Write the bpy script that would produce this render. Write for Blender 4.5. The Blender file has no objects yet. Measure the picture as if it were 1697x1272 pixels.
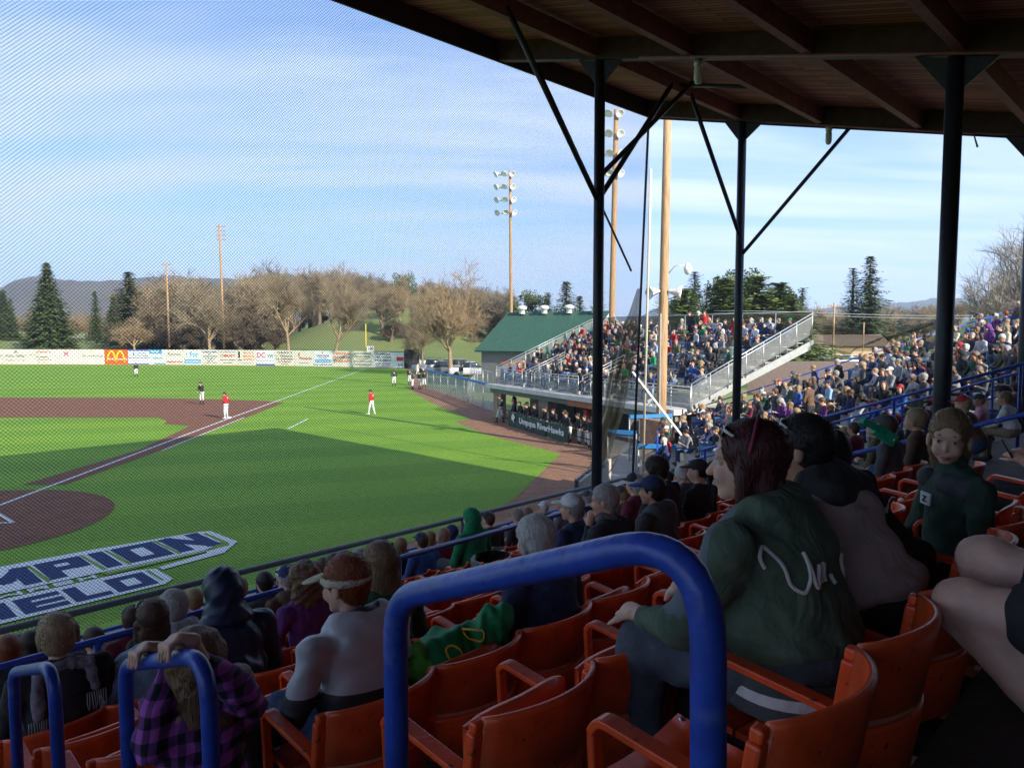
import bpy, bmesh, math, random
import numpy as np
from mathutils import Vector, Matrix
rnd = random.Random(7)
SC = bpy.context.scene
# ---------------- camera ----------------
F = 1220.0; H = 5.8; PIT = math.radians(4.08)
cam = bpy.data.objects.new('camera', bpy.data.cameras.new('camera'))
SC.collection.objects.link(cam); SC.camera = cam
cam.location = (0, 0, H); cam.rotation_euler = (math.pi/2 - PIT, 0, 0)
cam.data.sensor_width = 36; cam.data.lens = 36*F/1697; cam.data.clip_start = .05; cam.data.clip_end = 9000
# ---------------- sky, sun, exposure ----------------
SUN_EL, SUN_AZ = 26.5, 44.5        # azimuth: light travels this many degrees to the left of straight ahead
w = bpy.data.worlds.new('World'); SC.world = w; w.use_nodes = True
nt = w.node_tree; nt.nodes.clear(); N = nt.nodes.new; L = nt.links.new
out = N('ShaderNodeOutputWorld'); bg = N('ShaderNodeBackground'); bg.inputs[1].default_value = .15
sky = N('ShaderNodeTexSky'); sky.sky_type = 'NISHITA'; sky.sun_disc = False
sky.sun_elevation = math.radians(SUN_EL); sky.sun_rotation = math.radians(180-SUN_AZ); sky.altitude = 100; sky.dust_density = .5; sky.ozone_density = 1.6
tc = N('ShaderNodeTexCoord'); sep = N('ShaderNodeSeparateXYZ'); L(tc.outputs['Generated'], sep.inputs[0])
def wm(op, a, b=None):
    n = N('ShaderNodeMath'); n.operation = op
    for i, v in enumerate((a, b)):
        if v is None: continue
        if isinstance(v, (int, float)): n.inputs[i].default_value = v
        else: L(v, n.inputs[i])
    return n.outputs[0]
zz = wm('MAXIMUM', wm('ADD', sep.outputs[2], .10), .03)
cx = wm('DIVIDE', sep.outputs[0], zz); cy = wm('DIVIDE', sep.outputs[1], zz)
cmb = N('ShaderNodeCombineXYZ'); L(cx, cmb.inputs[0]); L(cy, cmb.inputs[1])
def cloudlayer(rot, sc, scale, det, lo, hi):
    mp = N('ShaderNodeMapping'); mp.inputs['Rotation'].default_value = (0, 0, rot); mp.inputs['Scale'].default_value = sc
    L(cmb.outputs[0], mp.inputs[0])
    nz = N('ShaderNodeTexNoise'); nz.inputs['Scale'].default_value = scale; nz.inputs['Detail'].default_value = det
    nz.inputs['Roughness'].default_value = .55; nz.inputs['Distortion'].default_value = .6
    L(mp.outputs[0], nz.inputs['Vector'])
    mr = N('ShaderNodeMapRange'); mr.inputs[1].default_value = lo; mr.inputs[2].default_value = hi; L(nz.outputs[0], mr.inputs[0])
    return mr.outputs[0]
c1 = cloudlayer(.25, (.35, 1.3, 1), .9, 7, .40, .72)
c2 = cloudlayer(-.2, (.5, 2.2, 1), 1.7, 9, .42, .9)
cl = wm('ADD', wm('MULTIPLY', c1, .75), wm('MULTIPLY', c2, .35))
low = N('ShaderNodeMapRange'); low.inputs[1].default_value = .42; low.inputs[2].default_value = .0; low.inputs[3].default_value = .12; low.inputs[4].default_value = .34; L(sep.outputs[2], low.inputs[0])
cl = wm('MINIMUM', wm('ADD', cl, low.outputs[0]), .93)
mx = N('ShaderNodeMixRGB'); L(cl, mx.inputs[0]); tn = N('ShaderNodeMixRGB'); tn.blend_type = 'MULTIPLY'; tn.inputs[0].default_value = 1; L(sky.outputs[0], tn.inputs[1]); tn.inputs[2].default_value = (.24, .39, .61, 1); L(tn.outputs[0], mx.inputs[1]); mx.inputs[2].default_value = (2.3, 2.65, 3.25, 1)
L(mx.outputs[0], bg.inputs[0]); L(bg.outputs[0], out.inputs[0])
sun = bpy.data.objects.new('sun', bpy.data.lights.new('sun', 'SUN')); SC.collection.objects.link(sun)
sun.data.energy = 3.4; sun.data.angle = math.radians(.5); sun.data.color = (1, .93, .80)
a = math.radians(SUN_AZ); e = math.radians(SUN_EL)
sd = Vector((-math.sin(a)*math.cos(e), math.cos(a)*math.cos(e), -math.sin(e)))
sun.rotation_euler = sd.to_track_quat('-Z', 'Y').to_euler()
SC.view_settings.view_transform = 'Standard'; SC.view_settings.look = 'None'; SC.view_settings.exposure = 1.62
SC.cycles.volume_bounces = 0; SC.cycles.max_bounces = 6; SC.cycles.diffuse_bounces = 4; SC.cycles.transparent_max_bounces = 24
SC.cycles.sample_clamp_indirect = 6
try: SC.cycles.use_denoising = True
except Exception: pass

# ---------------- maths of the place ----------------
def ray(px, py):
    a = (px-848.5)/F; b = -(py-636)/F
    return a, math.cos(PIT)+b*math.sin(PIT), -math.sin(PIT)+b*math.cos(PIT)
def G(px, py, z=0.0):                 # photo measurement -> point on the level z
    d = ray(px, py); k = (z-H)/d[2]; return (d[0]*k, d[1]*k)
def W(s, t, z=0.0): return (.695*s-.719*t, .719*s+.695*t, z)     # s along the grandstand, t towards the field
def ST(x, y): return (.695*x+.719*y, -.719*x+.695*y)
ANG = math.atan2(.695, -.719)         # heading of the grandstand's seats
def zrow(k): return 4.18 - .287*(k-1) # tread level of row k
def trow(k): return .63 + .81*(k-1)   # back of row k

# ---------------- object helpers ----------------
COL = SC.collection
def tag(o, label=None, cat=None, group=None, kind=None):
    if label: o['label'] = label
    if cat: o['category'] = cat
    if group: o['group'] = group
    if kind: o['kind'] = kind
    return o
def empty(name, loc=(0, 0, 0), rz=0, label=None, cat=None, group=None):
    o = bpy.data.objects.new(name, None); COL.objects.link(o); o.location = loc; o.rotation_euler = (0, 0, rz)
    o.empty_display_size = .2
    return tag(o, label, cat, group)
def rest(o):
    return Matrix.Translation(o.location) @ o.rotation_euler.to_matrix().to_4x4() @ Matrix.Diagonal((*o.scale, 1))
class MB:
    def __init__(s): s.v = []; s.f = []; s.m = []; s.sm = []
    def add(s, vs, fs, mi=0, smooth=False):
        o = len(s.v); s.v += [tuple(p) for p in vs]
        for f in fs: s.f.append(tuple(i+o for i in f)); s.m.append(mi); s.sm.append(smooth)
    def box(s, c, size, ang=0, mi=0, tilt=0):
        hx, hy, hz = size[0]/2, size[1]/2, size[2]/2; ca, sa = math.cos(ang), math.sin(ang); ct, st_ = math.cos(tilt), math.sin(tilt)
        P = []
        for x, y, z in ((-hx,-hy,-hz),(hx,-hy,-hz),(hx,hy,-hz),(-hx,hy,-hz),(-hx,-hy,hz),(hx,-hy,hz),(hx,hy,hz),(-hx,hy,hz)):
            x, z = x*ct+z*st_, -x*st_+z*ct
            P.append((c[0]+x*ca-y*sa, c[1]+x*sa+y*ca, c[2]+z))
        s.add(P, [(3,2,1,0),(4,5,6,7),(0,1,5,4),(1,2,6,5),(2,3,7,6),(3,0,4,7)], mi)
    def prism(s, poly, z0, z1, mi=0):     # poly CCW (x,y)
        n = len(poly); s.add([(x, y, z0) for x, y in poly]+[(x, y, z1) for x, y in poly],
            [tuple(range(n))[::-1], tuple(range(n, 2*n))]+[(i, (i+1) % n, n+(i+1) % n, n+i) for i in range(n)], mi)
    def beam(s, p, q, w_, h, mi=0, up=(0, 0, 1)):
        p = Vector(p); q = Vector(q); d = (q-p).normalized(); r = d.cross(Vector(up)).normalized(); u = r.cross(d)
        r *= w_/2; u *= h/2
        P = [p-r-u, p+r-u, p+r+u, p-r+u, q-r-u, q+r-u, q+r+u, q-r+u]
        s.add(P, [(0,1,2,3),(7,6,5,4),(4,5,1,0),(5,6,2,1),(6,7,3,2),(7,4,0,3)], mi)
    def tube(s, pts, r, n=8, mi=0, cap=True, closed=False, flat=1.0, up=None):
        pts = [Vector(p) for p in pts]; m = len(pts); rr = r if isinstance(r, (list, tuple)) else [r]*m
        rings = []; prev = None
        for i in range(m):
            if closed: d = pts[(i+1) % m]-pts[i-1]
            else: d = pts[min(i+1, m-1)]-pts[max(i-1, 0)]
            if d.length < 1e-9: d = Vector((0, 0, 1))
            d.normalize()
            if prev is None:
                a_ = Vector(up) if up else (Vector((0, 0, 1)) if abs(d.z) < .9 else Vector((1, 0, 0)))
                u = d.cross(a_).normalized()
            else:
                u = prev-d*prev.dot(d)
                u = u.normalized() if u.length > 1e-6 else d.orthogonal().normalized()
            prev = u; v_ = d.cross(u)
            rings.append([pts[i]+u*math.cos(2*math.pi*j/n)*rr[i]+v_*math.sin(2*math.pi*j/n)*rr[i]*flat for j in range(n)])
        fs = []
        for i in range(m if closed else m-1):
            A = i*n; B = ((i+1) % m)*n
            for j in range(n): fs.append((A+j, A+(j+1) % n, B+(j+1) % n, B+j))
        s.add([p for rg in rings for p in rg], fs, mi, True)
        if cap and not closed:
            o = len(s.v)-m*n
            s.f.append(tuple(o+j for j in range(n))[::-1]); s.f.append(tuple(o+(m-1)*n+j for j in range(n)))
            s.m += [mi, mi]; s.sm += [False, False]
    def lathe(s, prof, c=(0, 0, 0), n=16, mi=0, axis='z'):
        V = []; m = len(prof)
        for r, z in prof:
            for j in range(n):
                a_ = 2*math.pi*j/n
                V.append((c[0]+r*math.cos(a_), c[1]+r*math.sin(a_), c[2]+z) if axis == 'z' else (c[0]+z, c[1]+r*math.cos(a_), c[2]+r*math.sin(a_)))
        s.add(V, [(i*n+j, i*n+(j+1) % n, (i+1)*n+(j+1) % n, (i+1)*n+j) for i in range(m-1) for j in range(n)], mi, True)
    def mesh(s, name):
        me = bpy.data.meshes.new(name); me.from_pydata(s.v, [], s.f)
        me.polygons.foreach_set('material_index', s.m); me.polygons.foreach_set('use_smooth', s.sm); me.update()
        return me
    def build(s, name, mats, parent=None, loc=(0, 0, 0), rz=0, bevel=0):
        return link(name, s.mesh(name), mats, parent, loc, rz, bevel)
def link(name, me, mats, parent=None, loc=(0, 0, 0), rz=0, bevel=0):
    if not isinstance(mats, (list, tuple)): mats = [mats]
    if not len(me.materials):
        for m_ in mats: me.materials.append(m_)
    o = bpy.data.objects.new(name, me); COL.objects.link(o); o.location = loc; o.rotation_euler = (0, 0, rz)
    if parent is not None: o.parent = parent
    if bevel:
        b = o.modifiers.new('b', 'BEVEL'); b.width = bevel; b.segments = 2; b.limit_method = 'ANGLE'; b.angle_limit = .7
    return o
def kids_of(o, cache={}):
    return [c for c in bpy.data.objects if c.parent == o]
def copy_tree(o, parent=None, ch=None):
    c = o.copy(); COL.objects.link(c)
    if parent is not None: c.parent = parent
    for k in (ch[o.name] if ch else kids_of(o)): copy_tree(k, c, ch)
    return c
def tree_index():
    d = {}
    for o in bpy.data.objects: d.setdefault(o.name, [])
    for o in bpy.data.objects:
        if o.parent: d[o.parent.name].append(o)
    return d
def tube_obj(name, pts, r, mat, parent=None, n=8, closed=False):
    m = MB(); m.tube(pts, r, n, closed=closed); return m.build(name, mat, parent)
def arc(c, r, a0, a1, n, ux, uy):
    return [Vector(c)+Vector(ux)*r*math.cos(a0+(a1-a0)*i/n)+Vector(uy)*r*math.sin(a0+(a1-a0)*i/n) for i in range(n+1)]
def fillet(pts, r, n=6, closed=False):
    pts = [Vector(p) for p in pts]; o = []; m = len(pts)
    for i, p in enumerate(pts):
        if not closed and i in (0, m-1): o.append(p); continue
        a_ = (pts[i-1]-p); b_ = (pts[(i+1) % m]-p); la, lb = a_.length, b_.length; a_.normalize(); b_.normalize()
        ang = a_.angle(b_)
        if ang > 3.1: o.append(p); continue
        d = min(r/math.tan(ang/2), la*.48, lb*.48)
        A = p+a_*d; B = p+b_*d
        for j in range(n+1):
            t = j/n; o.append(A*(1-t)**2+p*2*t*(1-t)+B*t*t)
    return o

# ---------------- materials ----------------
def M(name, col, rough=.75, var=.12, scale=6, bump=0, bscale=60, metal=0, coat=0, spec=.4, stretch=None, detail=4, sheen=0, col2=None, fold=0):
    m = bpy.data.materials.new(name); m.use_nodes = True; t = m.node_tree; b = t.nodes['Principled BSDF']
    b.inputs['Roughness'].default_value = rough; b.inputs['Metallic'].default_value = metal
    b.inputs['Specular IOR Level'].default_value = spec; b.inputs['Coat Weight'].default_value = coat
    b.inputs['Coat Roughness'].default_value = .15
    tcn = t.nodes.new('ShaderNodeTexCoord'); src = tcn.outputs['Object']
    if stretch:
        mp = t.nodes.new('ShaderNodeMapping'); mp.inputs['Scale'].default_value = stretch; t.links.new(src, mp.inputs[0]); src = mp.outputs[0]
    c = (*col, 1)
    if var or col2:
        nz = t.nodes.new('ShaderNodeTexNoise'); nz.inputs['Scale'].default_value = scale; nz.inputs['Detail'].default_value = detail; nz.inputs['Roughness'].default_value = .6
        t.links.new(src, nz.inputs['Vector'])
        cr = t.nodes.new('ShaderNodeValToRGB'); cr.color_ramp.elements[0].position = .3; cr.color_ramp.elements[1].position = .7
        if col2: cr.color_ramp.elements[0].color = (*col2, 1); cr.color_ramp.elements[1].color = c
        else:
            cr.color_ramp.elements[0].color = tuple(x*(1-var) for x in col)+(1,); cr.color_ramp.elements[1].color = tuple(min(1, x*(1+var)) for x in col)+(1,)
        t.links.new(nz.outputs[0], cr.inputs[0]); t.links.new(cr.outputs[0], b.inputs['Base Color'])
    else: b.inputs['Base Color'].default_value = c
    if bump:
        n2 = t.nodes.new('ShaderNodeTexNoise'); n2.inputs['Scale'].default_value = bscale; n2.inputs['Detail'].default_value = 3
        t.links.new(src, n2.inputs['Vector']); bp = t.nodes.new('ShaderNodeBump'); bp.inputs['Strength'].default_value = bump; bp.inputs['Distance'].default_value = .01
        t.links.new(n2.outputs[0], bp.inputs['Height']); t.links.new(bp.outputs[0], b.inputs['Normal'])
    if fold:
        n3 = t.nodes.new('ShaderNodeTexNoise'); n3.inputs['Scale'].default_value = 7; n3.inputs['Detail'].default_value = 2.5; n3.inputs['Distortion'].default_value = 1.8
        mp3 = t.nodes.new('ShaderNodeMapping'); mp3.inputs['Scale'].default_value = (1, 1, .7); t.links.new(tcn.outputs['Object'], mp3.inputs[0]); t.links.new(mp3.outputs[0], n3.inputs['Vector'])
        b3 = t.nodes.new('ShaderNodeBump'); b3.inputs['Strength'].default_value = fold; b3.inputs['Distance'].default_value = .06; t.links.new(n3.outputs[0], b3.inputs['Height'])
        if bump: t.links.new(bp.outputs[0], b3.inputs['Normal'])
        t.links.new(b3.outputs[0], b.inputs['Normal'])
    if sheen: b.inputs['Sheen Weight'].default_value = sheen
    return m
def screen(name, col, alpha, scale=0, rough=.7, metal=0):   # woven or wire mesh: part open, part wire
    m = M(name, col, rough, .1, 3, metal=metal); t = m.node_tree; b = t.nodes['Principled BSDF']; o_ = t.nodes['Material Output']
    tr = t.nodes.new('ShaderNodeBsdfTransparent'); mixn = t.nodes.new('ShaderNodeMixShader')
    t.links.new(tr.outputs[0], mixn.inputs[1]); t.links.new(b.outputs[0], mixn.inputs[2]); t.links.new(mixn.outputs[0], o_.inputs[0])
    if scale:   # diamond wire pattern across local x / z
        tcn = t.nodes.new('ShaderNodeTexCoord'); sp = t.nodes.new('ShaderNodeSeparateXYZ'); t.links.new(tcn.outputs['Object'], sp.inputs[0])
        def mt(op, a_, b_=None):
            n = t.nodes.new('ShaderNodeMath'); n.operation = op
            for i, v_ in enumerate((a_, b_)):
                if v_ is None: continue
                if isinstance(v_, (int, float)): n.inputs[i].default_value = v_
                else: t.links.new(v_, n.inputs[i])
            return n.outputs[0]
        def line(op):
            u = mt('MULTIPLY', mt(op, sp.outputs[0], sp.outputs[2]), scale)
            return mt('LESS_THAN', mt('ABSOLUTE', mt('SUBTRACT', mt('FRACT', u), .5)), alpha/4)
        t.links.new(mt('MAXIMUM', line('ADD'), line('SUBTRACT')), mixn.inputs[0])
    else: mixn.inputs[0].default_value = alpha
    return m
MT = dict(
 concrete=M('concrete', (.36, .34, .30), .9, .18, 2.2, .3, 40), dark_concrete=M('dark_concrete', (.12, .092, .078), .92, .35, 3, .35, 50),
 steel=M('dark_steel_paint', (.022, .024, .030), .42, .3, 9, .05, 30), girder=M('girder_paint', (.050, .019, .017), .6, .35, 5, .15, 30),
 purlin=M('purlin_paint', (.24, .085, .070), .6, .3, 5, .15, 30), blue=M('blue_rail_paint', (.026, .070, .42), .36, .22, 14, .35, 28, coat=.2, detail=12),
 orange=M('orange_seat_plastic', (.74, .080, .018), .36, .30, 6, .25, 35, coat=.1, detail=12), galv=M('galvanized_metal', (.50, .51, .50), .42, .15, 7, 0, metal=.55),
 alum=M('bleacher_aluminium', (.46, .46, .45), .45, .15, 4, metal=.4), greyrail=M('grey_rail', (.10, .11, .12), .45, .2, 12),
 wood=M('pole_wood', (.42, .26, .14), .85, .35, 3, .5, 25, stretch=(6, 6, .5), detail=8), white=M('white_paint', (.78, .78, .76), .55, .06, 4),
 black=M('black_plastic', (.012, .012, .013), .5, .1, 5), green_roof=M('green_metal_roof', (.045, .115, .080), .5, .08, 1.5), siding=M('pale_siding', (.62, .60, .53), .7, .07, 3),
 grey_siding=M('grey_siding', (.20, .20, .19), .7, .08, 3), brick=M('brick', (.34, .17, .10), .85, .3, 3), tan=M('tan_wall', (.33, .25, .17), .85, .1, 2),
 shingle=M('brown_shingles', (.16, .115, .085), .9, .3, 9, .4, 20), blue_panel=M('blue_panel', (.015, .05, .24), .5, .1, 2),
 glass=M('window_glass', (.03, .04, .05), .12, .1, 3, spec=.8), tyre=M('tyre_rubber', (.015, .015, .015), .8, .2, 5), chrome=M('bare_metal', (.6, .6, .6), .25, .05, 3, metal=1),
 navy_paint=M('navy_turf_paint', (.012, .030, .12), .85, .25, 25, .4, 200), white_turf=M('white_turf_paint', (.66, .70, .70), .85, .12, 25, .4, 200),
 plank=M('plank_wood', (.50, .42, .28), .8, .2, 4, stretch=(1, 8, 1)), yellow=M('yellow_paint', (.75, .55, .05), .5, .1, 3),
 netcord=M('net_cord', (.018, .020, .022), .8, .1, 3), paper=M('paper', (.74, .74, .78), .7, .06, 4),
)
def wear(m, col, lo, hi, mode='edge', scale=40):      # worn edges or chips of another colour
    t = m.node_tree; b = t.nodes['Principled BSDF']; old = b.inputs['Base Color'].links[0].from_socket
    if mode == 'edge': src = t.nodes.new('ShaderNodeNewGeometry').outputs['Pointiness']
    else:
        n = t.nodes.new('ShaderNodeTexNoise'); n.inputs['Scale'].default_value = scale; n.inputs['Detail'].default_value = 6; tcn = t.nodes.new('ShaderNodeTexCoord'); t.links.new(tcn.outputs['Object'], n.inputs['Vector']); src = n.outputs[0]
    mr = t.nodes.new('ShaderNodeMapRange'); mr.inputs[1].default_value = lo; mr.inputs[2].default_value = hi; t.links.new(src, mr.inputs[0])
    mxn = t.nodes.new('ShaderNodeMixRGB'); t.links.new(mr.outputs[0], mxn.inputs[0]); t.links.new(old, mxn.inputs[1]); mxn.inputs[2].default_value = (*col, 1); t.links.new(mxn.outputs[0], b.inputs['Base Color'])
wear(MT['orange'], (.80, .24, .11), .57, .70); wear(MT['orange'], (.20, .035, .02), .66, .70, 'chip', 30)
wear(MT['blue'], (.02, .03, .09), .69, .71, 'chip', 55); wear(MT['blue'], (.10, .16, .50), .62, .72, 'chip', 9)
def turf_mat():
    m = bpy.data.materials.new('turf'); m.use_nodes = True; t = m.node_tree; b = t.nodes['Principled BSDF']; b.inputs['Roughness'].default_value = .8; b.inputs['Specular IOR Level'].default_value = .25
    tcn = t.nodes.new('ShaderNodeTexCoord')
    def noise(sc, det, stretch=(1, 1, 1), rot=0):
        mp = t.nodes.new('ShaderNodeMapping'); mp.inputs['Scale'].default_value = stretch; mp.inputs['Rotation'].default_value = (0, 0, rot); t.links.new(tcn.outputs['Object'], mp.inputs[0])
        n = t.nodes.new('ShaderNodeTexNoise'); n.inputs['Scale'].default_value = sc; n.inputs['Detail'].default_value = det; t.links.new(mp.outputs[0], n.inputs['Vector']); return n.outputs[0]
    def ramp(src, a_, b_, lo=.35, hi=.65):
        r = t.nodes.new('ShaderNodeValToRGB'); r.color_ramp.elements[0].position = lo; r.color_ramp.elements[1].position = hi
        r.color_ramp.elements[0].color = (*a_, 1); r.color_ramp.elements[1].color = (*b_, 1); t.links.new(src, r.inputs[0]); return r.outputs[0]
    fine = ramp(noise(9, 6, (.5, 1.6, 1), .6), (.128, .258, .022), (.200, .352, .032))
    wv = t.nodes.new('ShaderNodeTexWave'); wv.inputs['Scale'].default_value = .052; wv.inputs['Distortion'].default_value = .5; wv.inputs['Detail'].default_value = 1
    mp = t.nodes.new('ShaderNodeMapping'); mp.inputs['Rotation'].default_value = (0, 0, 1.25); t.links.new(tcn.outputs['Object'], mp.inputs[0]); t.links.new(mp.outputs[0], wv.inputs['Vector'])
    band = ramp(wv.outputs[0], (.88, .93, .88), (1.07, 1.04, 1.0), .40, .60); patch = ramp(noise(.12, 4), (.86, .92, .86), (1.08, 1.04, 1.0), .3, .7)
    speck = ramp(noise(60, 3), (.78, .8, .8), (1.2, 1.16, 1.1))
    cur = fine
    for x in (band, patch, speck):
        mm = t.nodes.new('ShaderNodeMixRGB'); mm.blend_type = 'MULTIPLY'; mm.inputs[0].default_value = 1; t.links.new(cur, mm.inputs[1]); t.links.new(x, mm.inputs[2]); cur = mm.outputs[0]
    t.links.new(cur, b.inputs['Base Color'])
    bp = t.nodes.new('ShaderNodeBump'); bp.inputs['Strength'].default_value = .6; bp.inputs['Distance'].default_value = .03; t.links.new(noise(45, 3), bp.inputs['Height']); t.links.new(bp.outputs[0], b.inputs['Normal'])
    return m
MT['turf'] = turf_mat()
MT['dirt'] = M('infield_clay', (.215, .092, .050), .95, .16, 1.6, .5, 12, col2=(.135, .056, .032), detail=12)
MT['track'] = M('warning_track_clay', (.30, .16, .095), .95, .16, 2.2, .4, 25, col2=(.19, .095, .055), detail=12)
MT['grass'] = M('park_grass', (.13, .20, .045), .9, .3, .08, .3, 3, col2=(.20, .21, .07), detail=8)
def planks():
    m = bpy.data.materials.new('roof_boards'); m.use_nodes = True; t = m.node_tree; b = t.nodes['Principled BSDF']; b.inputs['Roughness'].default_value = .75
    tcn = t.nodes.new('ShaderNodeTexCoord'); br = t.nodes.new('ShaderNodeTexBrick'); br.inputs['Scale'].default_value = 1; br.inputs['Brick Width'].default_value = 3.4; br.inputs['Row Height'].default_value = .14; br.inputs['Mortar Size'].default_value = .012
    br.inputs['Color1'].default_value = (.46, .14, .085, 1); br.inputs['Color2'].default_value = (.17, .058, .040, 1); br.inputs['Mortar'].default_value = (.006, .004, .004, 1); br.inputs['Bias'].default_value = -.1
    t.links.new(tcn.outputs['Object'], br.inputs['Vector']); t.links.new(br.outputs[0], b.inputs['Base Color'])
    bp = t.nodes.new('ShaderNodeBump'); bp.inputs['Distance'].default_value = .02; t.links.new(br.outputs['Fac'], bp.inputs['Height']); bp.invert = True; t.links.new(bp.outputs[0], b.inputs['Normal'])
    return m
MT['boards'] = planks()

# ---------------- text as flat lettering ----------------
def text_mesh(txt, size, bold=.0, extrude=.003, italic=0):
    cu = bpy.data.curves.new('lettering', 'FONT'); cu.body = txt; cu.size = size; cu.offset = bold*size; cu.extrude = extrude
    cu.align_x = 'CENTER'; cu.align_y = 'CENTER'; cu.shear = italic; cu.resolution_u = 3
    o = bpy.data.objects.new('lettering', cu); COL.objects.link(o); bpy.context.view_layer.update()
    me = bpy.data.meshes.new_from_object(o.evaluated_get(bpy.context.evaluated_depsgraph_get())); bpy.data.objects.remove(o); bpy.data.curves.remove(cu)
    return me
def lettering(txt, height, width, mat, parent, loc, rot, bold=.02, name='lettering', italic=0):
    me = text_mesh(txt, 1, bold, .004, italic)
    if not len(me.vertices): return None
    co = np.empty(len(me.vertices)*3); me.vertices.foreach_get('co', co); co = co.reshape(-1, 3)
    lo, hi = co.min(0), co.max(0); ctr = (lo+hi)/2; d = hi-lo
    co[:, 0] = (co[:, 0]-ctr[0])*width/d[0]; co[:, 1] = (co[:, 1]-ctr[1])*height/d[1]
    me.vertices.foreach_set('co', co.ravel()); me.update()
    o = link(name, me, mat, parent, loc); o.rotation_euler = rot
    return o
# ================= SETTING: ground =================
def terrain_z(x, y):
    r = y; 
    def ss(a_, b_, v): v = max(0, min(1, (v-a_)/(b_-a_))); return v*v*(3-2*v)
    k = x/max(y, 1)
    z = -.04 + ss(135, 215, r)*(1.2 + 8.2*math.exp(-((k+.16)/.10)**2)*ss(150, 215, r) + 2.0*ss(-.35, -.75, k) + 4*ss(-.35,-.25,k)*(1-ss(-.05,.1,k)))
    z += ss(240, 600, r)*6
    z += ss(45, 200, y)*ss(.5, .75, k)*16
    return z
m = MB(); xs = [-6500, -4500, -2500, -1200]+[i*12 for i in range(-60, 61)]+[1200, 2500, 4500, 6500]; ys = [-800, -200, -60]+[i*8 for i in range(0, 90)]+[800, 1000, 1400, 2200, 3500, 5500]
m.add([(x, y, terrain_z(x, y) if y > 0 else -.04) for y in ys for x in xs], [(j*len(xs)+i, j*len(xs)+i+1, (j+1)*len(xs)+i+1, (j+1)*len(xs)+i) for j in range(len(ys)-1) for i in range(len(xs)-1)], 0, True)
tag(m.build('ground', MT['grass']), kind='structure')
def sheet(name, poly, z, mat):
    mm = MB(); mm.add([(x, y, z) for x, y in poly], [tuple(range(len(poly)))]); return tag(mm.build(name, mat), kind='structure')
HOME = Vector((-17.4, 21.9)); TH = Vector((-19.2, 49.3)); fd = (Vector((-23.1, 116.3))-HOME).normalized(); gd = Vector((-fd.y, fd.x))
FENCE = [(-89.5, 128.5), (-70, 128), (-52, 125.5), (-38, 122.5), (-27, 118.5), (-16.6, 114.8)]
turf_poly = [(-16.6, 114.9), (-12.5, 90), (-10.3, 73.7), (-6.6, 59.8), (-2.7, 48.3), (-3.7, 47.0), (-1.3, 40.9), (1.5, 36.1), (2.3, 34.6), (.1, 25.3), (-1.0, 22.5), (-6, 15.6), (-16, 5), (-40, -16), (-95, -10), (-110, 60), (-100, 128.5)]+FENCE
sheet('warning_track', [(-16.4, 115.5), (-9, 77), (0, 52.5), (.2, 47), (8.2, 30), (8, 22), (-10, 8), (-44, -24), (-104, -18), (-118, 60), (-104, 131), (-70, 130), (-38, 124.5)], .0, MT['track'])
sheet('turf', turf_poly, .008, MT['turf'])
# infield clay: arc, baselines, home circle
PL = HOME+18.44*((fd+gd)/math.sqrt(2))
arcpts = []
for i in range(41):
    a_ = math.radians(-12+i*4.6+math.degrees(math.atan2(fd.y, fd.x))-45+32)
    p = PL+Vector((math.cos(a_), math.sin(a_)))*30.5; arcpts.append((p.x, p.y))
dirt = [(-16.9, 27.5), (-17.2, 38), (-17.9, 49.0), (-18.6, 59.8), (-20.5, 61.2), (-27, 63.2), (-34, 64.3), (-44.4, 64.6), (-56, 60), (-64, 50), (-66, 38), (-62, 22), (-47.5, 19.3), (-46.7, 22.3), (-45.4, 24), (-46.2, 45), (-44, 49.2), (-23.8, 49.3), (-22.4, 47.5), (-21.8, 45.8), (-19.8, 45.0), (-18.3, 35.9), (-18.55, 27.5)]
sheet('infield_clay', dirt, .016, MT['dirt'])
circ = [(HOME.x+4.75*math.cos(i*math.pi/24), HOME.y+4.75*math.sin(i*math.pi/24)) for i in range(48)]
sheet('home_plate_circle', circ, .020, MT['dirt'])
def line(name, a_, b_, wd, z=.026):
    a_ = Vector(a_); b_ = Vector(b_); d = (b_-a_).normalized(); n_ = Vector((-d.y, d.x))*wd/2
    return sheet(name, [tuple(a_+n_*-1), tuple(b_-n_), tuple(b_+n_), tuple(a_+n_)], z, MT['white_turf'])
A = Vector(G(0, 837.5)); B = Vector(G(376, 695)); C_ = Vector(G(606, 611))
line('foul_line', tuple(A-(B-A)*.15), tuple(B), .12); line('foul_line', tuple(B), tuple(C_), .12)
line('running_line', G(268, 747), G(405, 692), .09); line('coach_box_line', G(477, 711), G(511, 694), .10)
for p, q in (((-30, 868), (22, 867)), ((22, 867), (-12, 846))): line('batter_box_line', G(*p), G(*q), .10, .03)
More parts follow.
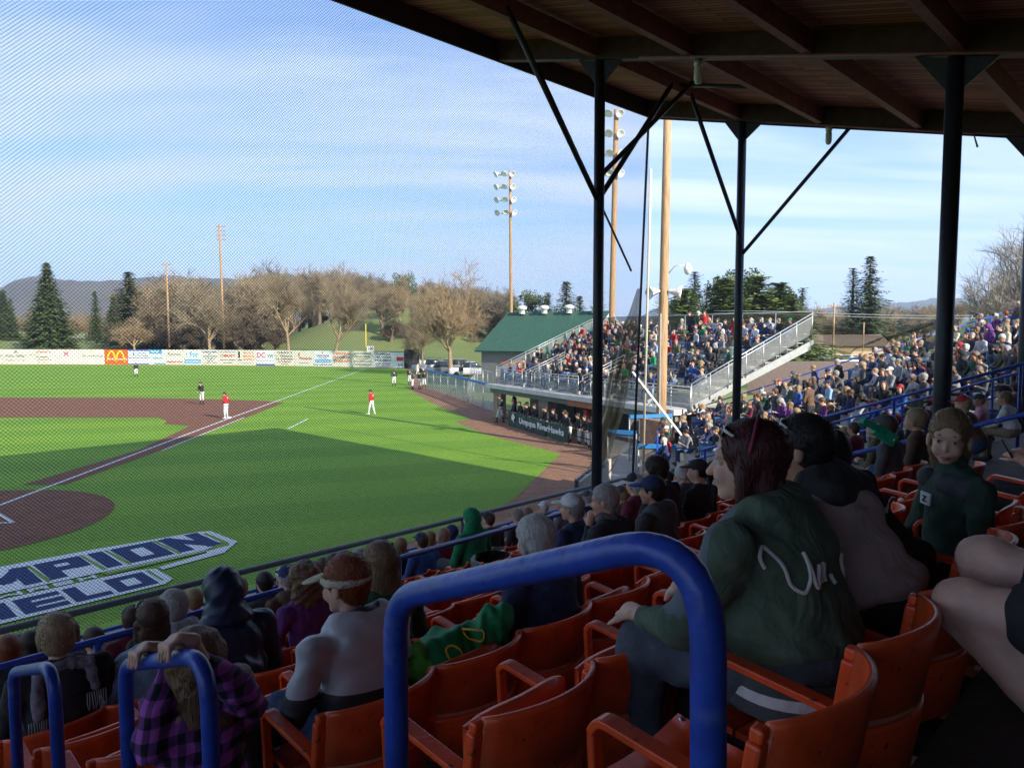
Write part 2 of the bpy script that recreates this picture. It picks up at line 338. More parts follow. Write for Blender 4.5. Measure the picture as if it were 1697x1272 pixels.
# wordmark painted on the turf, block letters
LT = {'M': ['l', 'r', ((.0, 1), (.5, .35)), ((1, 1), (.5, .35))], 'P': ['l', 't', 'm', ((1, 1), (1, .45))], 'I': [((.5, 0), (.5, 1))], 'O': ['l', 'r', 't', 'b'],
      'N': ['l', 'r', ((0, 1), (1, 0))], 'E': ['l', 't', 'm', 'b'], 'L': ['l', 'b'], 'D': ['l', 't', 'b', ((1, .82), (1, .18))], 'F': ['l', 't', 'm'], 'W': ['l', 'r', ((0, 0), (.5, .6)), ((1, 0), (.5, .6))],
      'A': ['l', 'r', 't', 'm'], 'S': ['t', 'm', 'b', ((0, 1), (0, .5)), ((1, 0), (1, .5))], 'H': ['l', 'r', 'm'], 'C': ['l', 't', 'b'], 'R': ['l', 't', 'm', ((1, 1), (1, .5)), ((.4, .45), (1, 0))]}
SEG = {'l': ((0, 0), (0, 1)), 'r': ((1, 0), (1, 1)), 't': ((0, 1), (1, 1)), 'b': ((0, 0), (1, 0)), 'm': ((0, .48), (1, .48))}
def block(mb, ch, s0, s1, t0, t1, wd, z, grow=0):
    for q in LT[ch]:
        (ax, ay), (bx, by) = SEG[q] if isinstance(q, str) else q
        i = wd/2
        def mp(x, y): return Vector((s0+i+(s1-s0-2*i)*x, t0+i+(t1-t0-2*i)*y))
        p, q_ = mp(ax, ay), mp(bx, by); d = (q_-p).normalized(); p = p-d*(i+grow); q_ = q_+d*(i+grow); n_ = Vector((-d.y, d.x))*(i+grow)
        V = [p-n_, q_-n_, q_+n_, p+n_]
        z += .0002
        mb.add([W(v.x, v.y, z) for v in V], [(0, 1, 2, 3)])
wm_root = empty('turf_wordmark', W(4.5, 19.5, 0)); tag(wm_root, kind='structure')
base = MB()
def plate(poly, z): base.add([W(s_, t_, z) for s_, t_ in poly], [tuple(range(len(poly)))])
plate([(-3.2, 19.15), (5.55, 19.15), (8.05, 19.15), (8.05, 18.86), (6.7, 18.55), (6.7, 18.3), (8.35, 18.55), (9.08, 19.3), (9.02, 20.9), (8.75, 21.05), (5.9, 21.35), (3.4, 21.4), (-3.2, 21.4)], .030)
plate([(-1.6, 17.1), (6.35, 17.2), (6.62, 17.45), (6.62, 18.5), (6.2, 18.72), (-1.6, 18.72)], .0302)
gp = MB(); 
for poly in ([(8.78, 19.12), (8.86, 19.42), (8.84, 20.75), (8.74, 20.75), (8.74, 19.5), (7.9, 19.02)], [(5.62, 18.80), (8.0, 18.96), (8.3, 19.12), (5.6, 19.12)], [(6.38, 17.5), (6.44, 17.5), (6.44, 18.5), (6.38, 18.5)]):
    gp.add([W(s_, t_, .034) for s_, t_ in poly], [tuple(range(len(poly)))])
def unp(o): o.parent = wm_root; o.matrix_parent_inverse = rest(wm_root).inverted(); return o
unp(base.build('wordmark_border', MT['white_turf']))
let = MB(); s_ = 8.66
for ch, wd in zip('NOIPMAHC', (1.08, 1.06, .42, 1.02, 1.22, 1.08, 1.08, 1.05)):
    block(let, ch, s_-wd, s_, 19.38, 20.98, .36, .036); s_ -= wd+.16
s_ = 6.28
for ch, wd in zip('DLEIF', (.86, .74, .84, .36, .84)):
    block(let, ch, s_-wd, s_, 17.36, 18.46, .27, .036); s_ -= wd+.1
unp(let.build('wordmark_letters', MT['navy_paint']))
grn = MB(); s_ = 8.74
for wd in (1.08, 1.06, .42, 1.02, 1.22, 1.08, 1.08):        # slivers of turf left unpainted between the letters
    s_ -= wd+.16; grn.add([W(a_, b_, .0338) for a_, b_ in ((s_-.02, 19.3), (s_+.07, 19.3), (s_+.02, 21.0), (s_-.06, 21.0))], [(0, 1, 2, 3)])
grn.v += []; 
unp(grn.build('turf_gap', MT['turf'])); unp(gp.build('turf_gap', MT['turf']))
sm = MB(); s_ = 5.42
for ch in 'HSAW RAC':
    if ch == ' ': s_ -= .28; continue
    wd = .38 if ch != 'W' else .52; block(sm, ch, s_-wd, s_, 18.78, 19.06, .085, .036); s_ -= wd+.12
unp(sm.build('wordmark_letters', MT['white_turf']))
line('wordmark_stripe', W(5.7, 19.03)[:2], W(8.15, 19.03)[:2], .05, .038)

# ================= hills =================
def hill(name, prof, dist, depth, col, seed, base=0):
    r = random.Random(seed); mm = MB(); nx = 150; ny = 12; V = []
    x0, x1 = prof[0][0], prof[-1][0]
    ph = [r.uniform(0, 6.28) for _ in range(12)]
    for j in range(ny+1):
        v = j/ny; d = dist+depth*v; hgt = math.sin(min(1, v*1.25)*math.pi/2)
        for i in range(nx+1):
            px = x0+(x1-x0)*i/nx
            for (a_, ya), (b_, yb) in zip(prof, prof[1:]):
                if a_ <= px <= b_: y_ = ya+(yb-ya)*(px-a_)/(b_-a_); break
            zt = H+(549-y_-15)/F*(dist+depth*.8)
            k = (px-848.5)/F
            nz = sum(math.sin(px*.02*(q+1.3)+ph[q])*math.cos(v*5*(q+1)+ph[q])/(q+1) for q in range(6))*.045+sum(math.sin(px*(.25+.13*q)+ph[q+6]) for q in range(5))*.005
            z = base+(zt-base)*hgt*(1+nz*min(1, v*3))-(10 if v == 0 else 0)
            if v > .8: z -= (v-.8)*(zt-base)*1.5
            V.append((k*d, d, z))
    mm.add(V, [(j*(nx+1)+i, j*(nx+1)+i+1, (j+1)*(nx+1)+i+1, (j+1)*(nx+1)+i) for j in range(ny) for i in range(nx)], 0, True)
    return tag(mm.build(name, M(name+'_cover', col, .95, .5, .004, .6, .05, col2=tuple(c*.55 for c in col), stretch=(1, 1, 3), detail=12)), kind='structure')
hill('hills', [(-900, 500), (-500, 470), (-200, 462), (-60, 462), (0, 470), (30, 452), (70, 446), (120, 449), (160, 456), (220, 452), (260, 448), (330, 452), (360, 470), (420, 505), (470, 540)], 1150, 700, (.12, .105, .075), 3)
hill('hills', [(-300, 470), (100, 462), (200, 456), (240, 444), (290, 442), (340, 450), (400, 452), (450, 441), (500, 446), (560, 450), (620, 458), (680, 469), (740, 480), (800, 489), (860, 505), (900, 530)], 1900, 900, (.08, .085, .065), 5)
hill('hills', [(1020, 535), (1080, 497), (1110, 490), (1150, 486), (1175, 490), (1220, 497), (1300, 500), (1380, 496), (1430, 490), (1500, 484), (1540, 480), (1620, 480), (1697, 470), (2100, 440)], 2600, 1200, (.05, .07, .055), 9)

# ================= GRANDSTAND =================
gs = empty('grandstand', W(6, 3, 0), 0, 'covered wooden grandstand with dark roof beams and steel posts, orange seats below', 'grandstand')
def gpart(o): o.parent = gs; o.matrix_parent_inverse = rest(gs).inverted(); return o
tiers = MB()
for k in range(-8, 13):
    t0, t1 = trow(k), trow(k+1)
    if k == 12: t1 = 9.95
    z = zrow(k)
    poly = [W(-9, t0)[:2], W(20.9, t0)[:2], W(20.9, t1)[:2], W(-9, t1)[:2]]
    tiers.prism([poly[0], poly[1], poly[2], poly[3]], z-1.2, z)
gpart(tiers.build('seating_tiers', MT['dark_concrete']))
wk = MB(); wk.prism([W(-9, 9.952)[:2], W(20.9, 9.952)[:2], W(20.9, 12.6)[:2], W(-9, 12.6)[:2]], 0, .72)
wk.prism([W(-9, 12.6)[:2], W(19.6, 12.6)[:2], W(19.6, 12.78)[:2], W(-9, 12.78)[:2]], 0, .95)
gpart(wk.build('front_walkway', MT['concrete']))
SL = .24
def zr(t): return 12.05+(t-10.7)*SL      # underside of the beams
def roofbeam(name, s0, t0, s1, t1, wd, dz, mat, lift=0):
    mm = MB(); mm.beam(W(s0, t0, zr(t0)+dz/2+lift), W(s1, t1, zr(t1)+dz/2+lift), wd, dz); return gpart(mm.build(name, mat))
for s_ in (-7, 0, 7, 14, 20.9): roofbeam('girder', s_, 13.9, s_, -6.2, .24, .46, MT['girder'])
for t_ in (10.75, 8.3, 5.8, 3.3, .8, -1.7, -4.2): roofbeam('purlin', -9, t_, 21.0, t_, .16, .40, MT['purlin'], .03)
fb = MB(); fb.beam(W(-9, 13.95, zr(13.9)+.28), W(21.05, 13.95, zr(13.9)+.28), .06, .62); gpart(fb.build('fascia', MT['girder']))
fb = MB(); fb.beam(W(21.06, 13.95, zr(13.9)+.30), W(21.06, -6.2, zr(-6.2)+.30), .06, .66); gpart(fb.build('fascia', MT['girder']))
dk = MB(); sl = math.atan(SL); Ld = 20.3/math.cos(sl)
dk.box((0, 0, 0), (Ld, 30.2, .05))
deck = dk.build('roof_deck', MT['boards']); deck.location = W(6.05, (13.95-6.35)/2, zr((13.95-6.35)/2)+.52); deck.rotation_euler = (0, -sl, ANG); gpart(deck)
bw = MB(); bw.beam(W(-9, -6.5, 6.2), W(21, -6.5, 6.2), .2, 4.6); gpart(bw.build('back_wall', MT['girder']))  # assumed wall out of view, added to shut out low sun behind the rows
def post(s_, t_, r):
    mm = MB(); mm.tube([W(s_, t_, 0.3), W(s_, t_, zr(t_)-.01)], r, 20); o = mm.build('post', MT['steel'])
    g_ = MB()
    for d in (-1, 1):          # gusset plates under the girder
        z = zr(t_)
        P = [W(s_, t_+d*r*.8, z-.005), W(s_, t_+d*.62, z-.005+d*.62*SL), W(s_, t_+d*r*.8, z-.55)]
        off = Vector(W(.02, 0)); P2 = [Vector(p)+off for p in P]; P1 = [Vector(p)-off for p in P]
        g_.add(P1+P2, [(0, 1, 2), (5, 4, 3), (0, 3, 4, 1), (1, 4, 5, 2), (2, 5, 3, 0)])
    c = g_.build('gusset_plate', MT['steel'], o); return gpart(o)
for s_, t_ in ((0, 10.7), (14, 10.7), (21, 10.7), (0, 3.4), (14, 3.4), (21, 3.4), (-7, 10.7), (-7, 3.4)): post(s_, t_, .125 if t_ > 5 else .135)
def brace(p, q, r=.065):
    gpart(tube_obj('brace', [p, q], r, MT['steel'], n=12))
brace(W(13.95, 10.7, 8.85), W(10.9, 10.7, 12.3)); brace(W(14.05, 10.7, 8.95), W(17.05, 10.7, 12.2)); brace(W(14.05, 10.68, 9.45), W(17.0, 9.9, 12.2), .06)
brace(W(20.95, 10.7, 8.7), W(18.0, 10.7, 12.2), .06); brace(W(21, 10.65, 8.1), W(21, 7.5, zr(7.5)+.1), .055); brace(W(17.0, 8.3, 11.6), W(17.5, 10.7, 12.3), .05)
# gutter stub, conduits and glass lamps under the beams
for s_, t_ in ((14, 8.15), (20.9, 8.1)):
    z = zr(t_)-.02
    o = empty('roof_lamp', W(s_, t_, z), 0, 'glass jar lamp hanging under the '+('nearer roof girder above the seats' if s_ < 15 else 'far edge beam of the grandstand roof'), 'lamp')
    a1 = MB(); a1.lathe([(.0, 0), (.09, 0), (.09, -.10), (.075, -.14), (0, -.14)], n=14); a1.build('lamp_cap', MT['galv'], o)
    a2 = MB(); a2.lathe([(.07, -.14), (.085, -.2), (.085, -.40), (.06, -.47), (0, -.5)], n=14); a2.build('lamp_glass', M('frosted_glass', (.55, .55, .5), .3, .05, 3), o)
cd = MB(); cd.tube([W(20.75, 8.3, zr(8.3)-.03), W(20.75, 4.6, zr(4.6)-.03), W(20.75, 4.5, zr(4.5)-.35)], .025, 6); gpart(cd.build('conduit', MT['purlin']))
cd = MB(); cd.tube([W(13.82, 9.5, zr(9.5)+.0), W(13.82, -3, zr(-3)+.0)], .025, 6); gpart(cd.build('conduit', MT['purlin']))
# ---- front rails
def rail(name, label, pts, r, mat, posts=(), mid=None, pr=None, cat='railing', nside=10):
    o = empty(name, pts[0], 0, label, cat); inv = rest(o).inverted()
    def kid(q): q.parent = o; q.matrix_parent_inverse = inv; return q
    kid(tube_obj('top_rail', pts, r, mat, n=nside))
    if mid: kid(tube_obj('mid_rail', [(p[0], p[1], p[2]-mid) for p in pts], r*.9, mat, n=nside))
    for (x, y, z0, z1) in posts: kid(tube_obj('rail_post', [(x, y, z0), (x, y, z1)], pr or r, mat, n=nside))
    return o
rail('railing', 'thick dark grey pipe rail along the front edge of the stand above the turf', [W(-9, 12.62, 1.45), W(17.6, 12.62, 1.45)], .055, MT['greyrail'], [(*W(s_, 12.62)[:2], .9, 1.45) for s_ in (3.2, 7.3, 11.4, 15.5)], pr=.06)
rail('railing', 'thin blue rail running just behind the grey front pipe rail', [W(-9, 12.2, 1.2), W(19, 12.2, 1.2)], .032, MT['blue'], [(*W(s_, 12.2)[:2], .7, 1.2) for s_ in (4.3, 8.4, 12.5, 16.6)])
rail('railing', 'blue two bar rail crossing the orange seats halfway down the stand', [W(-9, 7.02, 3.08), W(13.4, 7.02, 3.08)], .034, MT['blue'], [(*W(s_, 7.02)[:2], zrow(9)+.2, 3.08) for s_ in (2.0, 5.3, 8.6, 11.9)], mid=.5)
# rail signs
sg = empty('rail_sign', W(6.35, 12.16, 1.05), 0, 'small blue handicapped area sign on the front rail', 'sign')
p_ = MB(); p_.box((0, 0, .12), (.62, .02, .36), ANG+math.pi/2); p_.build('sign_panel', MT['blue_panel'], sg)
off = Vector(W(0, -.014)); hd = ANG-math.pi/2
lettering('HANDICAPPED', .10, .56, MT['white'], sg, (off.x, off.y, .20), (math.pi/2, 0, hd)); lettering('AREA', .10, .24, MT['white'], sg, (off.x, off.y, .05), (math.pi/2, 0, hd))
# ---- aisle hand loops
def loop(label, s_, t0, t1, d0, d1, r=.024, hgt=.95):
    z0, z1 = H-d0, H-d1
    pts = fillet([W(s_, t0-.02, z0-hgt), W(s_, t0, z0), W(s_, t1, z1), W(s_, t1, z1-hgt)], .11, 10)
    o = empty('aisle_handrail', W(s_, t0, z0-hgt), 0, label, 'handrail', 'blue pipe hand loops down the aisle'); q = tube_obj('rail_tube', pts, r, MT['blue'], n=24); q.parent = o; q.matrix_parent_inverse = rest(o).inverted()
    f_ = MB(); 
    for t_, z_ in ((t0-.02, z0-hgt), (t1, z1-hgt)): f_.lathe([(0, .012), (.06, .012), (.06, 0)], W(s_, t_, z_), 16)
    q = f_.build('floor_flange', MT['blue']); q.parent = o; q.matrix_parent_inverse = rest(o).inverted()
    return o
loop('large glossy blue pipe loop closest to the viewer, framing empty orange seats', .862, .475, 1.155, .262, .525)
loop('blue pipe loop that the child in the purple plaid shirt holds', .84, 1.99, 2.66, .895, 1.14)
loop('blue pipe loop cut by the left edge at the bottom corner', .76, 3.22, 3.9, 1.30, 1.55)

# ================= backstop net: real cord =================
def net(name, label, s0, s1, t_, zlo, zhi, pitch, r, cat='net'):
    mm = MB(); Wd = s1-s0; Ht = zhi-zlo; V = []; Fc = []
    def strand(a_, b_):
        n = max(1, int(math.dist(a_, b_)/.7)); base_ = len(V)
        for i in range(n+1):
            u = i/n; s_ = s0+a_[0]+(b_[0]-a_[0])*u; z = zlo+a_[1]+(b_[1]-a_[1])*u
            sag = .05*math.sin(s_*1.3)*math.sin(z*.7)
            x, y, _ = W(s_, t_+sag)
            for dx, dz in ((-r, -r*.6), (r, -r*.6), (0, r)): V.append((x+.695*dx, y+.719*dx, z+dz))
        for i in range(n):
            A_ = base_+i*3; B_ = A_+3
            for j in range(3): Fc.append((A_+j, A_+(j+1) % 3, B_+(j+1) % 3, B_+j))
    c = -Ht
    while c < Wd:
        x0 = max(c, 0); x1 = min(c+Ht, Wd)
        if x1 > x0: strand((x0, x0-c), (x1, x1-c))
        c += pitch
    c = 0
    while c < Wd+Ht:
        x0 = max(c-Ht, 0); x1 = min(c, Wd)
        if x1 > x0: strand((x0, c-x0), (x1, c-x1))
        c += pitch
    mm.add(V, Fc); o = mm.build(name, MT['netcord']); return tag(o, label, cat)
net('backstop_net', 'black cord backstop net hanging from the roof edge down to the front rail', .5, 20.1, 13.35, .9, zr(13.35)+.02, .062, .0030)
# net poles and drawn curtain of netting at the end of the net
tag(tube_obj('net_pole', [(4.05, 24.6, 0), (4.42, 24.35, 12.75)], .04, MT['steel'], n=12), 'tall thin black steel pole at the right end of the backstop net', 'pole')
tag(tube_obj('net_pole', [(5.0, 27.8, 0.2), (5.15, 27.8, 11.8)], .045, M('cream_pole', (.62, .58, .44), .6, .1), n=10), 'slim cream pole just right of the black net pole', 'pole')
tag(tube_obj('net_stay', [W(15.3, 13.8, 12.95), (3.95, 24.6, 7.8)], .035, MT['steel'], n=8), 'thin steel stay from the roof edge to the black net pole', 'stay')
# ================= OUTFIELD SIGNS =================
def at_px(px):      # point of the outfield fence line seen at this column of the photo
    k = (px-848.5)/F
    for (x0, y0), (x1, y1) in zip(FENCE, FENCE[1:]):
        # x = k*y*.998
        den = (x1-x0)-k*(y1-y0)
        t = (k*y0-x0)/den if abs(den) > 1e-9 else -1
        if -.001 <= t <= 1.001: return Vector((x0+(x1-x0)*t, y0+(y1-y0)*t))
    return Vector(FENCE[0] if px < 300 else FENCE[-1])
def cm(name, c): return M(name, c, .6, .06, 3)
TX = dict(k=cm('ink_black', (.03, .03, .035)), r=cm('ink_red', (.55, .05, .04)), g=cm('ink_green', (.05, .16, .08)), b=cm('ink_blue', (.03, .11, .38)), c=cm('ink_cyan', (.05, .33, .62)), o=cm('ink_orange', (.70, .14, .04)), m=cm('ink_magenta', (.6, .03, .16)), y=cm('ink_yellow', (.85, .58, .04)), s=cm('ink_grey', (.25, .24, .23)), w=MT['white'], t=cm('ink_teal', (.05, .30, .28)))
CREAM = M('cream_sign_panel', (.74, .70, .58), .7, .07, .6)
REDP = cm('red_sign_panel', (.72, .12, .03)); BLUEB = cm('blue_border', (.12, .17, .42))
# (x0, x1, panel, texts[(string, colour, centre x, centre z, width, height)], label, bars[(colour, x0,x1,z0,z1)])
SG = [
 (-14, 5, 'c', [('S', 'k', .85, .55, .12, .2)], 'cream outfield sign cut off by the left edge of the picture', [('k', .95, .97, .1, .8)]),
 (5.5, 48, 'c', [('HOOLL GENDLY', 'k', .5, .56, .86, .22), ('Architect 5 4 4 1 PLLC', 's', .5, .27, .86, .2)], 'cream outfield sign reading Architect under a small square mark', [('s', .44, .56, .74, .92)]),
 (48.5, 92, 'c', [("Gene's", 'r', .55, .84, .55, .2), ('BODY', 'k', .22, .64, .3, .12), ('EQUIPMENT', 'k', .5, .48, .5, .12), ('EXCAVATION', 'k', .6, .30, .5, .12), ('541 672', 'r', .5, .12, .4, .1)], "cream outfield sign with Gene's in red script", []),
 (92.5, 130, 'c', [('R', 'm', .5, .68, .22, .36)], 'cream outfield sign with one pink letter R in an arc', []),
 (130.5, 173, 'c', [('Roseburg', 's', .55, .55, .8, .24)], 'cream outfield sign reading Roseburg in brown letters', [('y', .47, .53, .8, .9)]),
 (173.5, 212, 'r', [("McDonald's", 'w', .55, .36, .86, .17)], 'red outfield sign with large yellow double arches', []),
 (212.5, 247, 'w', [('Umpqua', 'b', .64, .76, .5, .14), ('Neurology', 'b', .66, .6, .6, .14), ('medical group', 's', .5, .25, .7, .08)], 'white outfield sign framed by grey blue bands beside the red one', [('B', 0, 1, .9, 1), ('B', 0, 1, .42, .47), ('B', 0, 1, 0, .07), ('b', .24, .30, .6, .8)]),
 (247.5, 275, 'w', [('WATER', 'w', .36, .86, .5, .16), ('clinic', 't', .5, .45, .6, .2)], 'white outfield sign with a bright blue bar at its top', [('c', .02, .78, .72, 1), ('t', .3, .98, .02, .1)]),
 (275.5, 304, 'c', [('Remax', 's', .5, .72, .8, .26), ('heatherwise', 'r', .5, .2, .92, .2)], 'cream outfield sign with a red word along its bottom', []),
 (304.5, 334, 'w', [('Fcr', 'c', .6, .70, .5, .42), ('(', 's', .2, .7, .1, .4), ('WE ARE HIRING', 'w', .5, .22, .8, .14)], 'white outfield sign with light blue letters Fcr', [('c', .04, .96, .1, .36)]),
 (334.5, 362, 'c', [('HUFFMAN PLUMBING', 'b', .5, .86, .9, .14), ('INC.', 'b', .5, .72, .2, .1), ('HEATING COOLING', 'k', .5, .57, .85, .11), ('672-4014', 'b', .5, .42, .6, .13), ('call us', 'k', .5, .26, .4, .1), ('we deliver quality', 'k', .5, .12, .85, .09)], 'cream outfield sign with six lines of dark blue text', []),
 (362.5, 393, 'c', [('Do what you love', 'k', .5, .86, .86, .12), ('COMMUNITY', 'r', .5, .62, .86, .22), ('Downtown Roseburg', 'k', .5, .34, .84, .12), ('est 1872', 'k', .5, .16, .5, .1)], 'cream outfield sign with a wavy red word in the middle', []),
 (393.5, 424, 'c', [("RICK'S", 'o', .62, .82, .55, .17), ('MEDICAL', 'o', .64, .6, .64, .17), ('SUPPLY', 'o', .64, .38, .6, .17), ('wheelchairs', 's', .5, .14, .8, .08)], "cream outfield sign reading Rick's Medical Supply in orange", [('k', .05, .15, .48, .92), ('k', .05, .27, .3, .36)]),
 (424.5, 455, 'w', [('DC', 'm', .28, .68, .45, .42), ('VW', 't', .78, .62, .38, .3), ('dental care of roseburg', 's', .5, .3, .9, .08)], 'white outfield sign with big pink letters DC', [('b', 0, 1, 0, .10)]),
 (455.5, 488, 'c', [("CHUCK'S", 'k', .5, .85, .8, .17), ('TEXACO', 'k', .58, .63, .66, .17), ('O.', 'r', .12, .63, .14, .15), ('S.E. STEPHENS', 'k', .5, .43, .85, .13), ('679-8043', 'r', .5, .26, .62, .13), ('towing', 'k', .5, .1, .4, .08)], "cream outfield sign reading Chuck's Texaco in black", []),
 (488.5, 519, 'c', [('Pinnacle', 'r', .6, .5, .66, .2), ('engineering', 's', .5, .2, .5, .08)], 'cream outfield sign with one slanted red word', [('o', .2, .28, .62, .86)]),
 (519.5, 551, 'w', [('CASCADE', 'b', .5, .68, .66, .15), ('community', 'r', .5, .54, .45, .07), ('Hearing', 'w', .5, .34, .7, .14), ('hear well live well', 'k', .5, .12, .94, .1)], 'white outfield sign with a pale blue band reading Hearing', [('c', .1, .9, .24, .45), ('r', .46, .52, .84, .92)]),
 (551.5, 584, 'c', [('CENTRAL', 'o', .5, .84, .9, .2), ('PHYSICAL', 'o', .5, .6, .92, .2), ('THERAPY', 'o', .5, .36, .92, .2)], 'cream outfield sign reading Central Physical Therapy in orange', []),
 (584.5, 618, 'c', [('JOHN STUDEBAKER', 'g', .5, .84, .86, .14), ('REPAIR CENTER', 'g', .5, .66, .76, .12), ('full service', 'r', .5, .52, .6, .06), ('541-679-6105', 'g', .5, .36, .88, .14), ('winston', 'g', .5, .17, .84, .12)], 'cream outfield sign with green repair center text', []),
 (618.5, 671, 'w', [('CHAMPION', 'k', .28, .84, .5, .17), ('CAR WASH', 'k', .3, .64, .54, .15), ('FLUSH', 'k', .3, .44, .5, .15), ('229-5789', 'r', .3, .23, .48, .12), ('we wash', 'r', .3, .08, .45, .06), ('XX', 'b', .86, .18, .18, .24)], 'rightmost white outfield sign with a small car picture beside the text', [('r', .74, .96, .42, .66), ('k', 0, 1, .96, 1), ('s', .97, 1, 0, 1)]),
]
arch = None
HS = 2.55
for x0, x1, pan, texts, lab, bars in SG:
    A_ = at_px(max(x0, 1)) if x0 > 0 else Vector(FENCE[0])+Vector((-1.5, 0)); B_ = at_px(x1)
    d = B_-A_; wd = d.length; an = math.atan2(d.y, d.x); mid = (A_+B_)/2
    o = empty('outfield_sign', (mid.x, mid.y, .12), an, lab, 'sign', 'painted advertising signs along the outfield fence')
    pm = MB(); pm.box((0, 0, HS/2), (wd-.02, .06, HS)); pm.build('sign_panel', {'c': CREAM, 'w': MT['white'], 'r': REDP}[pan], o)
    rl = MB(); rl.box((0, .03, -.06), (wd, .12, .12)); rl.build('kick_board', MT['tan'], o)
    for c_, a_, b_, z0, z1 in bars:
        bm_ = MB(); bm_.box(((-.5+(a_+b_)/2)*wd, -.036, (z0+z1)/2*HS), ((b_-a_)*wd, .012, (z1-z0)*HS)); bm_.build('painted_band', BLUEB if c_ == 'B' else TX[c_], o)
    for tx, c_, u, v, ww, hh in texts:
        lettering(tx, hh*HS*.8, ww*wd, TX[c_], o, ((-.5+u)*wd, -.046, v*HS), (math.pi/2, 0, 0), .022)
    if pan == 'r':
        for q in (-1, 1):
            am = MB(); am.tube([((-.02+q*.19-.19*1+.38*i/12)*wd, -.04, (.1+.78*math.sin(math.pi*i/12)**.6)*HS) for i in range(13)], .17, 8, flat=.15, up=(0, 1, 0)); am.build('yellow_arch', TX['y'], o)
        
    if 'letter R' in lab:
        am = MB(); am.tube([((.155*math.cos(t_))*wd, -.04, (.66+.26*math.sin(t_))*HS) for t_ in [math.radians(20+i*14) for i in range(11)]], .05, 6, flat=.2); am.build('painted_arc', TX['m'], o)
gp_ = at_px(606)
tag(tube_obj('foul_pole', [(gp_.x, gp_.y+.4, 0), (gp_.x, gp_.y+.4, 7.0)], .07, MT['yellow']), 'yellow foul pole standing behind the outfield signs', 'foul pole')
ds = empty('distance_sign', (gp_.x+.75, gp_.y+.15, 2.7), .1, 'small white distance plate reading 330 above the outfield signs', 'sign')
q = MB(); q.box((0, 0, .38), (1.1, .05, .8)); q.build('sign_panel', MT['white'], ds); lettering('330', .5, .85, TX['k'], ds, (0, -.03, .38), (math.pi/2, 0, 0), .03)
gt = empty('outfield_gate', (-15.9, 114.6, 0), 0, 'tall black mesh gate at the right end of the outfield signs', 'gate')
q = MB(); [q.box((x, 0, 1.5), (.1, .1, 3)) for x in (-.8, .3, 1.4)]; q.box((.3, 0, 3), (2.3, .1, .1)); q.build('gate_frame', MT['steel'], gt)
q = MB(); q.box((.3, .05, 1.5), (2.1, .02, 2.9)); q.build('gate_screen', screen('black_windscreen', (.03, .03, .03), .85), gt)

# ================= CHAIN LINK FENCES =================
LINK = screen('chain_link', (.42, .43, .42), .30, metal=.3)
def cfence(label, pts, hgt, z0=0, cap=None, step=2.6, alpha=None, name='chain_link_fence', post_m=None, pr=.035):
    o = empty(name, (pts[0][0], pts[0][1], z0), 0, label, 'fence'); inv = rest(o).inverted()
    def kid(q): q.parent = o; q.matrix_parent_inverse = inv; return q
    mm = MB()
    for (x0, y0), (x1, y1) in zip(pts, pts[1:]): mm.add([(x0, y0, z0), (x1, y1, z0), (x1, y1, z0+hgt), (x0, y0, z0+hgt)], [(0, 1, 2, 3)])
    kid(mm.build('wire_mesh', alpha or LINK))
    if cap == 'blue':
        cm_ = MB()
        for (x0, y0), (x1, y1) in zip(pts, pts[1:]): cm_.beam((x0, y0, z0+hgt+.03), (x1, y1, z0+hgt+.03), .12, .16)
        kid(cm_.build('padded_cap', BLUECAP))
    else: kid(tube_obj('top_rail', [(x, y, z0+hgt) for x, y in pts], pr, post_m or MT['galv'], n=6))
    for (x0, y0), (x1, y1) in zip(pts, pts[1:]):
        L_ = math.hypot(x1-x0, y1-y0); n = max(1, round(L_/step))
        for i in range(n+1):
            if i == n and (x1, y1) != tuple(pts[-1]): continue
            x, y = x0+(x1-x0)*i/n, y0+(y1-y0)*i/n
            kid(tube_obj('fence_post', [(x, y, z0), (x, y, z0+hgt)], pr, post_m or MT['galv'], n=6))
    return o
BLUECAP = M('blue_fence_cap', (.03, .20, .50), .5, .12, 4)
cfence('chain link fence with blue padded cap from the bullpen to the dugout', [(-8.6, 74.5), (-4.9, 64), (-1.3, 53.2)], 1.85, cap='blue', alpha=screen('dense_chain_link', (.46, .50, .50), .5))
cfence('plain chain link fence between the outfield gate and the bleachers', [(-14.4, 114.5), (-6, 100), (-3.6, 78), (-1.8, 70)], 1.9, step=3)
cfence('far low chain link fence running behind the third base bullpen', [(-2, 82), (-3.5, 74), (-3.6, 60)], 1.7, step=2.5)

# ================= DUGOUT AND METAL BLEACHERS =================
B0 = Vector((-1.2, 49.4)); B1 = Vector((7.7, 33.0)); ed = (B1-B0).normalized(); bd = Vector((-ed.y, ed.x)); bd = bd if bd.x > 0 else -bd; LB = (B1-B0).length
def BP(a_, b_, z=0): p = B0+ed*a_+bd*b_; return (p.x, p.y, z)     # a along the front from the far end, b back
ANB = math.atan2(-bd.y, -bd.x); AED = math.atan2(ed.y, ed.x)
dg = empty('dugout', BP(9, 0), 0, 'sunken team dugout under a white roof slab behind the green banner', 'dugout'); inv = rest(dg).inverted()
def kd(q, root=None): root = root or dg; q.parent = root; q.matrix_parent_inverse = rest(root).inverted(); return q
q = MB(); q.prism([BP(a_, b_)[:2] for a_, b_ in ((-.6, -.35), (LB-.2, -.35), (LB-.2, 3.6), (-.6, 3.6))][::1], 2.02, 2.27); kd(q.build('roof_slab', M('slab_concrete', (.62, .60, .55), .8, .12, 2)))
q = MB(); q.prism([BP(a_, b_)[:2] for a_, b_ in ((-.4, -.1), (LB-.4, -.1), (LB-.4, .1), (-.4, .1))], 1.70, 2.018); kd(q.build('roof_header', M('grey_green_header', (.16, .19, .16), .7, .1, 3)))
